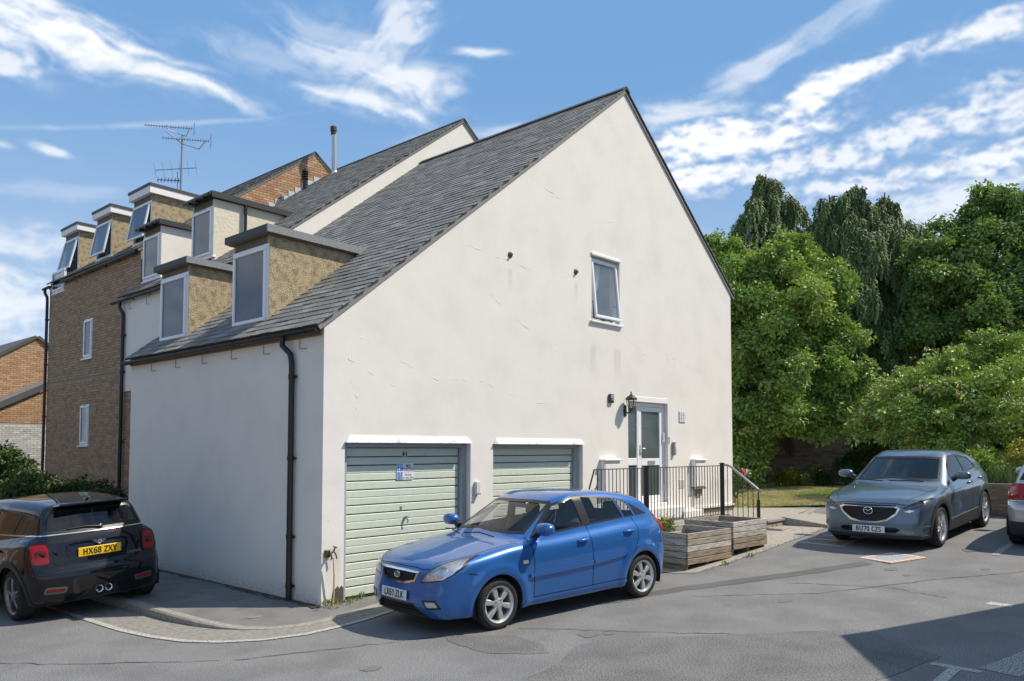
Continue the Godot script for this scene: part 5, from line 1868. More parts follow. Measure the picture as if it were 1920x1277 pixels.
func make_yard() -> void:
	var grain := noise_tex(30, 0.01, 4, [[0.0, 0.7], [0.4, 0.88], [0.55, 1.0], [1.0, 1.0]], 512)
	for k in 3:
		var m := surf([0.72, 0.62, 0.50][k], [0.67, 0.56, 0.43][k], [0.60, 0.48, 0.345][k], 0.9, grain, 1.0, noise_tex(31, 0.02, 4, [], 512), 0.1)
		m.uv1_scale = Vector3(0.5, 5.0, 0.5)
		m = detail(m, noise_tex(5, 0.05, 5, [[0.0, 0.55], [0.5, 0.85], [1.0, 1.0]], 1024), 1.4)
		M["wood_%d" % k] = m
	var wd := surf(0.27, 0.21, 0.15, 0.95, grain, 1.0, noise_tex(31, 0.02, 4, [], 512), 0.1)
	wd.uv1_scale = Vector3(0.5, 5.0, 0.5)
	M.wood_dark = wd
	make_terrace()
	make_railing()
	var turn := -0.045
	planter(Vector3(4.98, gh(5.0) + 0.03, 2.44), 1.31, 0.93, 0.55, turn, "weathered timber planter nearest the blue car, with yellow flowers", 5, 0.36)
	planter(Vector3(6.32, gh(6.4) + 0.06, 2.52), 1.15, 0.95, 0.52, turn, "weathered timber planter on the right, empty above the soil", 6, 0.3)

	# wall lantern
	var l := thing("wall_lantern", "black carriage lantern on the gable wall by the front door", "lantern", Vector3(6.87, 2.76, 0.0))
	var b := MB.new()
	b.lathe(Vector3(0, 0, 0), Vector3.BACK, [[0.0, 0.03], [0.03, 0.028], [0.05, 0.012], [0.055, 0.0]].duplicate(), 16)
	b.bevel_box(Vector3(-0.045, -0.11, 0.0), Vector3(0.045, 0.11, 0.018), 0.008)
	part(l, "wall_plate", b, M.black_iron)
	b = MB.new()
	b.tube([Vector3(0, -0.02, 0.015), Vector3(0, -0.05, 0.07), Vector3(0, -0.03, 0.13), Vector3(0, 0.02, 0.15)], 0.014, 8)
	part(l, "arm", b, M.black_iron)
	b = MB.new()
	b.lathe(Vector3(0, 0.0, 0.15), Vector3.UP, [[0.0, 0.0], [0.03, 0.0], [0.05, 0.025], [0.058, 0.03], [0.058, 0.045], [0.03, 0.05]], 6)
	b.lathe(Vector3(0, 0.205, 0.15), Vector3.UP, [[0.098, 0.0], [0.115, 0.005], [0.11, 0.03], [0.07, 0.07], [0.045, 0.085], [0.03, 0.09], [0.028, 0.105], [0.012, 0.11], [0.012, 0.13], [0.018, 0.14], [0.0, 0.165]], 12)
	for k in 6:
		var a := TAU * k / 6.0
		b.tube([Vector3(cos(a) * 0.056, 0.045, 0.15 + sin(a) * 0.056), Vector3(cos(a) * 0.1, 0.21, 0.15 + sin(a) * 0.1)], 0.005, 5)
	part(l, "cage", b, M.black_iron)
	b = MB.new()
	b.lathe(Vector3(0, 0.045, 0.15), Vector3.UP, [[0.052, 0.0], [0.095, 0.16]], 6)
	part(l, "glass", b, glass(0.6, 0.6, 0.55, 0.2, 0.05))
	b = MB.new()
	b.lathe(Vector3(0, 0.05, 0.15), Vector3.UP, [[0.012, 0.0], [0.012, 0.04], [0.02, 0.06], [0.018, 0.09], [0.0, 0.125]], 10)
	part(l, "bulb", b, mat(0.75, 0.6, 0.35, 0.3))
	# bulkhead sensor light, entry phone, plate, vents, meter boxes
	var s := thing("sensor_light", "small dark square bulkhead light left of the lantern", "light fitting", Vector3(6.39, 2.975, 0))
	b = MB.new()
	b.bevel_box(Vector3(-0.07, -0.085, 0.0), Vector3(0.07, 0.085, 0.05), 0.012)
	part(s, "body", b, mat(0.05, 0.05, 0.045, 0.6))
	b = MB.new()
	b.bevel_box(Vector3(-0.05, 0.0, 0.05), Vector3(0.05, 0.06, 0.056), 0.004)
	b.lathe(Vector3(0.01, -0.035, 0.045), Vector3.BACK, [[0.0, 0.028], [0.02, 0.02], [0.025, 0.0]].duplicate(), 10)
	part(s, "lens", b, mat(0.35, 0.34, 0.31, 0.3))
	s = thing("entry_phone", "grey entry phone box with a small keypad right of the front door", "intercom", Vector3(8.62, 2.03, 0))
	b = MB.new()
	b.bevel_box(Vector3(-0.045, -0.14, 0.0), Vector3(0.045, 0.14, 0.06), 0.012)
	part(s, "body", b, mat(0.28, 0.28, 0.28, 0.5))
	b = MB.new()
	b.bevel_box(Vector3(-0.03, 0.02, 0.06), Vector3(0.03, 0.1, 0.066), 0.004)
	for i in 3:
		for j in 3:
			b.bevel_box(Vector3(-0.03 + i * 0.021, -0.1 + j * 0.03, 0.06), Vector3(-0.013 + i * 0.021, -0.08 + j * 0.03, 0.067), 0.003)
	part(s, "keypad", b, mat(0.5, 0.5, 0.5, 0.5))
	b = MB.new()
	b.bevel_box(Vector3(0.075, -0.09, 0.0), Vector3(0.15, 0.02, 0.03), 0.006)
	b.bevel_box(Vector3(0.08, 0.1, 0.0), Vector3(0.115, 0.15, 0.02), 0.005)
	part(s, "side_box", b, mat(0.72, 0.71, 0.68, 0.5))
	var white := mat(0.66, 0.67, 0.68, 0.5)
	s = thing("door_number_panel", "white bell panel of six small squares on the gable wall", "bell panel", Vector3(8.995, 2.7, 0))
	b = MB.new()
	b.bevel_box(Vector3(-0.13, -0.12, 0.0), Vector3(0.13, 0.12, 0.012), 0.004)
	part(s, "backing", b, mat(0.5, 0.52, 0.54, 0.5))
	for i in 3:
		for j in 3:
			b = MB.new()
			b.bevel_box(Vector3(-0.118 + i * 0.081, -0.11 + j * 0.076, 0.012), Vector3(-0.118 + i * 0.081 + 0.072, -0.11 + j * 0.076 + 0.066, 0.018), 0.003)
			part(s, "square", b, white)
	s = thing("key_hook", "small dark metal hook on the wall by the door frame", "hook", Vector3(8.46, 2.2, 0))
	b = MB.new()
	b.tube([Vector3(0, 0.07, 0.01), Vector3(0, 0.0, 0.02), Vector3(0.012, -0.06, 0.015)], 0.008, 6)
	part(s, "bar", b, mat(0.2, 0.19, 0.17, 0.6))
	for q in [[6.05, 6.56, 1.2, 1.8, "cream meter box on the wall left of the front door"], [9.36, 9.82, 1.2, 1.77, "cream meter box under a small hood right of the front door"]]:
		s = thing("meter_box", q[4], "meter box", Vector3(q[0], q[2], 0), "meter boxes on the gable wall")
		var w: float = q[1] - q[0]
		var h: float = q[3] - q[2]
		b = MB.new()
		b.bevel_box(Vector3(0, 0, 0), Vector3(w, h, 0.1), 0.008)
		part(s, "case", b, mat(0.78, 0.755, 0.715, 0.6))
		b = MB.new()
		b.bevel_box(Vector3(0.025, 0.02, 0.1), Vector3(w - 0.025, h - 0.06, 0.108), 0.004)
		part(s, "door", b, mat(0.78, 0.755, 0.715, 0.6))
		b = MB.new()
		b.bevel_box(Vector3(-0.02, h, 0), Vector3(w + 0.02, h + 0.035, 0.14), 0.01)
		part(s, "hood", b, mat(0.8, 0.78, 0.74, 0.6))
	b = MB.new()
	b.bevel_box(Vector3(9.33, 1.155, 0), Vector3(9.86, 1.195, 0.09), 0.008)
	b.bevel_box(Vector3(9.5, 1.0, 0), Vector3(9.76, 1.155, 0.03), 0.008)
	single("wall_ledge", b, surf(0.36, 0.31, 0.25, 0.9, noise_tex(5, 0.05, 5, [[0.0, 0.55], [0.5, 0.85], [1.0, 1.0]], 1024), 0.6), "small worn ledge under the right meter box", "ledge")
	s = thing("air_brick", "small cream air vent low on the gable wall", "vent", Vector3(8.95, 1.2, 0))
	b = MB.new()
	b.bevel_box(Vector3(-0.11, 0, 0), Vector3(0.11, 0.18, 0.012), 0.004)
	part(s, "frame", b, mat(0.7, 0.68, 0.65, 0.7))
	for k in 4:
		b = MB.new()
		b.box(Vector3(-0.09, 0.022 + k * 0.04, 0.01), Vector3(0.09, 0.034 + k * 0.04, 0.016))
		part(s, "slot", b, mat(0.35, 0.33, 0.31, 0.8))
	b = MB.new()
	b.tube([Vector3(9.42, 0.6, 0.02), Vector3(9.42, 1.2, 0.02)], 0.013, 8)
	single("supply_pipe", b, mat(0.7, 0.68, 0.65, 0.6), "thin cream pipe running down from the right meter box", "pipe")
	s = thing("key_safe", "small white switch box on the pier between the garages", "switch box", Vector3(2.81, 1.42, 0))
	b = MB.new()
	b.bevel_box(Vector3(-0.045, -0.1, 0), Vector3(0.045, 0.1, 0.055), 0.008)
	part(s, "body", b, mat(0.6, 0.6, 0.58, 0.6))
	b = MB.new()
	b.bevel_box(Vector3(-0.03, -0.1, 0.055), Vector3(0.04, -0.075, 0.075), 0.004)
	part(s, "lip", b, mat(0.25, 0.25, 0.25, 0.6))
	for q in [[3.59, 5.215, "rusty wall bolt on the gable nearer the roof slope"], [5.345, 5.22, "rusty wall bolt on the gable nearer the window"]]:
		s = thing("wall_bolt", q[2], "bolt", Vector3(q[0], q[1], 0), "old bolts in the gable wall")
		b = MB.new()
		b.lathe(Vector3(0, 0, 0), Vector3.BACK, [[0.0, 0.05], [0.022, 0.05], [0.026, 0.02], [0.05, 0.012], [0.055, 0.0]].duplicate(), 10)
		part(s, "head", b, mat(0.09, 0.075, 0.065, 0.8))
	# number and sign on the left garage door
	var zf := -0.155
	s = thing("number_plate", "small dark square plate with the number 2 on the garage door", "number plate", Vector3(1.5, 1.945, zf))
	b = MB.new()
	b.bevel_box(Vector3(-0.048, -0.04, 0.0), Vector3(0.048, 0.044, 0.006), 0.002)
	part(s, "border", b, mat(0.62, 0.62, 0.63, 0.5))
	b = MB.new()
	b.bevel_box(Vector3(-0.04, -0.034, 0.005), Vector3(0.04, 0.038, 0.0075), 0.001)
	part(s, "field", b, mat(0.02, 0.022, 0.04, 0.5))
	text_part(s, "numeral", "2", 0.06, mat(0.7, 0.7, 0.7, 0.5), Transform3D(Basis(), Vector3(0, 0.002, 0.008)), 1.1)
	s = thing("parking_sign", "white no parking sign with blue P and wheelchair squares on the garage door", "sign", Vector3(1.51, 1.70, zf + 0.002))
	b = MB.new()
	b.bevel_box(Vector3(-0.155, -0.12, 0.0), Vector3(0.155, 0.12, 0.005), 0.002)
	part(s, "board", b, mat(0.74, 0.76, 0.80, 0.45))
	var blue := mat(0.05, 0.22, 0.58, 0.45)
	b = MB.new()
	b.box(Vector3(-0.142, 0.008, 0.004), Vector3(-0.05, 0.11, 0.007))
	b.box(Vector3(-0.142, -0.112, 0.004), Vector3(-0.05, -0.01, 0.007))
	stuff(part(s, "blue_square", b, blue))
	text_part(s, "letter", "P", 0.085, white, Transform3D(Basis(), Vector3(-0.096, 0.058, 0.008)), 1.1)
	b = MB.new()
	b.lathe(Vector3(-0.097, -0.026, 0.0075), Vector3.BACK, [[0.0, 0.0015], [0.011, 0.0015], [0.011, 0.0]].duplicate(), 10)
	var ring := []
	for k in 15:
		var a := -0.6 - 4.6 * k / 14.0
		ring.append(Vector3(-0.1 + cos(a) * 0.026, -0.078 + sin(a) * 0.026, 0.008))
	b.tube(ring, 0.004, 5)
	b.tube([Vector3(-0.098, -0.04, 0.008), Vector3(-0.096, -0.068, 0.008), Vector3(-0.074, -0.07, 0.008), Vector3(-0.064, -0.098, 0.008)], 0.005, 5)
	part(s, "wheelchair_symbol", b, white)
	var dk := mat(0.06, 0.07, 0.12, 0.6)
	text_part(s, "lettering", "NO", 0.045, dk, Transform3D(Basis(), Vector3(0.055, 0.078, 0.006)))
	text_part(s, "lettering", "PARKING", 0.042, dk, Transform3D(Basis(), Vector3(0.055, 0.028, 0.006)), 0.82)
	b = MB.new()
	b.box(Vector3(-0.035, -0.012, 0.004), Vector3(0.145, -0.006, 0.0065))
	part(s, "rule", b, mat(0.5, 0.2, 0.22, 0.6))
	text_part(s, "lettering", "Access", 0.028, mat(0.35, 0.12, 0.14, 0.6), Transform3D(Basis(), Vector3(0.055, -0.048, 0.006)))
	text_part(s, "lettering", "in use 24h", 0.028, mat(0.25, 0.25, 0.3, 0.6), Transform3D(Basis(), Vector3(0.055, -0.09, 0.006)))
	# garden tap with its hose
	s = thing("garden_tap", "old brass garden tap with a cream hose on the corner pier", "tap", Vector3(0.09, 0.0, 0.0))
	b = MB.new()
	b.tube([Vector3(0.0, 0.66, 0.0), Vector3(0.0, 0.66, 0.08), Vector3(0.0, 0.62, 0.11)], 0.014, 8)
	b.tube([Vector3(0.0, 0.66, 0.06), Vector3(0.045, 0.70, 0.07), Vector3(0.07, 0.75, 0.07)], 0.012, 8)
	b.tube([Vector3(0.04, 0.765, 0.07), Vector3(0.1, 0.74, 0.07)], 0.008, 6)
	b.tube([Vector3(0.06, 0.69, 0.07), Vector3(0.085, 0.63, 0.08), Vector3(0.085, 0.6, 0.08)], 0.01, 6)
	b.bevel_box(Vector3(-0.05, 0.62, -0.005), Vector3(0.03, 0.72, 0.03), 0.008)
	part(s, "tap", b, mat(0.13, 0.10, 0.06, 0.5, 0.7))
	b = MB.new()
	b.tube([Vector3(-0.02, 0.6, 0.09), Vector3(0.02, 0.62, 0.1), Vector3(0.045, 0.4, 0.09), Vector3(0.055, 0.15, 0.07), Vector3(0.05, -0.03, 0.06)], 0.011, 8)
	part(s, "hose", b, mat(0.52, 0.44, 0.3, 0.6))


# ---------------------------------------------------------------- plants
func leaf_mat(rough := 0.55, back := 0.7) -> StandardMaterial3D:
	var m := StandardMaterial3D.new()
	m.roughness = rough
	m.vertex_color_use_as_albedo = true
	m.backlight_enabled = true
	m.backlight = Color(back, back, back * 0.6)
	m.cull_mode = BaseMaterial3D.CULL_DISABLED
	return m


# a spray of leaves round the origin: each leaf is folded along its rib and pointed at both ends
func leaf_spray(cnt: int, len: float, wide: float, spread: float, sd: int, droop := 0.3) -> ArrayMesh:
	var r := RandomNumberGenerator.new()
	r.seed = sd
	var b := MB.new()
	for k in cnt:
		var d := Vector3(r.randf_range(-1, 1), r.randf_range(-0.6, 0.8), r.randf_range(-1, 1)).normalized()
		var o := d * spread * r.randf_range(0.15, 1.0)
		var f := (d + Vector3(r.randf_range(-0.6, 0.6), r.randf_range(-0.5, 0.3) - droop, r.randf_range(-0.6, 0.6))).normalized()
		var up := Vector3(r.randf_range(-0.5, 0.5), 1.0, r.randf_range(-0.5, 0.5)).normalized()
		var s := f.cross(up).normalized()
		up = s.cross(f)
		var l := len * r.randf_range(0.7, 1.2)
		var w := wide * r.randf_range(0.8, 1.15)
		var t := r.randf_range(0.82, 1.15)
		b.col = Color(t, t, t * r.randf_range(0.8, 1.05))
		var mid := o + f * l * 0.45
		var tip := o + f * l - up * l * 0.12
		b.tri(o, mid + s * w * 0.5 + up * w * 0.12, tip)
		b.tri(o, tip, mid - s * w * 0.5 + up * w * 0.12)
	return b.mesh()


func scatter(parent: Node3D, called: String, mesh: Mesh, m: Material, xf: Array, cols: Array) -> MultiMeshInstance3D:
	var mm := MultiMesh.new()
	mm.transform_format = MultiMesh.TRANSFORM_3D
	mm.use_colors = true
	mm.mesh = mesh
	mm.instance_count = xf.size()
	for k in xf.size():
		mm.set_instance_transform(k, xf[k])
		mm.set_instance_color(k, cols[k])
	var o := MultiMeshInstance3D.new()
	o.name = called
	o.multimesh = mm
	o.material_override = m
	parent.add_child(o, true)
	stuff(o)
	return o


# leaves through a set of puffs [x, y, z, radius] round base
func crown(t: Node3D, base: Vector3, puffs: Array, per_m2: float, sprays: Array, m: Material, col: Color, alt: Color, sd: int, called := "crown", size := 1.0) -> void:
	var r := RandomNumberGenerator.new()
	r.seed = sd
	var xs := []
	var cs := []
	for k in sprays.size():
		xs.append([])
		cs.append([])
	for p in puffs:
		var c := Vector3(p[0], p[1], p[2]) - base
		var R: float = p[3] * size
		# each puff is itself a bunch of smaller clumps
		var clumps := []
		for k in 11:
			var d := Vector3(r.randf_range(-1, 1), r.randf_range(-0.8, 1), r.randf_range(-1, 1)).normalized()
			clumps.append([c + d * R * r.randf_range(0.5, 1.05), R * r.randf_range(0.2, 0.42)])
		clumps.append([c, R * 0.5])
		var tint := col.lerp(alt, r.randf_range(0.0, 0.55))
		for q in clumps:
			var ct := tint.lerp(alt, r.randf_range(-0.15, 0.3))
			var n := int(per_m2 * 4.0 * PI * q[1] * q[1])
			for k in n:
				var d := Vector3(r.randfn(), r.randfn() * 0.85, r.randfn()).normalized()
				var o: Vector3 = q[0] + d * q[1] * pow(r.randf(), 0.38) * Vector3(1.12, 0.8, 1.12)
				var i := r.randi() % sprays.size()
				var s := r.randf_range(0.75, 1.25)
				var bs := Basis(Vector3.UP, r.randf() * TAU) * Basis(Vector3(d.z, 0, -d.x).normalized() if absf(d.y) < 0.98 else Vector3.RIGHT, -acos(clampf(d.y, -1, 1)) * 0.5)
				xs[i].append(Transform3D(bs.scaled(Vector3.ONE * s), o))
				var v := r.randf_range(0.8, 1.2)
				cs[i].append(Color(ct.r * v, ct.g * v, ct.b * v))
	for i in sprays.size():
		scatter(t, called, sprays[i], m, xs[i], cs[i])


func limbs(t: Node3D, base: Vector3, puffs: Array, trunk_r: float, bark: Material, sd: int, split := 0.45) -> void:
	var r := RandomNumberGenerator.new()
	r.seed = sd
	var b := MB.new()
	var top := Vector3.ZERO
	var low := 1e9
	for p in puffs:
		top += (Vector3(p[0], p[1], p[2]) - base) / puffs.size()
	var fork := Vector3(top.x * 0.3, top.y * split, top.z * 0.3)
	b.tube([Vector3(0, -0.3, 0), Vector3(0.03, fork.y * 0.4, 0.02), fork, top], [trunk_r * 1.25, trunk_r, trunk_r * 0.8, trunk_r * 0.4], 10)
	part(t, "trunk", b, bark)
	b = MB.new()
	for p in puffs:
		var c := Vector3(p[0], p[1], p[2]) - base
		var f := fork.lerp(top, r.randf_range(0.0, 0.7))
		var mid := f.lerp(c, 0.5) + Vector3(r.randf_range(-0.3, 0.3), r.randf_range(0.0, 0.4), r.randf_range(-0.3, 0.3))
		b.tube([f, mid, c, c + (c - mid) * 0.12], [trunk_r * 0.35, trunk_r * 0.22, trunk_r * 0.12, 0.01], 6)
	stuff(part(t, "limb", b, bark))


# a tall conifer with hanging sprays
func weeping_conifer(label: String, base: Vector3, height: float, spread: float, low: float, tips: Array, sd: int) -> void:
	var t := thing("conifer", label, "tree", base, "tall weeping conifers behind the garden wall")
	var r := RandomNumberGenerator.new()
	r.seed = sd
	var b := MB.new()
	var bark := mat(0.09, 0.06, 0.04, 0.95)
	var fronds := []
	for k in 3:
		var fb := MB.new()
		var n := 9
		for i in n:
			var f := float(i) / n
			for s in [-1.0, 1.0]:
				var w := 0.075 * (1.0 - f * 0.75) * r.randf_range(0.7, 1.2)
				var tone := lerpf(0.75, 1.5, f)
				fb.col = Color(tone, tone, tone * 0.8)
				var o := Vector3(r.randf_range(-0.015, 0.015), -f * 0.55, r.randf_range(-0.02, 0.02))
				var d := Vector3(s * w, -0.09 - 0.04 * f, r.randf_range(-0.05, 0.05))
				fb.tri(o, o + d * 0.6 + Vector3(0, 0.0, 0.022), o + d)
				fb.tri(o, o + d, o + d * 0.6 - Vector3(0, 0.03, 0.022))
		fronds.append(fb.mesh())
	var xs := [[], [], []]
	var cs := [[], [], []]
	for tip in tips:
		var top: Vector3 = Vector3(tip[0], tip[1], tip[2])
		var foot := Vector3(top.x * 0.2, 0, top.z * 0.2)
		b.tube([foot, foot.lerp(top, 0.6), top], [0.26, 0.13, 0.02], 8)
		var h: float = top.y
		var y := low
		while y < h - 0.1:
			var f := (h - y) / (height - low)
			var reach := minf(spread, 0.3 + 0.62 * (h - y)) * (r.randf_range(0.55, 1.15) if r.randf() < 0.85 else r.randf_range(1.2, 1.5))
			var a := r.randf() * TAU
			var at := foot.lerp(top, y / h)
			var d := Vector3(cos(a), 0, sin(a))
			var lift := r.randf_range(0.15, 0.6)
			var pts := []
			for k in 7:
				var q := k / 6.0
				pts.append(at + d * reach * q + Vector3(0, lift * reach * sin(q * PI * 0.75) - 0.55 * reach * q * q, 0))
			if reach > 0.5:
				b.tube([pts[0], pts[2], pts[4], pts[6]], [0.03, 0.024, 0.016, 0.006], 4, false)
			var many := int(reach * 26.0) + 10
			for k in many:
				var q := pow(r.randf(), 0.6)
				var i := int(q * 5.999)
				var p: Vector3 = (pts[i] as Vector3).lerp(pts[i + 1], q * 6.0 - i)
				p += Vector3(d.z, 0, -d.x) * r.randf_range(-0.32, 0.32) * (0.3 + reach * 0.35) * (1.1 - q * 0.5) + Vector3(0, r.randf_range(-0.1, 0.06), 0)
				var z := r.randi() % 3
				var s := r.randf_range(0.7, 1.45)
				var bs := Basis(Vector3.UP, r.randf() * TAU) * Basis(Vector3.RIGHT, r.randf_range(-0.25, 0.25))
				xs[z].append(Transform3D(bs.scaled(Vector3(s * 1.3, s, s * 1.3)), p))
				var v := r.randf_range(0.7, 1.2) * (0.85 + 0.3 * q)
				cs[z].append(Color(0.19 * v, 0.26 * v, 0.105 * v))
			y += r.randf_range(0.04, 0.10)
	part(t, "trunk", b, bark)
	for k in 3:
		scatter(t, "crown", fronds[k], leaf_mat(0.7, 0.2), xs[k], cs[k])


const LEFT_TREE := [[18.51, 7.68, -3.21, 0.97], [18.72, 6.35, -3.81, 1.08], [18.67, 7.92, -2.27, 0.86], [19.73, 8.21, -1.82, 0.79], [19.74, 7.40, -1.14, 0.95], [17.90, 6.45, -2.47, 1.19], [18.41, 6.40, -1.48, 1.34], [19.36, 5.93, -0.76, 1.01], [17.73, 4.93, -2.78, 1.19], [17.86, 4.85, -1.61, 1.32], [18.76, 4.52, -0.64, 1.15], [19.23, 3.70, -0.19, 0.91], [17.51, 3.39, -2.69, 1.09], [17.72, 3.36, -1.57, 1.23], [18.76, 3.12, -0.75, 1.07], [17.12, 2.21, -2.61, 0.74], [16.91, 1.40, -2.61, 0.57], [17.62, 2.38, -2.06, 0.66], [20.08, 5.64, -2.38, 1.61], [18.84, 8.81, -4.24, 0.64], [20.00, 7.44, -3.07, 1.10], [19.42, 8.73, -2.13, 0.39]]
const RIGHT_TREE := [[24.34, 8.37, 1.00, 1.02], [24.93, 9.30, 1.72, 1.12], [26.09, 10.19, 2.32, 1.04], [26.16, 9.86, 3.11, 1.12], [24.26, 7.07, 0.82, 0.93], [23.88, 7.61, 1.92, 1.35], [24.70, 8.14, 2.87, 1.35], [25.42, 8.50, 3.68, 1.44], [24.00, 6.07, 1.20, 1.19], [23.72, 6.27, 2.40, 1.41], [24.66, 6.62, 3.45, 1.58], [23.98, 4.92, 1.83, 1.26], [24.36, 5.04, 3.01, 1.41], [25.87, 5.99, 3.99, 1.61], [25.94, 10.85, 2.20, 0.42], [26.01, 10.60, 3.00, 0.56], [24.59, 5.84, 0.35, 0.76], [27.33, 8.74, 4.31, 1.49], [28.47, 10.52, 4.20, 1.16]]
const SHRUB := [[16.38, 2.76, 1.52, 0.54], [16.33, 3.31, 1.95, 0.63], [16.57, 3.72, 2.55, 0.70], [17.12, 4.14, 3.18, 0.70], [17.68, 4.42, 3.81, 0.70], [18.24, 4.49, 4.43, 0.77], [15.91, 2.59, 2.33, 0.68], [16.01, 2.98, 3.06, 0.81], [16.41, 3.24, 3.81, 0.86], [17.03, 3.37, 4.51, 0.86], [16.17, 2.44, 3.49, 0.66], [16.57, 2.44, 4.23, 0.66], [17.10, 2.57, 4.81, 0.72], [18.24, 3.68, 5.11, 0.82], [16.09, 2.18, 2.64, 0.41], [16.10, 2.62, 1.20, 0.36]]
const BACK := [[29.98, 8.38, -1.73, 1.36], [28.53, 6.88, -1.95, 1.32], [30.47, 7.47, -1.26, 1.13], [26.20, 5.35, -1.64, 1.44], [25.98, 4.84, -0.43, 1.59], [24.79, 4.25, -1.78, 1.40], [26.35, 6.30, -2.89, 1.28]]
const HEDGE := [[-0.93, 1.51, -9.36, 0.48], [-0.70, 1.21, -8.54, 0.41], [-0.45, 1.12, -8.12, 0.39], [-0.28, 1.07, -7.79, 0.31], [-1.27, 1.17, -7.53, 0.39], [-1.59, 1.17, -7.88, 0.48], [-0.70, 1.76, -10.57, 0.34]]


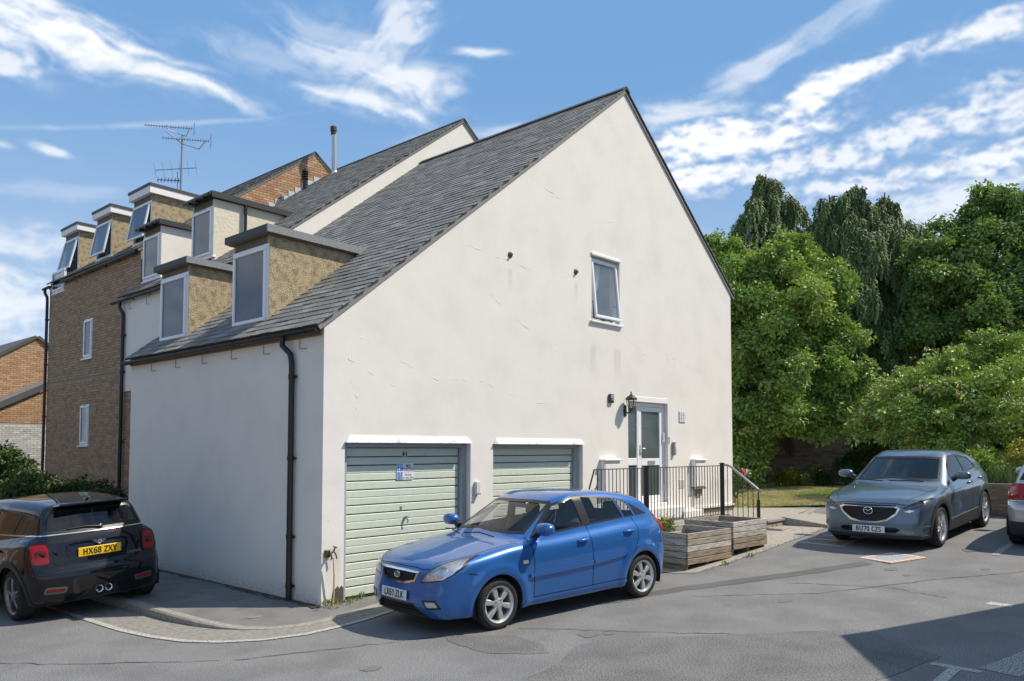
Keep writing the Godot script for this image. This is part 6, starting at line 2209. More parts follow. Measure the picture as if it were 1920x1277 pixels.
func make_plants() -> void:
	var bark := surf(0.13, 0.10, 0.07, 0.95, noise_tex(5, 0.05, 5, [[0.0, 0.55], [0.5, 0.85], [1.0, 1.0]], 1024), 0.8)
	var broad := [leaf_spray(11, 0.15, 0.085, 0.16, 1), leaf_spray(12, 0.14, 0.08, 0.18, 2), leaf_spray(9, 0.16, 0.09, 0.14, 3)]
	var small := [leaf_spray(12, 0.085, 0.04, 0.12, 4), leaf_spray(14, 0.08, 0.042, 0.13, 5)]
	var glossy := [leaf_spray(9, 0.12, 0.052, 0.13, 6), leaf_spray(10, 0.11, 0.05, 0.14, 7)]
	var lm := leaf_mat()

	var base := Vector3(20.55, 0.87, -2.67)
	var t := thing("broadleaf_tree", "bright green broadleaf tree hanging over the old wall next to the house", "tree", base)
	limbs(t, base, LEFT_TREE, 0.24, bark, 71)
	crown(t, base, LEFT_TREE, 24.0, broad, lm, Color(0.235, 0.375, 0.095), Color(0.45, 0.555, 0.165), 72)
	base = Vector3(27.14, 0.8, 2.02)
	t = thing("broadleaf_tree", "large darker green tree rising behind the flowering shrub", "tree", base)
	limbs(t, base, RIGHT_TREE, 0.32, bark, 73)
	crown(t, base, RIGHT_TREE, 21.0, broad, lm, Color(0.18, 0.30, 0.09), Color(0.33, 0.445, 0.135), 74)
	base = Vector3(28.5, 0.8, -1.4)
	t = thing("broadleaf_tree", "distant green tree glimpsed between the conifer and the large tree", "tree", base)
	limbs(t, base, BACK, 0.25, bark, 75)
	crown(t, base, BACK, 14.0, broad, lm, Color(0.11, 0.20, 0.055), Color(0.19, 0.29, 0.08), 76)
	weeping_conifer("tall dark conifer with a narrow top, the one nearer the house", Vector3(24.5, 0.8, -4.87), 12.1, 2.3, 4.5, [[-0.35, 12.2, -0.1], [0.75, 9.6, 0.7]], 77)
	weeping_conifer("broad conifer with three drooping tops, the one farther from the house", Vector3(25.6, 0.8, -2.3), 11.5, 2.6, 2.2, [[-0.6, 11.1, -0.5], [-0.1, 11.45, 0.35], [0.55, 11.1, 1.2], [0.9, 8.6, 1.9], [0.6, 6.6, 2.5]], 78)

	base = Vector3(17.87, 0.8, 3.06)
	t = thing("flowering_shrub", "large shrub with cream flower heads and reddish new leaves", "shrub", base)
	limbs(t, base, SHRUB, 0.1, bark, 79, 0.2)
	crown(t, base, SHRUB, 30.0, glossy, leaf_mat(0.5, 0.5), Color(0.25, 0.40, 0.09), Color(0.52, 0.62, 0.17), 80)
	var r := RandomNumberGenerator.new()
	r.seed = 81
	var fx := []
	var fc := []
	var rx := []
	var rc := []
	for p in SHRUB:
		for k in 11:
			var d := Vector3(r.randfn(), absf(r.randfn()) * 0.9 + 0.1, r.randfn()).normalized()
			var o: Vector3 = Vector3(p[0], p[1], p[2]) - base + d * p[3] * r.randf_range(0.9, 1.15)
			var x := Transform3D(Basis(Vector3.UP, r.randf() * TAU).scaled(Vector3.ONE * r.randf_range(0.6, 1.2)), o)
			if r.randf() < 0.55:
				fx.append(x)
				fc.append(Color(0.62, 0.5, 0.30).lerp(Color(0.68, 0.62, 0.45), r.randf()))
			else:
				rx.append(x)
				rc.append(Color(0.40, 0.20, 0.08).lerp(Color(0.42, 0.40, 0.12), r.randf()))
	scatter(t, "flower_heads", leaf_spray(26, 0.035, 0.03, 0.075, 8, 0.0), leaf_mat(0.8, 0.2), fx, fc)
	scatter(t, "new_leaves", leaf_spray(9, 0.08, 0.035, 0.06, 9, -0.3), leaf_mat(0.4, 0.3), rx, rc)

	# the shady undergrowth at the foot of the wall
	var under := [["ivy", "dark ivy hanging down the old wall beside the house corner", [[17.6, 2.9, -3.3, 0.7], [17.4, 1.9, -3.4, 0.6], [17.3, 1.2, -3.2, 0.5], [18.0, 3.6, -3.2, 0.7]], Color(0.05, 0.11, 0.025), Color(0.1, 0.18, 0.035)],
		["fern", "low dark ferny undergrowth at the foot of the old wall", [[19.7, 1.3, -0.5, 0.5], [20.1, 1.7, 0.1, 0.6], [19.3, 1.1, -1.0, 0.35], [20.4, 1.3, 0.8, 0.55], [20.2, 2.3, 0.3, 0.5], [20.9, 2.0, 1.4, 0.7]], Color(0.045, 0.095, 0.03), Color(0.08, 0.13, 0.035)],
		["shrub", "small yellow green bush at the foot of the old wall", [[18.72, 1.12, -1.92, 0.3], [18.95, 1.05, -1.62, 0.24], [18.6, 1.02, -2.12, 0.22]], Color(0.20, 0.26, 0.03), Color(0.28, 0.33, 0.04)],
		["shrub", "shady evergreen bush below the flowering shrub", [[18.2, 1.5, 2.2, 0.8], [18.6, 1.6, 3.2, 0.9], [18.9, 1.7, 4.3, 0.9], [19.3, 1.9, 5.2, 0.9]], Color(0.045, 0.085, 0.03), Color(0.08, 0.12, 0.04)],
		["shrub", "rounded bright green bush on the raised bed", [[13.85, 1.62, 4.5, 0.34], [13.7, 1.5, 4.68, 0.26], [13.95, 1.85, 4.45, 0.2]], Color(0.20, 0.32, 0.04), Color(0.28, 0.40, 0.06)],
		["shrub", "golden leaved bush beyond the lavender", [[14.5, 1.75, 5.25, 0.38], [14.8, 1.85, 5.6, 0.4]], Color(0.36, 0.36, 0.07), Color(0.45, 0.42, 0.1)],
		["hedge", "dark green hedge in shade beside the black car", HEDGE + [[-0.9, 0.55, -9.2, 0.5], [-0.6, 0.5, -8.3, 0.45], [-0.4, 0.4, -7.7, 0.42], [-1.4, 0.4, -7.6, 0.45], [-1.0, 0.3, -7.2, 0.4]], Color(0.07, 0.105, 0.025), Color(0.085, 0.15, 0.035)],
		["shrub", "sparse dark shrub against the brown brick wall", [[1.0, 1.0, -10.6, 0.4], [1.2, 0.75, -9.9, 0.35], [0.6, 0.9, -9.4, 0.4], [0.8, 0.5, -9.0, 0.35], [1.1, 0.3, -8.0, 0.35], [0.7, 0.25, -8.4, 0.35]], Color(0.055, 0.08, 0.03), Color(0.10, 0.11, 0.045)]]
	for u in under:
		base = Vector3(u[2][0][0], u[2][0][1] - 0.8, u[2][0][2])
		t = thing(u[0], u[1], "shrub" if u[0] == "shrub" else u[0], base)
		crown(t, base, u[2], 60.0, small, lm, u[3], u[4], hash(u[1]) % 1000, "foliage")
		var b := MB.new()
		for p in u[2]:
			var c := Vector3(p[0], p[1], p[2]) - base
			b.tube([Vector3(c.x * 0.8, -1.2, c.z * 0.8), c], [0.02, 0.008], 5)
		stuff(part(t, "stem", b, bark))
	# lavender
	base = Vector3(13.55, 1.28, 5.0)
	t = thing("lavender", "grey green lavender clump on the raised bed", "plant", base)
	var bl := MB.new()
	for k in 420:
		var a := r.randf() * TAU
		var lean := r.randf_range(0.0, 0.55)
		var o := Vector3(r.randfn() * 0.13, 0, r.randfn() * 0.2)
		var d := Vector3(cos(a) * lean, 1.0, sin(a) * lean).normalized()
		var l := r.randf_range(0.28, 0.55)
		var tone := r.randf_range(0.8, 1.2)
		bl.col = Color(0.13 * tone, 0.2 * tone, 0.085 * tone)
		var s := d.cross(Vector3(cos(a + 1.0), 0.2, sin(a + 1.0))).normalized() * 0.008
		bl.tri(o - s, o + s, o + d * l)
	part(t, "foliage", bl, lm)
	# pink and white roses by the corner of the house
	base = Vector3(11.75, 0.61, -0.25)
	t = thing("rose_bush", "thin rose bush with one pink and one white bloom by the house corner", "plant", base)
	crown(t, base, [[11.78, 1.0, -0.3, 0.16], [11.9, 1.3, -0.2, 0.12]], 50.0, small, lm, Color(0.05, 0.1, 0.025), Color(0.08, 0.14, 0.03), 90, "foliage")
	var sb := MB.new()
	sb.tube([Vector3(0, 0, 0), Vector3(0.03, 0.5, 0.05), Vector3(-0.03, 0.86, 0.27)], 0.01, 5)
	sb.tube([Vector3(0, 0, 0), Vector3(0.1, 0.5, 0.1), Vector3(0.12, 0.84, 0.3)], 0.01, 5)
	part(t, "stem", sb, bark)
	for q in [[-0.03, 0.88, 0.27, Color(0.62, 0.22, 0.2)], [0.12, 0.86, 0.3, Color(0.66, 0.62, 0.58)]]:
		var o := inst("bloom", leaf_spray(30, 0.07, 0.06, 0.06, 12, 0.0), leaf_mat(0.7, 0.2), t)
		var mm := (o.material_override as StandardMaterial3D)
		mm.albedo_color = (q[3] as Color).linear_to_srgb()
		o.position = Vector3(q[0], q[1], q[2])
	# flowers in the left planter
	base = Vector3(5.3, 0.62, 1.75)
	t = thing("flowering_plant", "trailing green plant with yellow and orange flowers behind the left planter", "plant", base)
	crown(t, base, [[5.05, 0.72, 1.82, 0.11], [5.3, 0.72, 1.75, 0.13], [5.55, 0.75, 1.66, 0.13], [5.78, 0.79, 1.6, 0.12]], 190.0, [leaf_spray(9, 0.05, 0.02, 0.06, 14)], lm, Color(0.12, 0.17, 0.05), Color(0.2, 0.24, 0.07), 91, "foliage")
	var yx := []
	var yc := []
	for k in 46:
		var f := r.randf()
		var o := Vector3(lerpf(-0.3, 0.52, f) + r.randf_range(-0.03, 0.03), lerpf(0.12, 0.2, f) + r.randf_range(-0.03, 0.08), lerpf(0.12, -0.15, f) + r.randf_range(-0.05, 0.05))
		yx.append(Transform3D(Basis(Vector3.UP, r.randf() * TAU), o))
		yc.append(Color(0.65, 0.45, 0.03) if f > 0.3 else Color(0.60, 0.24, 0.03))
	scatter(t, "flower", leaf_spray(9, 0.028, 0.02, 0.01, 15, 0.0), leaf_mat(0.8, 0.2), yx, yc)
	# weeds along the edges
	for q in [[0.06, 0.03, 0.14, 0.12, "green weeds growing at the foot of the corner pier"], [0.42, 0.0, 0.06, 0.09, "small weed tuft beside the garage door foot"], [0.7, 0.01, -0.1, 0.05, "tiny yellowing weed in front of the garage door"], [6.5, 0.23, 2.72, 0.05, "small weed tuft on the concrete edge by the planter joint"], [5.75, 0.18, 2.66, 0.05, "small weed tuft on the concrete edge below the left planter"]]:
		base = Vector3(q[0], q[1], q[2])
		t = thing("weed", q[4], "weed", base)
		var wb := MB.new()
		for k in int(420 * q[3]):
			var a := r.randf() * TAU
			var rad: float = q[3] * sqrt(r.randf())
			var o := Vector3(cos(a) * rad * 1.4, 0, sin(a) * rad)
			var d := Vector3(r.randf_range(-0.7, 0.7), 1, r.randf_range(-0.7, 0.7)).normalized()
			var l := r.randf_range(0.04, 0.11)
			var s := d.cross(Vector3(cos(a), 0.3, sin(a))).normalized() * r.randf_range(0.006, 0.013)
			var g := r.randf_range(0.8, 1.2)
			wb.col = Color(0.17 * g, 0.24 * g, 0.07 * g)
			wb.tri(o, o + d * l * 0.5 + s, o + d * l)
			wb.tri(o, o + d * l, o + d * l * 0.5 - s)
		part(t, "leaf", wb, lm)
		stuff(t.get_child(0))

	make_lawn_grass()
	make_garden_walls()
	make_wall_foot()


func make_lawn_grass() -> void:
	var r := RandomNumberGenerator.new()
	r.seed = 101
	var b := MB.new()
	for k in 14:
		var a := r.randf() * TAU
		var o := Vector3(r.randf_range(-0.05, 0.05), 0, r.randf_range(-0.05, 0.05))
		var d := Vector3(cos(a) * 0.5, 1, sin(a) * 0.5).normalized()
		var s := Vector3(-sin(a), 0, cos(a)) * 0.006
		b.tri(o - s, o + s, o + d * r.randf_range(0.03, 0.065))
	var n1 := FastNoiseLite.new()
	n1.seed = 3
	n1.frequency = 0.35
	n1.fractal_octaves = 4
	var xs := []
	var cs := []
	for k in 42000:
		var x := r.randf_range(12.0, 22.0)
		var z := r.randf_range(-9.0, 4.5)
		if z > -0.3 + (x - 12.0) * 1.2 or x < 12.1:
			continue
		# keep to the near side of the old wall
		if (x - 18.44) * 0.74 - (z + 3.94) * 0.67 > 0.3:
			continue
		xs.append(Transform3D(Basis(Vector3.UP, r.randf() * TAU).scaled(Vector3(1, r.randf_range(0.6, 1.2), 1)), Vector3(x, gh(x) + 0.03, z)))
		var depth := (x + 6.04) * 0.738 + (8.84 - z) * 0.674
		var dry := smooth(-0.5, 0.4, n1.get_noise_2d(x, z) + 0.35 * smooth(23.5, 21.0, depth) + 0.12 * smooth(19.2, 20.0, depth) - 0.25)
		var g := Color(0.27, 0.38, 0.08).lerp(Color(0.60, 0.50, 0.25), dry)
		var v := r.randf_range(0.8, 1.2)
		cs.append(Color(g.r * v, g.g * v, g.b * v))
	var o := Node3D.new()
	o.name = "lawn_grass"
	add_child(o)
	var m := scatter(o, "grass", b.mesh(), leaf_mat(0.8, 0.2), xs, cs)
	o.remove_child(m)
	o.free()
	m.name = "grass"
	add_child(m)
	stuff(m)
	tag(m, "short lawn grass, dry and yellow in front, greener by the wall", "grass")


func make_garden_walls() -> void:
	var a := Vector3(16.0, 0, -6.6)
	var c := Vector3(27.5, 0, 6.6)
	var u := (c - a).normalized()
	var n := Vector3(-u.z, 0, u.x)
	if n.dot(Vector3(-0.738, 0, 0.674)) < 0:
		n = -n
	a -= n * 0.6
	var w := thing("old_brick_wall", "old dark brick garden wall half hidden under the trees", "wall")
	var b := MB.new()
	b.obox(Vector3(a.x, 0.4, a.z), u * (c - a).length(), Vector3(0, 3.1, 0), -n * 0.3)
	part(w, "core", b, mat(0.2, 0.165, 0.125, 0.95))
	bricks(w, Vector3(a.x, 0, a.z), u, n, 0.7, 3.45, func(y): return [[1.6, 11.0]], 260, [Color(0.30, 0.205, 0.135), Color(0.25, 0.165, 0.11), Color(0.34, 0.25, 0.17), Color(0.21, 0.15, 0.11), Color(0.3, 0.25, 0.19)], 111, 0.014)
	# the raised bed behind the grey car
	w = thing("raised_bed", "low brick wall of the raised planting bed behind the grey car", "wall")
	b = MB.new()
	b.box(Vector3(13.1, 0.4, 4.0), Vector3(15.2, 1.22, 9.5))
	part(w, "soil", b, M.soil)
	b = MB.new()
	b.box(Vector3(13.08, 0.4, 4.0), Vector3(13.3, 1.3, 9.5))
	part(w, "core", b, mat(0.3, 0.25, 0.19, 0.95))
	bricks(w, Vector3(13.08, 0, 4.0), Vector3.BACK, Vector3.LEFT, 0.6, 1.28, func(y): return [[0.0, 5.0]], 160, [Color(0.33, 0.25, 0.18), Color(0.38, 0.27, 0.19), Color(0.28, 0.21, 0.16), Color(0.36, 0.2, 0.14)], 112)
	# houses outside the picture: one throws its shadow on the car park, the others stand across the lane
	w = thing("brick_house", "brick house outside the picture whose gable shades the car park", "house")
	var hd := 4.5
	var tip := Vector3(2.84 + hd * 0.58, 0.02 + hd, 5.6 + hd * 0.52)
	var uu := Vector3(0.907, 0, 0.42)
	var ww := Vector3(-0.42, 0, 0.907)
	b = MB.new()
	b.obox(Vector3(tip.x, -0.5, tip.z) + uu * 0.3 + ww * 0.3, uu * 12.0, ww * 7.4, Vector3(0, tip.y + 0.55, 0))
	for k in 2:
		var g0 := Vector3(tip.x, tip.y, tip.z) + uu * (0.3 if k == 0 else 12.3)
		b.tri(g0, g0 + ww * 4.0 + Vector3(0, 2.54, 0), g0 + ww * 8.0)
		b.tri(g0, g0 + ww * 8.0, g0 + ww * 4.0 + Vector3(0, 2.54, 0))
	part(w, "wall", b, surf(0.40, 0.27, 0.17, 0.95, noise_tex(5, 0.05, 5, [[0.0, 0.55], [0.5, 0.85], [1.0, 1.0]], 1024), 2.0))
	b = MB.new()
	b.obox(tip, uu * 12.6, ww * 4.0 + Vector3(0, 2.54, 0), Vector3(0, 0.1, 0))
	b.obox(tip + ww * 8.0, uu * 12.6, ww * -4.0 + Vector3(0, 2.54, 0), Vector3(0, 0.1, 0))
	part(w, "roof", b, mat(0.12, 0.12, 0.12, 0.9))
	for q in [[-9.6, -26.0, 8.0, 4.6, "farthest brick house across the lane, outside the picture"], [-10.0, -16.0, 8.5, 4.4, "middle brick house across the lane, outside the picture"], [-9.6, -5.5, 8.0, 4.5, "nearest brick house across the lane, outside the picture"]]:
		w = thing("brick_house", q[4], "house", Vector3(q[0], 0, q[1]), "houses across the lane")
		b = MB.new()
		b.box(Vector3(-6, -1, 0), Vector3(0, q[3], q[2]))
		for k in 2:
			var z: float = 0.0 if k == 0 else q[2]
			b.tri(Vector3(-6, q[3], z), Vector3(0, q[3], z), Vector3(-3, q[3] + 1.8, z))
		part(w, "wall", b, surf(0.46, 0.29, 0.17, 0.95, noise_tex(5, 0.05, 5, [[0.0, 0.55], [0.5, 0.85], [1.0, 1.0]], 1024), 2.0))
		b = MB.new()
		b.obox(Vector3(0.2, q[3] - 0.15, -0.2), Vector3(-3.2, 1.98, 0), Vector3(0, 0, q[2] + 0.4), Vector3(0, 0.1, 0))
		b.obox(Vector3(-6.2, q[3] - 0.15, -0.2), Vector3(3.2, 1.98, 0), Vector3(0, 0, q[2] + 0.4), Vector3(0, 0.1, 0))
		part(w, "roof", b, mat(0.12, 0.12, 0.12, 0.9))
		for k in 4:
			b = MB.new()
			b.box(Vector3(0.0, 1.0 + 2.6 * (k / 2), 1.0 + 4.0 * (k % 2)), Vector3(0.03, 2.3 + 2.6 * (k / 2), 2.4 + 4.0 * (k % 2)))
			part(w, "window", b, mat(0.5, 0.5, 0.52, 0.3))


# grit and dead leaves that gather where the wall meets the pavement
func make_wall_foot() -> void:
	var r := RandomNumberGenerator.new()
	r.seed = 140
	var b := MB.new()
	var z := -7.0
	var last := 0.06
	while z < -0.1:
		var step := r.randf_range(0.06, 0.16)
		var w := clampf(last + r.randf_range(-0.04, 0.04), 0.03, 0.16)
		b.quad(Vector3(-last, 0.0075, z), Vector3(-w, 0.0075, z + step), Vector3(0.001, 0.012, z + step), Vector3(0.001, 0.012, z))
		last = w
		z += step
	struct("pavement_edge_dirt", b, surf(0.085, 0.075, 0.06, 1.0, noise_tex(5, 0.05, 5, [[0.0, 0.55], [0.5, 0.85], [1.0, 1.0]], 1024), 0.5, noise_tex(6, 0.03, 6, [], 1024), 1.0))
	b = MB.new()
	b.col = Color(1, 1, 1)
	b.bevel_box(Vector3(-0.012, 0, -0.008), Vector3(0.012, 0.008, 0.008), 0.003)
	var xs := []
	var cs := []
	for k in 900:
		var p: Vector3
		if k < 420:
			p = Vector3(-absf(r.randfn()) * 0.09 - 0.01, 0.008, r.randf_range(-6.5, -0.05))
		elif k < 640:
			p = Vector3(r.randf_range(0.0, 2.8), 0.004, 0.05 + absf(r.randfn()) * 0.12)
			p.y = 0.002
		else:
			var x := r.randf_range(4.8, 10.0)
			p = Vector3(x, gh(x) + 0.01, 2.66 + r.randfn() * 0.06)
		xs.append(Transform3D(Basis(Vector3.UP, r.randf() * TAU).scaled(Vector3.ONE * r.randf_range(0.25, 0.8)), p))
		var t := r.randf_range(0.12, 0.4)
		cs.append(Color(t, t * 0.9, t * 0.75))
	var m := scatter(self, "grit", b.mesh(), vcol(0.95), xs, cs)
	tag(m, "grit and crumbs gathered along the foot of the wall and the concrete edge", "grit")


# ---------------------------------------------------------------- cars
# A body is the zero of a smooth field: a lower body and a glasshouse, each bounded by curves, joined softly. Car axes: x forward, y up, z to its right.
class Tab:
	var lo: float
	var hi: float
	var k: float
	var t := PackedFloat32Array()

	func _init(p: Array) -> void:
		lo = p[0][0]
		hi = p[-1][0]
		var n := 240
		k = (n - 1) / (hi - lo)
		for i in n:
			var x := lo + i / k
			var j := 0
			while j < p.size() - 2 and x > p[j + 1][0]:
				j += 1
			var x0: float = p[j][0]
			var x1: float = p[j + 1][0]
			var y0: float = p[j][1]
			var y1: float = p[j + 1][1]
			var s := (y1 - y0) / (x1 - x0)
			var s0 := s
			var s1 := s
			if j > 0:
				s0 = 0.5 * (s + (y0 - p[j - 1][1]) / (x0 - p[j - 1][0]))
			if j < p.size() - 2:
				s1 = 0.5 * (s + (p[j + 2][1] - y1) / (p[j + 2][0] - x1))
			var h := x1 - x0
			var u := clampf((x - x0) / h, 0.0, 1.0)
			t.append(y0 * (2 * u * u * u - 3 * u * u + 1) + s0 * h * (u * u * u - 2 * u * u + u) + y1 * (3 * u * u - 2 * u * u * u) + s1 * h * (u * u * u - u * u))

	func at(x: float) -> float:
		var f := (x - lo) * k
		if f <= 0.0:
			return t[0]
		var i := int(f)
		if i >= 239:
			return t[239]
		return t[i] + (t[i + 1] - t[i]) * (f - i)


class Shape:
	var plan: Tab
	var deck: Tab
	var nose: Tab
	var tail: Tab
	var roof: Tab
	var side: Tab
	var floor_y := 0.19
	var crown := 0.1
	var rcrown := 0.07
	var cf := 0.26
	var cr := 0.16
	var lean := 0.38
	var zb := 0.79
	var yb := 1.0
	var wmax := 0.85
	var wheel := Vector2(1.25, 0.29)
	var flare := 0.012
	var flare_r := 0.37
	# screens as [x, y] of a point and the outward direction
	var s0: Vector2
	var sn: Vector2
	var sc := 0.2
	var r0: Vector2
	var rn: Vector2
	var rc := 0.14
	var ks := 0.1
	var rear_taper := 0.0

	func setup(d: Dictionary) -> void:
		for q in ["plan", "deck", "nose", "tail", "roof", "side"]:
			set(q, Tab.new(d[q]))
		for q in d:
			if not q in ["plan", "deck", "nose", "tail", "roof", "side", "screen", "back"] and q in self:
				set(q, d[q])
		var a: Vector2 = d.screen[0]
		var b: Vector2 = d.screen[1]
		s0 = a
		sn = Vector2(b.y - a.y, a.x - b.x).normalized()
		if sn.x < 0:
			sn = -sn
		a = d.back[0]
		b = d.back[1]
		r0 = a
		rn = Vector2(b.y - a.y, a.x - b.x).normalized()
		if rn.x > 0:
			rn = -rn

	func f(p: Vector3) -> float:
		var x := p.x
		var y := p.y
		var z := absf(p.z)
		var zz := z * z
		var pl := plan.at(x)
		var w := pl * side.at(y)
		var ax := absf(x) - wheel.x
		var dw := ax * ax + (y - wheel.y) * (y - wheel.y)
		if dw < 0.36:
			var q := (sqrt(dw) - flare_r) / 0.075
			w += flare * exp(-q * q)
		var a := z - w
		var b := (y - deck.at(x) + crown * zz) * 0.96
		# side and top, then the ends and the floor, each joined with its own radius
		var h := maxf(ks - absf(a - b), 0.0)
		a = maxf(a, b) + h * h / (4.0 * ks)
		b = x - nose.at(y) + cf * zz
		h = maxf(0.1 - absf(a - b), 0.0)
		a = maxf(a, b) + h * h * 2.5
		b = tail.at(y) - x + cr * zz
		h = maxf(0.1 - absf(a - b), 0.0)
		a = maxf(a, b) + h * h * 2.5
		b = floor_y - y
		h = maxf(0.05 - absf(a - b), 0.0)
		a = maxf(a, b) + h * h * 5.0
		if y < 0.82:
			return a
		# glasshouse
		var c := (z - (zb - lean * (y - yb) - 0.10 * (y - yb) * (y - yb)) * (pl / wmax) + rear_taper * maxf(0.0, -x - 0.6)) * 0.93
		b = y - roof.at(x) + rcrown * zz
		h = maxf(0.11 - absf(c - b), 0.0)
		c = maxf(c, b) + h * h * 2.27
		b = (x - s0.x) * sn.x + (y - s0.y) * sn.y + sc * zz
		h = maxf(0.07 - absf(c - b), 0.0)
		c = maxf(c, b) + h * h * 3.57
		b = (x - r0.x) * rn.x + (y - r0.y) * rn.y + rc * zz
		h = maxf(0.06 - absf(c - b), 0.0)
		c = maxf(c, b) + h * h * 4.17
		h = maxf(0.035 - absf(a - c), 0.0)
		return minf(a, c) - h * h * 7.1

	func grad(p: Vector3) -> Vector3:
		var e := 0.004
		return Vector3(f(p + Vector3(e, 0, 0)) - f(p - Vector3(e, 0, 0)), f(p + Vector3(0, e, 0)) - f(p - Vector3(0, e, 0)), f(p + Vector3(0, 0, e)) - f(p - Vector3(0, 0, e))).normalized()

	func hit(o: Vector3, d: Vector3) -> Vector3:
		var lo := 0.0
		var hi := 1.6
		var flo := f(o)
		var fhi := f(o + d * hi)
		for k in 14:
			var m: float
			if k % 3 == 2 or fhi - flo < 1e-6:
				m = (lo + hi) * 0.5
			else:
				m = lo - flo * (hi - lo) / (fhi - flo)
				m = clampf(m, lo + 0.02 * (hi - lo), hi - 0.02 * (hi - lo))
			var v := f(o + d * m)
			if absf(v) < 0.0003:
				return o + d * m
			if v < 0.0:
				lo = m
				flo = v
			else:
				hi = m
				fhi = v
		return o + d * (lo + hi) * 0.5


# a bag of loose triangles with normals
class Bag:
	var v := PackedVector3Array()
	var n := PackedVector3Array()

	func put(a: Vector3, b: Vector3, c: Vector3, na: Vector3, nb: Vector3, nc: Vector3) -> void:
		v.append(a); v.append(b); v.append(c)
		n.append(na); n.append(nb); n.append(nc)

	# planes: [normal, distance] with the inside where normal . p <= distance
	func cut(planes: Array, lo: Vector3, hi: Vector3) -> Bag:
		var inside := Bag.new()
		var keep := Bag.new()
		for k in range(0, v.size(), 3):
			var a := v[k]
			var b := v[k + 1]
			var c := v[k + 2]
			if minf(a.x, minf(b.x, c.x)) > hi.x or maxf(a.x, maxf(b.x, c.x)) < lo.x or minf(a.y, minf(b.y, c.y)) > hi.y or maxf(a.y, maxf(b.y, c.y)) < lo.y or minf(a.z, minf(b.z, c.z)) > hi.z or maxf(a.z, maxf(b.z, c.z)) < lo.z:
				keep.put(a, b, c, n[k], n[k + 1], n[k + 2])
				continue
			var poly := [a, b, c]
			var pn := [n[k], n[k + 1], n[k + 2]]
			var gone := false
			var outs := []
			for pl in planes:
				var nn: Vector3 = pl[0]
				var d: float = pl[1]
				var ins := []
				var insn := []
				var out := []
				var outn := []
				var m := poly.size()
				for i in m:
					var p: Vector3 = poly[i]
					var q: Vector3 = poly[(i + 1) % m]
					var dp := nn.dot(p) - d
					var dq := nn.dot(q) - d
					if dp <= 0.0:
						ins.append(p); insn.append(pn[i])
					else:
						out.append(p); outn.append(pn[i])
					if (dp < 0.0 and dq > 0.0) or (dp > 0.0 and dq < 0.0):
						var t := dp / (dp - dq)
						var x := p.lerp(q, t)
						var xn: Vector3 = (pn[i] as Vector3).lerp(pn[(i + 1) % m], t).normalized()
						ins.append(x); insn.append(xn)
						out.append(x); outn.append(xn)
				if ins.size() < 3:
					gone = true
					break
				if out.size() >= 3:
					outs.append([out, outn])
				poly = ins
				pn = insn
			if gone:
				keep.put(a, b, c, n[k], n[k + 1], n[k + 2])
				continue
			for o in outs:
				for i in range(1, o[0].size() - 1):
					keep.put(o[0][0], o[0][i], o[0][i + 1], o[1][0], o[1][i], o[1][i + 1])
			for i in range(1, poly.size() - 1):
				inside.put(poly[0], poly[i], poly[i + 1], pn[0], pn[i], pn[i + 1])
		v = keep.v
		n = keep.n
		return inside

	# this bag as a mesh, pushed out along its normals by off, with walls back to the surface where off is not zero; which: 1 right, -1 left, 0 both
	func build(which: int, off := 0.0, wall := true) -> MB:
		var b := MB.new()
		for s in [1.0, -1.0]:
			if which != 0 and which != int(s):
				continue
			var base := b.v.size()
			for k in v.size():
				var p := v[k] + n[k] * off
				b.v.append(Vector3(p.x, p.y, p.z * s))
				b.n.append(Vector3(n[k].x, n[k].y, n[k].z * s))
				b.c.append(Color(1, 1, 1))
			for k in range(0, v.size(), 3):
				if s > 0:
					b.ix.append(base + k); b.ix.append(base + k + 2); b.ix.append(base + k + 1)
				else:
					b.ix.append(base + k); b.ix.append(base + k + 1); b.ix.append(base + k + 2)
			if absf(off) > 0.0015 and wall:
				var edges := {}
				for k in range(0, v.size(), 3):
					for e in 3:
						var i := k + e
						var j := k + (e + 1) % 3
						var ki := Vector3i((v[i] * 4000.0).round())
						var kj := Vector3i((v[j] * 4000.0).round())
						if edges.has([kj, ki]):
							edges.erase([kj, ki])
						else:
							edges[[ki, kj]] = [i, j]
				var m := Vector3(1, 1, s)
				for q in edges.values():
					if absf(v[q[0]].z) < 0.002 and absf(v[q[1]].z) < 0.002:
						continue
					var p0 := v[q[0]] * m
					var p1 := v[q[1]] * m
					var a0 := (v[q[0]] + n[q[0]] * off) * m
					var a1 := (v[q[1]] + n[q[1]] * off) * m
					b.quad(p0, p1, a1, a0)
		return b


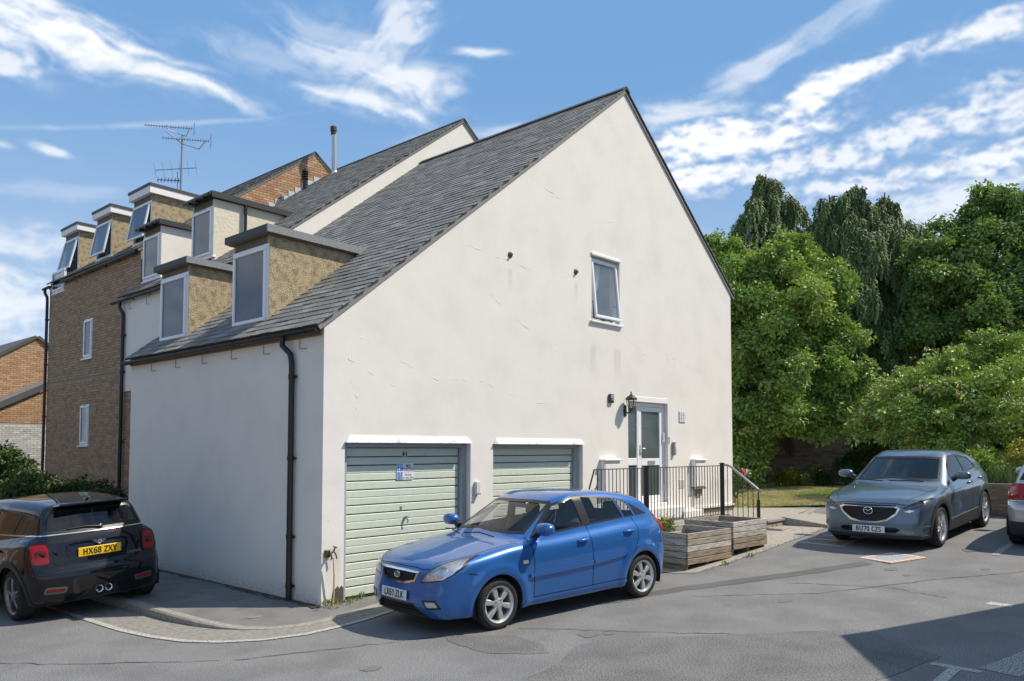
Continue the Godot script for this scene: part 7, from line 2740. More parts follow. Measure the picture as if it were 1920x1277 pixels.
func planes_of(view: String, poly: Array, lo: float, hi: float) -> Array:
	# poly corners in the plane of the view; made counter-clockwise
	var area := 0.0
	for k in poly.size():
		var a: Vector2 = poly[k]
		var c: Vector2 = poly[(k + 1) % poly.size()]
		area += a.cross(c)
	var q := poly.duplicate()
	if area < 0:
		q.reverse()
	var out := []
	var mn := Vector2(1e9, 1e9)
	var mx := Vector2(-1e9, -1e9)
	for k in q.size():
		var a: Vector2 = q[k]
		var c: Vector2 = q[(k + 1) % q.size()]
		mn = mn.min(a)
		mx = mx.max(a)
		var n2 := Vector2((c - a).y, -(c - a).x).normalized()
		var n3 := Vector3(n2.x, n2.y, 0) if view == "side" else Vector3(0, n2.y, n2.x) if view == "end" else Vector3(n2.x, 0, n2.y)
		out.append([n3, n2.dot(a)])
	var ax := Vector3(0, 0, 1) if view == "side" else Vector3(1, 0, 0) if view == "end" else Vector3(0, 1, 0)
	out.append([-ax, -lo])
	out.append([ax, hi])
	var l3: Vector3
	var h3: Vector3
	if view == "side":
		l3 = Vector3(mn.x, mn.y, lo)
		h3 = Vector3(mx.x, mx.y, hi)
	elif view == "end":
		l3 = Vector3(lo, mn.y, mn.x)
		h3 = Vector3(hi, mx.y, mx.x)
	else:
		l3 = Vector3(mn.x, lo, mn.y)
		h3 = Vector3(mx.x, hi, mx.y)
	return [out, l3, h3]


func cut(b: Bag, view: String, poly: Array, lo: float, hi: float) -> Bag:
	var p := planes_of(view, poly, lo, hi)
	return b.cut(p[0], p[1], p[2])


func P2(a: Array) -> Array:
	var out := []
	for q in a:
		out.append(Vector2(q[0], q[1]))
	return out


# shrink a convex polygon towards its middle by about d
func inset(poly: Array, d: float) -> Array:
	var c := Vector2.ZERO
	for p in poly:
		c += p / poly.size()
	var q := []
	var area := 0.0
	for k in poly.size():
		area += (poly[k] as Vector2).cross(poly[(k + 1) % poly.size()])
	var s := 1.0 if area > 0 else -1.0
	for k in poly.size():
		var a: Vector2 = poly[(k - 1 + poly.size()) % poly.size()]
		var b: Vector2 = poly[k]
		var e: Vector2 = poly[(k + 1) % poly.size()]
		var u := (b - a).normalized()
		var w := (e - b).normalized()
		var n := (Vector2(-u.y, u.x) + Vector2(-w.y, w.x)) * s
		var l := maxf(0.35, n.length_squared() / 2.0)
		q.append(b + n * d / l * 1.0)
	return q


# round the corners of a convex polygon
func rounded(poly: Array, r: float, seg := 3) -> Array:
	var out := []
	for k in poly.size():
		var a: Vector2 = poly[(k - 1 + poly.size()) % poly.size()]
		var b: Vector2 = poly[k]
		var e: Vector2 = poly[(k + 1) % poly.size()]
		var d := minf(r, minf((a - b).length(), (e - b).length()) * 0.45)
		var p0 := b + (a - b).normalized() * d
		var p1 := b + (e - b).normalized() * d
		for s in seg + 1:
			var t := float(s) / seg
			out.append(p0.lerp(b, t).lerp(b.lerp(p1, t), t))
	return out


func circle(c: Vector2, r: float, seg := 24) -> Array:
	var out := []
	for k in seg:
		out.append(c + Vector2(cos(TAU * k / seg), sin(TAU * k / seg)) * r)
	return out


func body_bag(s: Shape, xa: float, xb: float, yc: float) -> Bag:
	var rays := []
	var fan := 34
	for k in fan:
		var a := PI - (PI * 0.5) * k / fan
		rays.append([xa, a])
	var m := int((xb - xa) / 0.026)
	for k in m + 1:
		rays.append([lerpf(xa, xb, float(k) / m), PI * 0.5])
	for k in range(1, fan + 1):
		rays.append([xb, PI * 0.5 - (PI * 0.5) * k / fan])
	var cols := 84
	var pts := []
	var nrm := []
	for r in rays:
		var row := PackedVector3Array()
		var rn := PackedVector3Array()
		for j in cols + 1:
			var th := -PI * 0.5 + PI * j / cols
			var d := Vector3(cos(r[1]), sin(r[1]) * sin(th), sin(r[1]) * cos(th))
			var p := s.hit(Vector3(r[0], yc, 0), d)
			if j == 0 or j == cols:
				p.z = 0.0
			row.append(p)
			rn.append(s.grad(p))
		pts.append(row)
		nrm.append(rn)
	var b := Bag.new()
	for k in rays.size() - 1:
		for j in cols:
			var p: PackedVector3Array = pts[k]
			var q: PackedVector3Array = pts[k + 1]
			var pn: PackedVector3Array = nrm[k]
			var qn: PackedVector3Array = nrm[k + 1]
			if p[j].distance_squared_to(q[j]) > 1e-9:
				b.put(p[j], q[j], q[j + 1], pn[j], qn[j], qn[j + 1])
			if p[j + 1].distance_squared_to(q[j + 1]) > 1e-9:
				b.put(p[j], q[j + 1], p[j + 1], pn[j], qn[j + 1], pn[j + 1])
	return b


func paint(r: float, g: float, b: float, metal := 0.35, rough := 0.36) -> StandardMaterial3D:
	var m := StandardMaterial3D.new()
	m.albedo_color = L(r, g, b)
	m.metallic = metal
	m.roughness = rough
	m.clearcoat_enabled = true
	m.clearcoat = 1.0
	m.clearcoat_roughness = 0.04
	return m


func wheel(car: Node3D, at: Vector3, r: float, rim_r: float, w: float, spokes: int, style: String, out: float, turn: float) -> void:
	# out = +1 on the right of the car, -1 on the left
	var g := group(car, "wheel")
	g.position = at
	g.rotation.z = turn
	var ax := Vector3(0, 0, out)
	var h := w * 0.5
	var b := MB.new()
	b.lathe(Vector3.ZERO, ax, [[rim_r - 0.01, -h + 0.01], [rim_r + 0.012, -h], [r - 0.045, -h - 0.006], [r - 0.018, -h + 0.008], [r, -h + 0.035], [r + 0.002, 0.0], [r, h - 0.035], [r - 0.018, h - 0.008], [r - 0.045, h + 0.006], [rim_r + 0.012, h], [rim_r - 0.008, h - 0.012]], 40)
	for k in 3:
		b.lathe(Vector3.ZERO, ax, [[r + 0.003, -h * 0.5 + k * h * 0.5 - 0.012], [r + 0.004, -h * 0.5 + k * h * 0.5], [r + 0.003, -h * 0.5 + k * h * 0.5 + 0.012]], 40)
	part(g, "tyre", b, surf(0.028, 0.028, 0.029, 0.85, noise_tex(5, 0.05, 5, [[0.0, 0.55], [0.5, 0.85], [1.0, 1.0]], 1024), 0.5))
	var silver := mat(0.62, 0.63, 0.64, 0.33, 0.75) if style != "dark" else mat(0.25, 0.25, 0.26, 0.35, 0.75)
	b = MB.new()
	b.lathe(Vector3.ZERO, ax, [[rim_r - 0.03, -h + 0.02], [rim_r - 0.022, h - 0.035], [rim_r - 0.014, h - 0.012], [rim_r + 0.006, h - 0.001], [rim_r + 0.008, h - 0.01]], 40)
	part(g, "rim", b, silver)
	b = MB.new()
	b.lathe(Vector3.ZERO, ax, [[0.0, h - 0.12], [0.125, h - 0.12], [0.13, h - 0.13], [rim_r - 0.02, h - 0.16]], 24)
	part(g, "brake_disc", b, mat(0.05, 0.05, 0.05, 0.6, 0.3))
	for k in spokes:
		b = MB.new()
		var a := TAU * (k + 0.5) / spokes
		var t := Basis(ax, a)
		var u := t * Vector3(0, 1, 0)
		var s := t * Vector3(out, 0, 0) if false else ax.cross(u)
		var wi := 0.034
		var wo := 0.045
		var pairs := [0.0]
		if style == "fat":
			wi = 0.03
			wo = 0.068
		elif style == "twin":
			pairs = [-0.16, 0.16]
			wi = 0.018
			wo = 0.03
		elif style == "dark":
			wi = 0.022
			wo = 0.03
		for pr in pairs:
			var uu := u.rotated(ax, pr)
			var ss := ax.cross(uu)
			var r0 := 0.04
			var r1 := rim_r - 0.012
			var z0 := h - 0.012
			var z1 := h - 0.022
			var A := uu * r0 * 1.0 + ax * z0
			var B := uu.rotated(ax, -pr * 0.15) * r1 + ax * z1
			var mid := A.lerp(B, 0.55) + ax * 0.006
			var wm := (wi + wo) * 0.5
			if style == "fat":
				wm = wo * 0.92
			var pts := [[A, wi], [mid, wm], [B, wo]]
			for q in 2:
				var a0: Vector3 = pts[q][0]
				var a1: Vector3 = pts[q + 1][0]
				var w0: float = pts[q][1] * 0.5
				var w1: float = pts[q + 1][1] * 0.5
				face(b, a0 - ss * w0 * 0.7, a0 + ss * w0 * 0.7, a1 + ss * w1 * 0.7, a1 - ss * w1 * 0.7, ax)
				for e in [-1.0, 1.0]:
					face(b, a0 + ss * w0 * 0.7 * e, a1 + ss * w1 * 0.7 * e, a1 + ss * w1 * e - ax * 0.012, a0 + ss * w0 * e - ax * 0.012, ax + ss * e)
					face(b, a0 + ss * w0 * e - ax * 0.012, a1 + ss * w1 * e - ax * 0.012, a1 + ss * w1 * e - ax * 0.05, a0 + ss * w0 * e - ax * 0.05, ss * e)
		part(g, "spoke", b, silver)
	b = MB.new()
	b.lathe(Vector3.ZERO, ax, [[0.075, h - 0.05], [0.07, h - 0.02], [0.055, h - 0.012], [0.03, h - 0.01], [0.028, h - 0.006], [0.0, h - 0.005]], 20)
	part(g, "hub", b, silver)
	for k in 4:
		b = MB.new()
		var a := TAU * (k + 0.5) / 4
		b.lathe(ax.cross(Vector3(cos(a), sin(a), 0)).normalized() * 0.0 + Vector3(cos(a), sin(a), 0) * 0.052, ax, [[0.012, h - 0.02], [0.011, h - 0.006], [0.0, h - 0.005]], 8)
		part(g, "wheel_nut", b, mat(0.25, 0.25, 0.25, 0.4, 0.8))


func ellipsoid(b: MB, c: Vector3, r: Vector3, pw := 1.0, seg := 20) -> void:
	var base := b.size()
	for i in seg + 1:
		var th := -PI * 0.5 + PI * i / seg
		for j in seg * 2 + 1:
			var ph := TAU * j / (seg * 2)
			var f := func(v: float) -> float: return signf(v) * pow(absf(v), pw)
			var d := Vector3(f.call(cos(th)) * f.call(cos(ph)), f.call(sin(th)), f.call(cos(th)) * f.call(sin(ph)))
			var n := (Vector3(cos(th) * cos(ph), sin(th), cos(th) * sin(ph)) / r).normalized()
			b.add(c + d * r, n)
	var w := seg * 2 + 1
	for i in seg:
		for j in seg * 2:
			var a := base + i * w + j
			b.smooth_tri(a, a + w, a + w + 1)
			b.smooth_tri(a, a + w + 1, a + 1)


func plate(car: Node3D, text: String, at: Vector3, front: bool, tilt: float, yellow: bool) -> void:
	var g := group(car, "number_plate")
	g.transform = Transform3D(Basis(Vector3(0, 0, -1), Vector3.UP, Vector3(1, 0, 0)) if front else Basis(Vector3(0, 0, 1), Vector3.UP, Vector3(-1, 0, 0)), at) * Transform3D(Basis(Vector3.RIGHT, tilt), Vector3.ZERO)
	var b := MB.new()
	b.bevel_box(Vector3(-0.26, -0.056, -0.012), Vector3(0.26, 0.056, 0.0), 0.004)
	part(g, "board", b, mat(0.82, 0.52, 0.01, 0.35) if yellow else mat(0.70, 0.70, 0.70, 0.35))
	text_part(g, "lettering", text, 0.079, mat(0.01, 0.01, 0.012, 0.5), Transform3D(Basis(), Vector3(0, 0.0, 0.0012)), 0.86)


# the parts every car has; spec gives its shape, cuts and colours
func build_car(spec: Dictionary) -> Node3D:
	var car := thing(spec.name, spec.label, spec.get("category", "car"))
	car.transform = spec.at
	var s := Shape.new()
	s.setup(spec.shape)
	var body := body_bag(s, spec.spine[0], spec.spine[1], spec.get("yc", 0.62))
	var pm: Material = spec.paint
	var black := mat(0.012, 0.012, 0.013, 0.35)
	var plastic := mat(0.03, 0.03, 0.032, 0.65)
	var wx: float = s.wheel.x
	var tints := glass(0.015, 0.02, 0.022, spec.get("tint", 0.45))
	# wheel arches
	var ra: float = spec.arch
	for e in [1.0, -1.0]:
		if spec.has("clad_r"):
			var ring := cut(body, "side", circle(Vector2(wx * e, s.wheel.y + 0.02), spec.clad_r, 30), 0.35, 2.0)
			cut(ring, "side", circle(Vector2(wx * e, s.wheel.y), ra, 30), 0.35, 2.0)
			for q in [1, -1]:
				part(car, "arch_trim", ring.build(q, 0.012), plastic)
		else:
			cut(body, "side", circle(Vector2(wx * e, s.wheel.y), ra, 30), 0.35, 2.0)
		for q in [1.0, -1.0]:
			var b := MB.new()
			for k in 20:
				var a0 := -0.35 + (PI + 0.7) * k / 20
				var a1 := -0.35 + (PI + 0.7) * (k + 1) / 20
				var zo: float = (s.wmax - 0.02) * q
				var c := Vector3(wx * e, s.wheel.y, 0)
				var p0 := c + Vector3(cos(a0) * (ra + 0.008), sin(a0) * (ra + 0.008), 0)
				var p1 := c + Vector3(cos(a1) * (ra + 0.008), sin(a1) * (ra + 0.008), 0)
				face(b, p0 + Vector3(0, 0, zo), p1 + Vector3(0, 0, zo), p1 + Vector3(0, 0, 0.38 * q), p0 + Vector3(0, 0, 0.38 * q), c - p0)
				var f0 := [c + Vector3(0, 0, 0.38 * q), p0 + Vector3(0, 0, 0.38 * q), p1 + Vector3(0, 0, 0.38 * q)]
				face(b, f0[0], f0[1], f0[2], f0[2], Vector3(0, 0, q))
			part(car, "wheel_well", b, mat(0.012, 0.012, 0.012, 0.9))
			wheel(car, Vector3(wx * e, s.wheel.y, q * spec.track), s.wheel.y, spec.rim, spec.tyre_w, spec.spokes, spec.wheel_style, q, spec.get("wheel_turn", 0.3) + e)
	# everything that is cut out of the skin, in order
	for c in spec.cuts:
		var view: String = c.view
		var poly: Array = P2(c.poly)
		var raw := poly
		var rd: float = c.get("round", 0.0)
		if rd > 0.0:
			poly = rounded(poly, rd)
		var within := func(d: float) -> Array: return rounded(inset(raw, d), rd * 0.7) if rd > 0.0 else inset(raw, d)
		var lo: float = c.get("lo", 0.3 if view == "side" else 0.5)
		var hi: float = c.get("hi", 3.0)
		var piece := cut(body, view, poly, lo, hi)
		var sides := [1, -1] if c.get("pair", true) else [0]
		if c.kind == "glass":
			var bord: float = c.get("border", 0.018)
			var pane := piece
			if bord > 0.0:
				pane = cut(piece, view, within.call(bord), lo - 1.0, hi + 1.0)
				for q in sides:
					part(car, c.get("frame", "window_seal"), piece.build(q, 0.002), c.get("frame_mat", black))
			for q in sides:
				part(car, c.name, pane.build(q, c.get("off", -0.004)), c.get("mat", tints))
		elif c.kind == "trim":
			# an outer frame of one material, an inner panel of another
			var inner := cut(piece, view, within.call(c.border), lo - 1.0, hi + 1.0)
			for q in sides:
				part(car, c.get("frame", "surround"), piece.build(q, c.get("frame_off", 0.006)), c.frame_mat)
				part(car, c.name, inner.build(q, c.get("off", -0.012)), c.mat)
		elif c.kind == "lamp":
			var bez := piece
			var lens := cut(bez, view, within.call(c.get("border", 0.008)), lo - 1.0, hi + 1.0)
			for q in sides:
				var g := group(car, c.name)
				part(g, "seal", bez.build(q, 0.001), black)
				part(g, "lens", lens.build(q, 0.002), c.mat)
				part(g, "reflector", lens.build(q, -c.get("depth", 0.035)), c.back)
				for w in c.get("bowls", []):
					var b := MB.new()
					var d := Vector3(w[3], 0.06, w[4] * q).normalized()
					var o := Vector3(w[0], w[1], w[2] * q)
					b.lathe(o, d, [[w[5], 0.03], [w[5] * 0.95, 0.0], [w[5] * 0.7, -0.03], [w[5] * 0.3, -0.045], [0.0, -0.05]], 18)
					b.lathe(o - d * 0.02, d, [[w[5] * 0.32, -0.02], [w[5] * 0.3, 0.012], [0.0, 0.02]], 12)
					part(g, "bulb_bowl", b, c.get("bowl_mat", mat(0.8, 0.8, 0.8, 0.12, 0.95)))
		elif c.kind == "panel":
			for q in sides:
				part(car, c.name, piece.build(q, c.get("off", 0.0)), c.get("mat", pm))
		elif c.kind == "seam":
			for q in sides:
				part(car, c.get("name", "panel_gap"), piece.build(q, -0.003, false), black)
	part(car, "body", body.build(0), pm)
	# inside
	var dark := mat(0.03, 0.03, 0.032, 0.9)
	var b := MB.new()
	var zi: float = s.wmax - 0.13
	b.box(Vector3(-1.45, 0.3, -zi), Vector3(1.0, 0.34, zi))
	for q in [1.0, -1.0]:
		b.box(Vector3(-1.45, 0.34, q * zi - 0.02), Vector3(0.95, s.yb - 0.08, q * zi + 0.02))
	b.box(Vector3(-1.5, 0.34, -zi), Vector3(-1.45, s.yb - 0.05, zi))
	part(car, "cabin", b, dark)
	b = MB.new()
	b.bevel_box(Vector3(0.52, 0.62, -zi + 0.02), Vector3(0.98, s.yb - 0.07, zi - 0.02), 0.06)
	b.bevel_box(Vector3(0.5, s.yb - 0.16, 0.2), Vector3(0.75, s.yb - 0.02, 0.55), 0.05)
	part(car, "dashboard", b, mat(0.05, 0.05, 0.052, 0.85))
	b = MB.new()
	var ring := []
	for k in 25:
		var a := TAU * k / 24
		ring.append(Vector3(0.42, s.yb - 0.1, 0.36) + Vector3(-0.35, 0.94, 0).normalized() * sin(a) * 0.185 + Vector3(0, 0, 1) * cos(a) * 0.185)
	b.tube(ring, 0.016, 8, false)
	b.tube([Vector3(0.42, s.yb - 0.1, 0.19), Vector3(0.44, s.yb - 0.1, 0.36), Vector3(0.42, s.yb - 0.1, 0.53)], 0.02, 6)
	part(car, "steering_wheel", b, mat(0.04, 0.04, 0.04, 0.7))
	var seat_m := mat(0.055, 0.055, 0.06, 0.95)
	for x in [-0.2, -0.98]:
		for z in [0.36, -0.36]:
			b = MB.new()
			b.bevel_at(Transform3D(Basis(Vector3(0, 0, 1), 0.1), Vector3(x + 0.22, 0.5, z)), Vector3(0.26, 0.08, 0.24), 0.05)
			b.bevel_at(Transform3D(Basis(Vector3(0, 0, 1), 0.22), Vector3(x - 0.05, 0.82, z)), Vector3(0.07, 0.32, 0.23), 0.06)
			b.bevel_at(Transform3D(Basis(Vector3(0, 0, 1), 0.2), Vector3(x - 0.14, 1.2, z)), Vector3(0.05, 0.085, 0.13), 0.04)
			b.tube([Vector3(x - 0.12, 1.1, z - 0.05), Vector3(x - 0.13, 1.2, z - 0.05)], 0.008, 5)
			part(car, "seat", b, seat_m)
	b = MB.new()
	b.bevel_box(Vector3(0.18, 1.28, -0.11), Vector3(0.21, 1.35, 0.11), 0.012)
	part(car, "rear_view_mirror", b, black)
	# door mirrors and handles
	if spec.has("mirror"):
		var mp: Vector3 = spec.mirror
		for q in [1.0, -1.0]:
			var g := group(car, "door_mirror")
			b = MB.new()
			ellipsoid(b, Vector3(mp.x, mp.y, mp.z * q), spec.get("mirror_size", Vector3(0.085, 0.075, 0.125)), 0.72)
			part(g, "housing", b, pm)
			b = MB.new()
			b.bevel_at(Transform3D(Basis(Vector3(0, 1, 0), 0.12 * q), Vector3(mp.x - 0.066, mp.y, mp.z * q)), Vector3(0.006, 0.055, 0.095), 0.004)
			part(g, "mirror_glass", b, mat(0.5, 0.52, 0.55, 0.05, 1.0))
			b = MB.new()
			b.tube([Vector3(mp.x - 0.0, mp.y - 0.03, (mp.z - 0.08) * q), Vector3(mp.x - 0.01, mp.y - 0.08, (mp.z - 0.17) * q)], [0.035, 0.045], 10)
			part(g, "arm", b, black)
	for h in spec.get("handles", []):
		for q in [1.0, -1.0]:
			var p := s.hit(Vector3(h[0], h[1], 0.3), Vector3(0, 0, 1))
			b = MB.new()
			var zc: float = p.z
			var pts := [Vector3(h[0] + 0.09, h[1], zc * q), Vector3(h[0] + 0.07, h[1] + 0.002, (zc + 0.03) * q), Vector3(h[0] - 0.05, h[1] + 0.006, (zc + 0.033) * q), Vector3(h[0] - 0.09, h[1] + 0.006, zc * q)]
			b.tube(pts, [0.016, 0.019, 0.019, 0.016], 10)
			part(car, "door_handle", b, pm)
	return car


# a strip of even width along a line of points, as a chain of convex pieces to cut
func seam_cuts(view: String, pts: Array, w: float, lo: float, hi := 3.0, pair := true) -> Array:
	var out := []
	for k in pts.size() - 1:
		var a := Vector2(pts[k][0], pts[k][1])
		var c := Vector2(pts[k + 1][0], pts[k + 1][1])
		var t := (c - a).normalized() * w * 0.5
		var u := Vector2(-t.y, t.x)
		out.append({"kind": "seam", "view": view, "lo": lo, "hi": hi, "pair": pair, "poly": [[a.x + u.x - t.x, a.y + u.y - t.y], [c.x + u.x + t.x, c.y + u.y + t.y], [c.x - u.x + t.x, c.y - u.y + t.y], [a.x - u.x - t.x, a.y - u.y - t.y]]})
	return out


func car_frame(o: Vector3, e: Vector3, up: Vector3) -> Transform3D:
	e = e.normalized()
	var r := e.cross(up).normalized()
	return Transform3D(Basis(e, r.cross(e), r), o)


func make_blue_car() -> void:
	var blue := paint(0.014, 0.115, 0.38, 0.3, 0.32)
	var chrome := mat(0.75, 0.76, 0.78, 0.12, 0.95)
	var mesh_black := mat(0.012, 0.012, 0.013, 0.55)
	var black := mat(0.012, 0.012, 0.013, 0.35)
	var lens := glass(0.5, 0.52, 0.55, 0.06)
	var shape := {
		"plan": [[-1.98, 0.62], [-1.85, 0.72], [-1.6, 0.80], [-1.2, 0.838], [-0.5, 0.85], [0.6, 0.85], [1.2, 0.842], [1.6, 0.82], [1.85, 0.78], [2.0, 0.735], [2.15, 0.66]],
		"deck": [[-1.98, 0.97], [-1.75, 1.05], [-1.3, 1.09], [-0.3, 1.05], [0.5, 1.01], [0.95, 1.005], [1.2, 0.975], [1.53, 0.92], [1.8, 0.868], [1.97, 0.818], [2.08, 0.775], [2.2, 0.72]],
		"nose": [[0.12, 1.97], [0.2, 2.06], [0.32, 2.125], [0.45, 2.13], [0.57, 2.10], [0.68, 2.08], [0.76, 2.055], [0.86, 2.0], [1.0, 1.85]],
		"tail": [[0.12, -1.78], [0.25, -1.87], [0.45, -1.93], [0.62, -1.93], [0.72, -1.89], [0.9, -1.86], [1.05, -1.81], [1.2, -1.70]],
		"roof": [[-1.9, 1.02], [-1.7, 1.2], [-1.5, 1.32], [-1.24, 1.40], [-0.86, 1.46], [-0.45, 1.485], [-0.1, 1.482], [0.2, 1.45], [0.5, 1.37], [0.8, 1.24]],
		"side": [[0.1, 0.90], [0.2, 0.94], [0.3, 0.965], [0.45, 0.985], [0.6, 0.998], [0.75, 1.0], [0.88, 0.985], [0.98, 0.955], [1.08, 0.915], [1.25, 0.83]],
		"screen": [Vector2(1.08, 0.98), Vector2(0.2, 1.44)], "back": [Vector2(-1.5, 1.36), Vector2(-1.86, 1.0)],
		"crown": 0.10, "cf": 0.24, "lean": 0.36, "zb": 0.775, "yb": 1.0, "wmax": 0.85, "wheel": Vector2(1.25, 0.295), "flare": 0.026, "flare_r": 0.40, "sc": 0.3, "ks": 0.11}
	var cuts := []
	cuts.append({"kind": "glass", "view": "end", "lo": 0.0, "hi": 1.6, "pair": false, "name": "windscreen", "border": 0.03, "poly": [[-0.35, 1.045], [0.50, 1.03], [0.66, 1.015], [0.535, 1.375], [0.3, 1.395], [-0.35, 1.40]], "frame": "screen_border"})
	cuts.append({"kind": "glass", "view": "end", "lo": -3.0, "hi": -1.25, "pair": false, "name": "rear_window", "border": 0.03, "poly": [[-0.35, 1.06], [0.55, 1.07], [0.47, 1.30], [-0.35, 1.33]], "frame": "rear_window_border"})
	cuts.append({"kind": "glass", "view": "side", "name": "front_side_window", "lo": 0.4, "round": 0.03, "border": 0.022, "poly": [[0.60, 0.995], [-0.215, 1.055], [-0.165, 1.425], [0.19, 1.35], [0.50, 1.14]]})
	cuts.append({"kind": "glass", "view": "side", "name": "rear_side_window", "lo": 0.4, "round": 0.03, "border": 0.022, "poly": [[-0.315, 1.06], [-0.985, 1.095], [-0.86, 1.375], [-0.27, 1.432]]})
	cuts.append({"kind": "glass", "view": "side", "name": "rear_quarter_light", "lo": 0.4, "border": 0.012, "poly": [[-1.005, 1.095], [-1.20, 1.105], [-1.10, 1.295], [-0.89, 1.372]]})
	cuts.append({"kind": "panel", "view": "side", "name": "quarter_trim", "lo": 0.4, "off": 0.003, "mat": black, "poly": [[-1.235, 1.107], [-1.47, 1.115], [-1.16, 1.275]]})
	cuts.append({"kind": "panel", "view": "side", "name": "door_pillar", "lo": 0.4, "off": 0.003, "mat": black, "poly": [[-0.215, 1.05], [-0.315, 1.055], [-0.27, 1.432], [-0.165, 1.425]]})
	cuts.append({"kind": "panel", "view": "side", "name": "mirror_triangle", "lo": 0.4, "off": 0.002, "mat": black, "poly": [[0.70, 0.99], [0.605, 0.995], [0.50, 1.14]]})
	cuts.append({"kind": "trim", "view": "end", "lo": 1.7, "pair": false, "name": "grille_mesh", "frame": "grille_surround", "frame_mat": chrome, "frame_off": 0.012, "border": 0.024, "off": -0.02, "mat": mesh_black, "poly": [[-0.35, 0.725], [0.16, 0.725], [0.385, 0.715], [0.335, 0.60], [0.16, 0.565], [-0.35, 0.562]]})
	cuts.append({"kind": "trim", "view": "end", "lo": 1.6, "pair": false, "name": "lower_grille", "frame": "lower_grille_frame", "frame_mat": mat(0.03, 0.03, 0.03, 0.5), "frame_off": 0.002, "border": 0.02, "off": -0.04, "mat": mesh_black, "poly": [[-0.35, 0.365], [0.33, 0.37], [0.55, 0.205], [-0.35, 0.19]]})
	cuts.append({"kind": "trim", "view": "end", "lo": 1.5, "name": "fog_lamp", "frame": "fog_lamp_bezel", "frame_mat": black, "frame_off": 0.003, "border": 0.02, "off": -0.012, "mat": mat(0.62, 0.63, 0.63, 0.15, 0.5), "round": 0.02, "poly": [[0.47, 0.415], [0.66, 0.425], [0.71, 0.33], [0.53, 0.315]]})
	cuts.append({"kind": "lamp", "view": "end", "lo": 1.3, "name": "headlight", "mat": lens, "back": mat(0.62, 0.63, 0.64, 0.22, 0.7), "border": 0.012, "depth": 0.03, "round": 0.02, "poly": [[0.42, 0.592], [0.435, 0.645], [0.50, 0.725], [0.60, 0.80], [0.735, 0.885], [0.80, 0.78], [0.785, 0.70], [0.715, 0.635]],
		"bowls": [[1.965, 0.665, 0.535, 1.0, 0.25, 0.058], [1.87, 0.715, 0.635, 1.0, 0.35, 0.062]]})
	cuts.append({"kind": "lamp", "view": "side", "lo": 0.45, "name": "tail_light", "mat": glass(0.5, 0.02, 0.03, 0.6), "back": mat(0.45, 0.03, 0.03, 0.3), "depth": 0.02, "poly": [[-1.60, 1.09], [-1.70, 1.10], [-2.0, 0.98], [-2.0, 0.80], [-1.78, 0.82], [-1.67, 0.95]]})
	cuts.append({"kind": "panel", "view": "side", "name": "side_indicator", "lo": 0.5, "off": 0.008, "mat": mat(0.75, 0.62, 0.4, 0.3), "round": 0.015, "poly": [[0.90, 0.715], [0.82, 0.715], [0.82, 0.755], [0.90, 0.755]]})
	for q in [[[0.80, 0.545], [0.80, 0.585], [-0.265, 0.628], [-0.265, 0.57]], [[-0.285, 0.572], [-0.285, 0.63], [-0.95, 0.672], [-0.91, 0.625]]]:
		cuts.append({"kind": "panel", "view": "side", "name": "rubbing_strip", "lo": 0.5, "off": 0.024, "poly": q})
	cuts += seam_cuts("side", [[0.745, 0.99], [0.72, 0.72], [0.72, 0.30]], 0.011, 0.4)
	cuts += seam_cuts("side", [[-0.245, 1.05], [-0.275, 0.7], [-0.275, 0.30]], 0.011, 0.4)
	cuts += seam_cuts("side", [[-1.13, 1.10], [-1.18, 0.95], [-1.15, 0.80], [-0.98, 0.56]], 0.011, 0.4)
	cuts += seam_cuts("side", [[0.72, 0.30], [-0.9, 0.315]], 0.011, 0.4)
	cuts.append({"kind": "panel", "view": "side", "name": "sill_moulding", "lo": 0.5, "off": 0.009, "poly": [[0.86, 0.262], [0.86, 0.29], [-0.9, 0.298], [-0.9, 0.268]]})
	cuts += seam_cuts("side", [[-1.62, 0.72], [-1.93, 0.735]], 0.008, 0.3)
	cuts += seam_cuts("side", [[1.67, 0.69], [1.56, 0.672]], 0.011, 0.4)
	cuts += seam_cuts("end", [[-0.02, 0.755], [0.3, 0.752], [0.42, 0.735], [0.5, 0.745]], 0.012, 1.5, 3.0, false)
	cuts += seam_cuts("top", [[1.92, 0.52], [1.75, 0.62], [1.5, 0.69], [1.1, 0.725], [0.9, 0.735]], 0.009, 0.7, 3.0)
	cuts.append({"kind": "panel", "view": "top", "name": "bonnet", "lo": 0.76, "pair": false, "poly": [[2.1, -0.01], [2.02, 0.40], [1.92, 0.515], [1.75, 0.615], [1.5, 0.685], [1.1, 0.72], [0.98, 0.725], [1.08, 0.3], [1.1, -0.01]]})
	cuts.append({"kind": "panel", "view": "side", "name": "front_door", "lo": 0.45, "poly": [[0.74, 0.985], [0.716, 0.72], [0.716, 0.304], [-0.27, 0.304], [-0.27, 0.7], [-0.24, 1.05], [0.2, 1.03]]})
	cuts.append({"kind": "panel", "view": "side", "name": "rear_door", "lo": 0.45, "poly": [[-0.25, 1.05], [-0.28, 0.7], [-0.28, 0.304], [-0.86, 0.308], [-0.976, 0.56], [-1.146, 0.80], [-1.175, 0.95], [-1.127, 1.095]]})
	var car := build_car({"name": "parked_car", "label": "blue five-door hatchback parked across the garage doors", "at": car_frame(Vector3(2.073, -0.012, 1.817), Vector3(-0.99, -0.028, -0.129), Vector3.UP),
		"shape": shape, "spine": [-1.35, 1.55], "paint": blue, "arch": 0.345, "track": 0.735, "rim": 0.205, "tyre_w": 0.185, "spokes": 6, "wheel_style": "fat", "cuts": cuts, "mirror": Vector3(0.63, 1.10, 0.95), "handles": [[-0.11, 0.89], [-0.98, 0.925]], "tint": 0.25})
	# grille slats, badge, lower mesh, wipers, plate
	var b := MB.new()
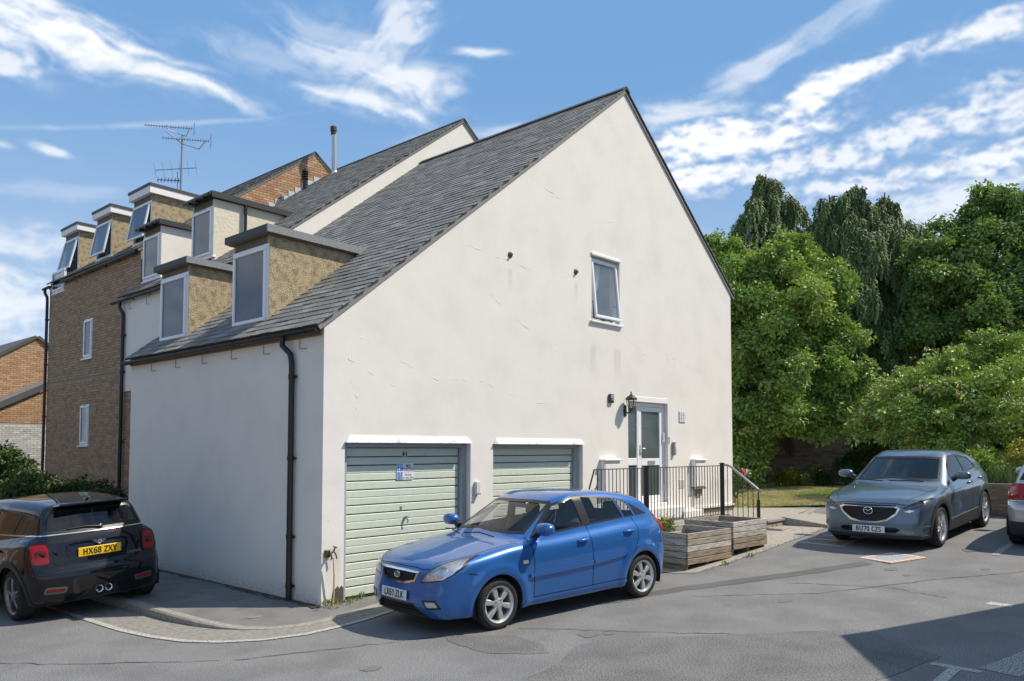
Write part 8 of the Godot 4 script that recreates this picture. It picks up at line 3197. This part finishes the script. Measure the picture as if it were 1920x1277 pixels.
	for i in 17:
		for j in 4:
			var z := -0.36 + i * 0.045 + (0.0225 if j % 2 else 0.0)
			var y := 0.595 + j * 0.032
			if absf(z) > 0.36 - (0.70 - y) * 0.5:
				continue
			b.tube([Vector3(2.075 - 0.24 * z * z, y, z - 0.0225), Vector3(2.077 - 0.24 * z * z, y + 0.016, z), Vector3(2.075 - 0.24 * z * z, y, z + 0.0225)], 0.0045, 4, false)
	part(car, "grille_bars", b, mat(0.04, 0.04, 0.042, 0.4))
	b = MB.new()
	for i in 22:
		for j in 4:
			var z := -0.53 + i * 0.05 + (0.025 if j % 2 else 0.0)
			var y := 0.225 + j * 0.036
			if absf(z) > 0.52 - (y - 0.2) * 1.1:
				continue
			b.tube([Vector3(2.10 - 0.24 * z * z, y, z - 0.025), Vector3(2.105 - 0.24 * z * z, y + 0.018, z), Vector3(2.10 - 0.24 * z * z, y, z + 0.025)], 0.005, 4, false)
	part(car, "lower_grille_bars", b, mat(0.035, 0.035, 0.037, 0.5))
	var g := group(car, "badge")
	g.transform = Transform3D(Basis(Vector3(0, 0, -1), Vector3.UP, Vector3(1, 0, 0)), Vector3(2.088, 0.652, 0))
	b = MB.new()
	b.lathe(Vector3.ZERO, Vector3.BACK, [[0.0, 0.008], [0.05, 0.008], [0.054, 0.012], [0.06, 0.012], [0.062, 0.0]], 28)
	for k in b.v.size():
		b.v[k].y *= 0.62
	part(g, "oval", b, chrome)
	text_part(g, "lettering", "KIA", 0.036, mat(0.25, 0.26, 0.28, 0.3, 0.5), Transform3D(Basis(), Vector3(0, 0, 0.0085)), 1.15)
	plate(car, "LX61 ZLK", Vector3(2.148, 0.445, 0), true, -0.08, false)
	for q in [[0.1, 0.62], [-0.5, 0.05]]:
		b = MB.new()
		b.tube([Vector3(1.12 - 0.25 * q[0] * q[0], 1.02, q[0]), Vector3(1.05, 1.05, (q[0] + q[1]) * 0.5), Vector3(1.08 - 0.33 * q[1] * q[1], 1.03, q[1])], 0.009, 5)
		part(car, "wiper", b, black)
	b = MB.new()
	b.box(Vector3(-1.8, 0.19, -0.65), Vector3(1.9, 0.24, 0.65))
	part(car, "underbody", b, mat(0.015, 0.015, 0.015, 0.9))


func make_black_car() -> void:
	var black_paint := paint(0.005, 0.006, 0.011, 0.0, 0.5)
	black_paint.metallic_specular = 0.15
	var chrome := mat(0.75, 0.76, 0.78, 0.12, 0.95)
	var black := mat(0.012, 0.012, 0.013, 0.35)
	var plastic := mat(0.03, 0.03, 0.032, 0.6)
	var shape := {
		"plan": [[-1.98, 0.62], [-1.88, 0.72], [-1.72, 0.79], [-1.45, 0.84], [-1.0, 0.862], [1.0, 0.862], [1.5, 0.83], [1.8, 0.76], [2.05, 0.6]],
		"deck": [[-1.98, 0.97], [-1.85, 1.03], [-1.6, 1.075], [-1.3, 1.05], [-0.5, 0.995], [0.5, 0.965], [0.95, 0.97], [1.4, 0.94], [1.75, 0.87], [1.95, 0.74]],
		"nose": [[0.12, 1.9], [0.3, 2.0], [0.5, 2.02], [0.7, 1.97], [0.85, 1.85], [1.0, 1.6]],
		"tail": [[0.12, -1.72], [0.24, -1.82], [0.34, -1.89], [0.5, -1.93], [0.58, -1.92], [0.66, -1.875], [0.8, -1.85], [0.93, -1.81], [1.05, -1.75], [1.2, -1.66]],
		"roof": [[-1.9, 1.1], [-1.72, 1.30], [-1.6, 1.375], [-1.3, 1.42], [-0.6, 1.445], [0.0, 1.435], [0.4, 1.39], [0.8, 1.24]],
		"side": [[0.1, 0.88], [0.2, 0.93], [0.3, 0.96], [0.45, 0.985], [0.6, 1.0], [0.75, 0.995], [0.88, 0.97], [0.98, 0.935], [1.08, 0.89], [1.25, 0.80]],
		"screen": [Vector2(1.0, 0.97), Vector2(0.42, 1.40)], "back": [Vector2(-1.60, 1.36), Vector2(-1.76, 1.03)],
		"crown": 0.12, "cf": 0.28, "cr": 0.20, "lean": 0.34, "zb": 0.765, "yb": 0.98, "wmax": 0.862, "wheel": Vector2(1.283, 0.31), "flare": 0.02, "flare_r": 0.41, "sc": 0.2, "rc": 0.16, "ks": 0.12, "rear_taper": 0.06}
	var cuts := []
	cuts.append({"kind": "glass", "view": "end", "lo": 0.0, "hi": 1.6, "pair": false, "name": "windscreen", "border": 0.03, "poly": [[-0.35, 1.02], [0.62, 1.02], [0.52, 1.35], [-0.35, 1.37]], "frame": "screen_border"})
	cuts.append({"kind": "glass", "view": "end", "lo": -3.0, "hi": -1.2, "pair": false, "name": "rear_window", "border": 0.03, "round": 0.04, "poly": [[-0.3, 1.055], [0.63, 1.055], [0.50, 1.335], [-0.3, 1.335]], "frame": "rear_window_border", "mat": glass(0.006, 0.007, 0.008, 0.72)})
	for q in [[[0.30, 1.0], [-0.36, 1.01], [-0.36, 1.335], [0.0, 1.345], [0.2, 1.27]], [[-0.39, 1.01], [-0.98, 1.025], [-1.06, 1.30], [-0.39, 1.335]], [[-1.01, 1.025], [-1.30, 1.04], [-1.37, 1.285], [-1.09, 1.298]]]:
		cuts.append({"kind": "glass", "view": "side", "name": "side_window", "lo": 0.35, "round": 0.03, "border": 0.018, "poly": q, "mat": glass(0.006, 0.007, 0.008, 0.6)})
	cuts += [{"kind": "panel", "view": "side", "name": "chrome_strip", "lo": 0.45, "off": 0.006, "mat": chrome, "poly": [[0.6, 0.975], [-1.62, 1.032], [-1.62, 1.048], [0.6, 0.990]]}]
	cuts.append({"kind": "panel", "view": "end", "name": "rear_chrome_strip", "lo": -3.0, "hi": -1.3, "pair": false, "off": 0.005, "mat": chrome, "poly": [[-0.3, 1.032], [0.66, 1.036], [0.66, 1.048], [-0.3, 1.044]]})
	# rear lamps: chrome ring, red lens
	cuts.append({"kind": "panel", "view": "end", "lo": -3.0, "hi": -1.3, "name": "tail_light_core", "off": 0.012, "mat": mat(0.09, 0.003, 0.005, 0.1), "round": 0.03, "poly": [[0.60, 0.79], [0.715, 0.79], [0.71, 0.87], [0.605, 0.875]]})
	cuts.append({"kind": "trim", "view": "end", "lo": -3.0, "hi": -1.3, "name": "tail_light", "frame": "tail_light_ring", "frame_mat": mat(0.01, 0.01, 0.01, 0.15), "frame_off": 0.014, "border": 0.018, "off": 0.009, "mat": mat(0.26, 0.004, 0.008, 0.1), "round": 0.07, "poly": [[0.545, 0.69], [0.775, 0.695], [0.76, 0.96], [0.56, 0.965]]})
	# the recess round the plate
	cuts.append({"kind": "trim", "view": "end", "lo": -3.0, "hi": -1.3, "pair": false, "name": "plate_recess", "frame": "plate_rim", "frame_mat": black_paint, "frame_off": 0.01, "border": 0.02, "off": -0.02, "mat": black_paint, "round": 0.05, "poly": [[-0.4, 0.72], [0.36, 0.725], [0.385, 0.93], [0.2, 0.945], [-0.4, 0.945]]})
	# fog reflectors low in the bumper, with their bright rims
	cuts.append({"kind": "trim", "view": "end", "lo": -3.0, "hi": -1.2, "name": "reflector", "frame": "reflector_rim", "frame_mat": mat(0.2, 0.2, 0.21, 0.3, 0.7), "frame_off": 0.008, "border": 0.02, "off": 0.0, "mat": mat(0.34, 0.012, 0.015, 0.2), "round": 0.03, "poly": [[0.42, 0.335], [0.66, 0.345], [0.64, 0.43], [0.40, 0.41]]})
	cuts.append({"kind": "panel", "view": "end", "lo": -3.0, "hi": -1.2, "pair": false, "name": "bumper_insert", "off": -0.02, "mat": plastic, "poly": [[-0.3, 0.19], [0.30, 0.20], [0.17, 0.345], [-0.3, 0.36]]})
	cuts.append({"kind": "panel", "view": "side", "name": "sill_trim", "lo": 0.4, "off": 0.01, "mat": plastic, "poly": [[0.95, 0.17], [0.95, 0.30], [-0.95, 0.30], [-0.95, 0.17]]})
	cuts += seam_cuts("end", [[-0.02, 0.665], [0.5, 0.66], [0.53, 0.70]], 0.009, -3.0, -1.3)
	cuts += seam_cuts("end", [[0.535, 0.69], [0.545, 0.96], [0.60, 1.02]], 0.008, -3.0, -1.3)
	cuts += seam_cuts("end", [[-0.02, 0.575], [0.6, 0.57], [0.78, 0.575]], 0.007, -3.0, -1.3)
	cuts += seam_cuts("side", [[0.72, 0.97], [0.76, 0.3]], 0.008, 0.4)
	cuts += seam_cuts("side", [[-0.37, 1.0], [-0.37, 0.3]], 0.008, 0.4)
	cuts += seam_cuts("side", [[-1.12, 1.02], [-1.1, 0.8], [-0.93, 0.6]], 0.008, 0.4)
	var o := Vector3(-1.985, -0.05, -3.82)
	var e := Vector3(-0.03, 0.0, -1.0)
	var up := Vector3(-0.064, 1.0, 0.0)
	var car := build_car({"name": "parked_car", "label": "small black hatchback seen from behind, two wheels up on the pavement", "at": car_frame(o, e, up),
		"shape": shape, "spine": [-1.35, 1.35], "paint": black_paint, "arch": 0.36, "clad_r": 0.415, "track": 0.742, "rim": 0.225, "tyre_w": 0.205, "spokes": 5, "wheel_style": "dark", "cuts": cuts, "mirror": Vector3(0.62, 1.04, 0.94), "handles": [[-0.88, 0.83], [-0.1, 0.82]], "tint": 0.6})
	var b := MB.new()
	b.bevel_at(Transform3D(Basis(Vector3(0, 0, 1), -0.12), Vector3(-1.665, 1.385, 0)), Vector3(0.11, 0.016, 0.43), 0.014)
	part(car, "roof_spoiler", b, black_paint)
	b = MB.new()
	b.tube([Vector3(-1.50, 1.425, 0), Vector3(-1.58, 1.46, 0)], [0.02, 0.008], 8)
	part(car, "roof_aerial", b, black)
	plate(car, "HX68 ZXY", Vector3(-1.862, 0.80, 0), false, 0.10, true)
	b = MB.new()
	for z in [-0.055, 0.055]:
		b.lathe(Vector3(-1.80, 0.325, z), Vector3(-1, 0, 0), [[0.0, 0.04], [0.034, 0.04], [0.036, 0.13], [0.046, 0.135], [0.048, 0.12], [0.046, 0.0]], 20)
	stuff(part(car, "exhaust_tip", b, mat(0.7, 0.7, 0.68, 0.15, 0.95)))
	b = MB.new()
	b.tube([Vector3(-1.745, 1.085, 0.06), Vector3(-1.735, 1.105, -0.1), Vector3(-1.72, 1.095, -0.33)], [0.02, 0.015, 0.008], 6)
	b.lathe(Vector3(-1.735, 1.085, 0.06), Vector3(-1, 0.2, 0), [[0.0, 0.03], [0.028, 0.02], [0.03, 0.0]], 10)
	part(car, "rear_wiper", b, black)
	# winged badge and model lettering
	var g := group(car, "badge")
	g.transform = Transform3D(Basis(Vector3(0, 0, 1), Vector3.UP, Vector3(-1, 0, 0)), Vector3(-1.852, 0.905, 0)) * Transform3D(Basis(Vector3.RIGHT, -0.25), Vector3.ZERO)
	b = MB.new()
	b.lathe(Vector3.ZERO, Vector3.BACK, [[0.0, 0.012], [0.018, 0.012], [0.026, 0.016], [0.03, 0.008], [0.03, 0.0]], 20)
	for k in 4:
		for q in [-1.0, 1.0]:
			b.box(Vector3(minf(q * 0.03, q * (0.085 - 0.014 * k)), 0.018 - 0.012 * k, 0.002), Vector3(maxf(q * 0.03, q * (0.085 - 0.014 * k)), 0.025 - 0.012 * k, 0.010))
	stuff(part(g, "wings", b, chrome))
	text_part(g, "lettering", "MINI", 0.011, mat(0.02, 0.02, 0.02, 0.4), Transform3D(Basis(), Vector3(0, 0, 0.0128)), 0.9)
	text_part(car, "model_lettering", "COOPER", 0.032, chrome, Transform3D(Basis(Vector3(0, 0, 1), Vector3.UP, Vector3(-1, 0, 0)), Vector3(-1.845, 0.715, 0.42)), 0.95)
	text_part(car, "model_letter", "S", 0.036, mat(0.5, 0.03, 0.03, 0.3), Transform3D(Basis(Vector3(0, 0, 1), Vector3.UP, Vector3(-1, 0, 0)), Vector3(-1.83, 0.715, 0.52)), 1.0)
	b = MB.new()
	b.box(Vector3(-1.75, 0.19, -0.62), Vector3(1.8, 0.24, 0.62))
	part(car, "underbody", b, mat(0.012, 0.012, 0.012, 0.9))


func make_grey_car() -> void:
	var grey := paint(0.105, 0.155, 0.215, 0.45, 0.3)
	var chrome := mat(0.68, 0.69, 0.71, 0.18, 0.95)
	var black := mat(0.012, 0.012, 0.013, 0.35)
	var plastic := mat(0.035, 0.036, 0.04, 0.6)
	var lens := glass(0.3, 0.32, 0.35, 0.06)
	var shape := {
		"plan": [[-2.2, 0.68], [-2.05, 0.76], [-1.7, 0.84], [-1.2, 0.885], [-0.4, 0.893], [0.6, 0.893], [1.3, 0.89], [1.65, 0.87], [1.9, 0.83], [2.05, 0.78], [2.22, 0.70]],
		"deck": [[-2.2, 1.0], [-1.9, 1.08], [-1.4, 1.11], [-0.8, 1.075], [0.2, 1.025], [0.9, 1.01], [1.2, 0.99], [1.55, 0.95], [1.85, 0.885], [2.03, 0.828], [2.14, 0.785], [2.25, 0.74]],
		"nose": [[0.12, 2.03], [0.2, 2.12], [0.32, 2.185], [0.45, 2.19], [0.56, 2.17], [0.68, 2.155], [0.76, 2.13], [0.86, 2.06], [1.0, 1.9]],
		"tail": [[0.12, -1.95], [0.3, -2.12], [0.5, -2.19], [0.65, -2.18], [0.8, -2.12], [0.95, -2.08], [1.1, -2.0], [1.25, -1.9]],
		"roof": [[-2.1, 1.08], [-1.9, 1.22], [-1.6, 1.34], [-1.2, 1.44], [-0.8, 1.50], [-0.35, 1.522], [0.0, 1.515], [0.3, 1.465], [0.6, 1.38], [0.9, 1.22]],
		"side": [[0.1, 0.90], [0.2, 0.94], [0.3, 0.965], [0.45, 0.985], [0.6, 0.99], [0.75, 1.0], [0.88, 0.995], [0.98, 0.97], [1.08, 0.93], [1.25, 0.84]],
		"screen": [Vector2(1.13, 0.975), Vector2(0.17, 1.485)], "back": [Vector2(-1.75, 1.32), Vector2(-2.05, 1.05)],
		"crown": 0.10, "cf": 0.22, "lean": 0.40, "zb": 0.80, "yb": 1.03, "wmax": 0.895, "wheel": Vector2(1.3275, 0.335), "flare": 0.012, "flare_r": 0.44, "sc": 0.28, "ks": 0.12}
	var cuts := []
	cuts.append({"kind": "glass", "view": "end", "lo": 0.0, "hi": 1.6, "pair": false, "name": "windscreen", "border": 0.035, "poly": [[-0.35, 1.04], [0.55, 1.03], [0.705, 1.015], [0.58, 1.405], [0.3, 1.425], [-0.35, 1.43]], "frame": "screen_border"})
	cuts.append({"kind": "glass", "view": "end", "lo": -3.0, "hi": -1.4, "pair": false, "name": "rear_window", "border": 0.03, "poly": [[-0.35, 1.12], [0.55, 1.12], [0.47, 1.30], [-0.35, 1.31]], "frame": "rear_window_border"})
	for q in [[[0.50, 1.055], [-0.50, 1.095], [-0.47, 1.425], [0.02, 1.425], [0.30, 1.28]], [[-0.53, 1.095], [-1.16, 1.125], [-1.32, 1.16], [-1.02, 1.345], [-0.5, 1.425]]]:
		cuts.append({"kind": "glass", "view": "side", "name": "side_window", "lo": 0.4, "round": 0.03, "border": 0.02, "poly": q, "mat": glass(0.01, 0.012, 0.014, 0.6)})
	cuts.append({"kind": "panel", "view": "end", "lo": 1.7, "pair": false, "name": "grille_lip", "off": 0.0, "mat": black, "poly": [[-0.35, 0.745], [0.41, 0.745], [0.43, 0.715], [-0.35, 0.704]]})
	# grille: bright wing-shaped surround with a dark honeycomb
	cuts.append({"kind": "trim", "view": "end", "lo": 1.7, "pair": false, "name": "grille_mesh", "frame": "grille_surround", "frame_mat": chrome, "frame_off": 0.014, "border": 0.03, "off": -0.02, "mat": mat(0.012, 0.012, 0.013, 0.5), "poly": [[-0.35, 0.735], [0.40, 0.735], [0.485, 0.69], [0.44, 0.595], [0.30, 0.485], [0.14, 0.445], [-0.35, 0.435]]})
	cuts.append({"kind": "panel", "view": "end", "lo": 1.5, "name": "grille_wing", "off": 0.012, "mat": chrome, "poly": [[0.47, 0.655], [0.48, 0.70], [0.62, 0.672], [0.81, 0.745], [0.83, 0.72], [0.62, 0.625]]})
	cuts.append({"kind": "lamp", "view": "end", "lo": 1.3, "name": "headlight", "mat": lens, "back": mat(0.12, 0.12, 0.125, 0.3, 0.4), "border": 0.008, "depth": 0.025, "poly": [[0.495, 0.70], [0.63, 0.762], [0.80, 0.865], [0.865, 0.82], [0.80, 0.735], [0.62, 0.665]],
		"bowls": [[2.0, 0.735, 0.66, 1.0, 0.2, 0.04], [1.90, 0.775, 0.745, 1.0, 0.4, 0.045]]})
	cuts.append({"kind": "trim", "view": "end", "lo": 1.6, "pair": false, "name": "lower_intake", "frame": "intake_frame", "frame_mat": grey, "frame_off": 0.004, "border": 0.015, "off": -0.05, "mat": mat(0.012, 0.012, 0.013, 0.6), "round": 0.02, "poly": [[-0.3, 0.395], [0.42, 0.395], [0.52, 0.345], [0.42, 0.285], [-0.3, 0.275]]})
	cuts.append({"kind": "panel", "view": "end", "lo": 1.3, "pair": false, "name": "bumper_lip", "off": 0.012, "mat": plastic, "poly": [[-0.3, 0.17], [0.95, 0.17], [0.95, 0.25], [0.5, 0.25], [-0.3, 0.24]]})
	cuts.append({"kind": "panel", "view": "end", "lo": 1.5, "name": "bumper_blade", "off": 0.008, "mat": mat(0.16, 0.18, 0.2, 0.35, 0.5), "poly": [[0.56, 0.31], [0.92, 0.40], [0.92, 0.425], [0.56, 0.345]]})
	cuts.append({"kind": "panel", "view": "side", "name": "sill_cladding", "lo": 0.4, "off": 0.014, "mat": plastic, "poly": [[0.92, 0.17], [0.92, 0.40], [-0.92, 0.43], [-0.92, 0.17]]})
	cuts.append({"kind": "lamp", "view": "side", "lo": 0.45, "name": "tail_light", "mat": glass(0.5, 0.02, 0.03, 0.6), "back": mat(0.3, 0.02, 0.02, 0.3), "depth": 0.02, "poly": [[-1.80, 0.98], [-2.3, 1.0], [-2.3, 0.90], [-1.95, 0.89]]})
	cuts += seam_cuts("side", [[0.68, 1.03], [0.70, 0.72], [0.66, 0.42]], 0.009, 0.4)
	cuts += seam_cuts("side", [[-0.515, 1.09], [-0.52, 0.7], [-0.5, 0.42]], 0.009, 0.4)
	cuts += seam_cuts("side", [[-1.34, 1.12], [-1.28, 0.95], [-1.02, 0.7]], 0.009, 0.4)
	cuts += seam_cuts("end", [[-0.02, 0.765], [0.4, 0.765], [0.55, 0.745]], 0.01, 1.5, 3.0, false)
	cuts += seam_cuts("top", [[1.98, 0.56], [1.7, 0.69], [1.3, 0.75], [1.0, 0.76]], 0.009, 0.75, 3.0)
	cuts.append({"kind": "panel", "view": "top", "name": "bonnet", "lo": 0.785, "pair": false, "poly": [[2.2, -0.01], [2.1, 0.4], [1.98, 0.555], [1.7, 0.685], [1.3, 0.745], [1.02, 0.755], [1.14, 0.3], [1.16, -0.01]]})
	cuts.append({"kind": "panel", "view": "side", "name": "front_door", "lo": 0.45, "poly": [[0.675, 1.03], [0.695, 0.72], [0.655, 0.40], [-0.495, 0.42], [-0.51, 0.7], [-0.51, 1.09]]})
	var e := Vector3(-1.0, -0.056, -0.03)
	var car := build_car({"name": "parked_car", "label": "blue grey crossover facing the camera in the bay by the terrace", "at": car_frame(Vector3(10.06, 0.48, 4.23), e, Vector3.UP),
		"shape": shape, "spine": [-1.6, 1.6], "yc": 0.66, "paint": grey, "arch": 0.385, "clad_r": 0.47, "track": 0.775, "rim": 0.24, "tyre_w": 0.215, "spokes": 5, "wheel_style": "twin", "cuts": cuts, "mirror": Vector3(0.50, 1.12, 1.0), "mirror_size": Vector3(0.085, 0.07, 0.13), "handles": [[-0.38, 0.93], [-1.12, 0.96]], "tint": 0.4})
	var b := MB.new()
	for i in 23:
		for j in 8:
			var z := -0.46 + i * 0.042 + (0.021 if j % 2 else 0.0)
			var y := 0.475 + j * 0.03
			if absf(z) > 0.44 - maxf(0.0, 0.62 - y) * 1.5:
				continue
			b.tube([Vector3(2.165 - 0.2 * z * z, y, z - 0.021), Vector3(2.168 - 0.2 * z * z, y + 0.012, z), Vector3(2.165 - 0.2 * z * z, y, z + 0.021)], 0.0035, 4, false)
	stuff(part(car, "grille_bars", b, mat(0.05, 0.05, 0.055, 0.35, 0.5)))
	var g := group(car, "badge")
	g.transform = Transform3D(Basis(Vector3(0, 0, -1), Vector3.UP, Vector3(1, 0, 0)), Vector3(2.172, 0.645, 0))
	b = MB.new()
	var ring := []
	for k in 33:
		var a := TAU * k / 32
		ring.append(Vector3(cos(a) * 0.074, sin(a) * 0.056, 0.006))
	b.tube(ring, 0.007, 6, false)
	b.tube([Vector3(-0.066, 0.012, 0.006), Vector3(-0.03, 0.022, 0.008), Vector3(0.0, -0.008, 0.01), Vector3(0.03, 0.022, 0.008), Vector3(0.066, 0.012, 0.006)], [0.004, 0.009, 0.012, 0.009, 0.004], 6)
	part(g, "emblem", b, mat(0.75, 0.76, 0.78, 0.2, 0.9))
	b = MB.new()
	b.lathe(Vector3.ZERO, Vector3.BACK, [[0.0, 0.002], [0.06, 0.002], [0.066, -0.01]], 24)
	part(g, "backing", b, black)
	plate(car, "BU70 CZS", Vector3(2.2, 0.345, 0), true, -0.05, false)
	for q in [[0.1, 0.66], [-0.55, 0.02]]:
		b = MB.new()
		b.tube([Vector3(1.14 - 0.24 * q[0] * q[0], 1.045, q[0]), Vector3(1.1, 1.06, (q[0] + q[1]) * 0.5), Vector3(1.1 - 0.3 * q[1] * q[1], 1.05, q[1])], 0.01, 5)
		part(car, "wiper", b, black)
	b = MB.new()
	b.box(Vector3(-2.0, 0.2, -0.7), Vector3(2.0, 0.26, 0.7))
	part(car, "underbody", b, mat(0.012, 0.012, 0.012, 0.9))


func make_silver_car() -> void:
	var silver := paint(0.50, 0.51, 0.52, 0.5, 0.3)
	var plastic := mat(0.035, 0.036, 0.038, 0.55)
	var shape := {
		"plan": [[-1.98, 0.70], [-1.85, 0.78], [-1.6, 0.84], [-1.2, 0.87], [1.0, 0.88], [1.5, 0.85], [1.8, 0.77], [2.1, 0.6]],
		"deck": [[-1.98, 1.02], [-1.8, 1.08], [-1.4, 1.09], [-0.3, 1.03], [0.6, 0.98], [1.1, 0.97], [1.6, 0.90], [1.95, 0.75]],
		"nose": [[0.12, 1.9], [0.3, 2.05], [0.5, 2.07], [0.7, 2.0], [0.9, 1.8]],
		"tail": [[0.12, -1.78], [0.25, -1.86], [0.4, -1.92], [0.55, -1.945], [0.68, -1.93], [0.76, -1.86], [0.9, -1.83], [1.08, -1.77], [1.25, -1.68]],
		"roof": [[-1.9, 1.1], [-1.7, 1.30], [-1.5, 1.39], [-1.1, 1.45], [-0.4, 1.485], [0.1, 1.47], [0.5, 1.36], [0.9, 1.16]],
		"side": [[0.1, 0.90], [0.2, 0.94], [0.35, 0.97], [0.5, 0.99], [0.7, 1.0], [0.88, 0.985], [0.98, 0.955], [1.08, 0.92], [1.25, 0.84]],
		"screen": [Vector2(1.1, 0.97), Vector2(0.3, 1.42)], "back": [Vector2(-1.55, 1.38), Vector2(-1.80, 1.06)],
		"crown": 0.10, "lean": 0.34, "zb": 0.80, "yb": 1.02, "wmax": 0.88, "wheel": Vector2(1.289, 0.315), "flare": 0.012, "flare_r": 0.39, "cr": 0.18, "rear_taper": 0.04}
	var cuts := []
	cuts.append({"kind": "glass", "view": "end", "lo": -3.0, "hi": -1.3, "pair": false, "name": "rear_window", "border": 0.03, "poly": [[-0.3, 1.10], [0.64, 1.10], [0.52, 1.36], [-0.3, 1.37]], "frame": "rear_window_border"})
	cuts.append({"kind": "glass", "view": "end", "lo": 0.0, "hi": 1.6, "pair": false, "name": "windscreen", "border": 0.03, "poly": [[-0.35, 1.03], [0.62, 1.03], [0.53, 1.37], [-0.35, 1.39]], "frame": "screen_border"})
	for q in [[[0.5, 1.03], [-0.3, 1.06], [-0.27, 1.40], [0.15, 1.38]], [[-0.33, 1.06], [-1.0, 1.09], [-1.0, 1.37], [-0.3, 1.40]], [[-1.03, 1.09], [-1.35, 1.11], [-1.2, 1.33], [-1.03, 1.36]]]:
		cuts.append({"kind": "glass", "view": "side", "name": "side_window", "lo": 0.4, "round": 0.03, "border": 0.018, "poly": q})
	var red := mat(0.34, 0.01, 0.014, 0.1)
	cuts.append({"kind": "trim", "view": "end", "lo": -3.0, "hi": -1.35, "name": "tail_light", "frame": "tail_light_seal", "frame_mat": mat(0.02, 0.02, 0.02, 0.3), "frame_off": 0.001, "border": 0.008, "off": 0.003, "mat": red, "round": 0.04, "poly": [[0.42, 0.78], [0.92, 0.78], [0.92, 0.98], [0.78, 1.05], [0.42, 1.05]]})
	cuts.append({"kind": "panel", "view": "end", "lo": -3.0, "hi": -1.2, "pair": false, "name": "lower_bumper", "off": 0.004, "mat": plastic, "poly": [[-0.3, 0.1], [0.95, 0.1], [0.95, 0.44], [-0.3, 0.44]]})
	cuts += seam_cuts("end", [[-0.02, 0.755], [0.9, 0.755]], 0.008, -3.0, -1.3)
	cuts += seam_cuts("side", [[-1.15, 1.09], [-1.12, 0.8], [-0.95, 0.6]], 0.008, 0.4)
	var car := build_car({"name": "parked_car", "label": "silver hatchback cut off by the right edge, only its red rear lamp showing", "at": car_frame(Vector3(10.95, 0.515, 6.74), Vector3(1.0, 0.056, 0.0), Vector3.UP),
		"shape": shape, "spine": [-1.35, 1.4], "paint": silver, "arch": 0.36, "track": 0.76, "rim": 0.21, "tyre_w": 0.205, "spokes": 5, "wheel_style": "fat", "cuts": cuts, "mirror": Vector3(0.6, 1.07, 0.98), "handles": [[-0.1, 0.9], [-1.0, 0.92]], "tint": 0.4})
	var b := MB.new()
	for q in [-1.0, 1.0]:
		b.lathe(Vector3(-1.74, 0.925, 0.70 * q), Vector3(-1, 0.1, 0.25 * q), [[0.0, 0.035], [0.02, 0.038], [0.045, 0.036], [0.065, 0.03], [0.072, 0.0]], 24)
	stuff(part(car, "lamp_ring", b, mat(0.55, 0.25, 0.24, 0.15)))
	b = MB.new()
	b.box(Vector3(-1.75, 0.19, -0.65), Vector3(1.8, 0.24, 0.65))
	part(car, "underbody", b, mat(0.012, 0.012, 0.012, 0.9))


func _ready() -> void:
	make_camera()
	make_sky()
	make_materials()
	make_ground()
	make_front_house()
	make_row()
	make_yard()
	make_plants()
	make_blue_car()
	make_black_car()
	make_grey_car()
	make_silver_car()
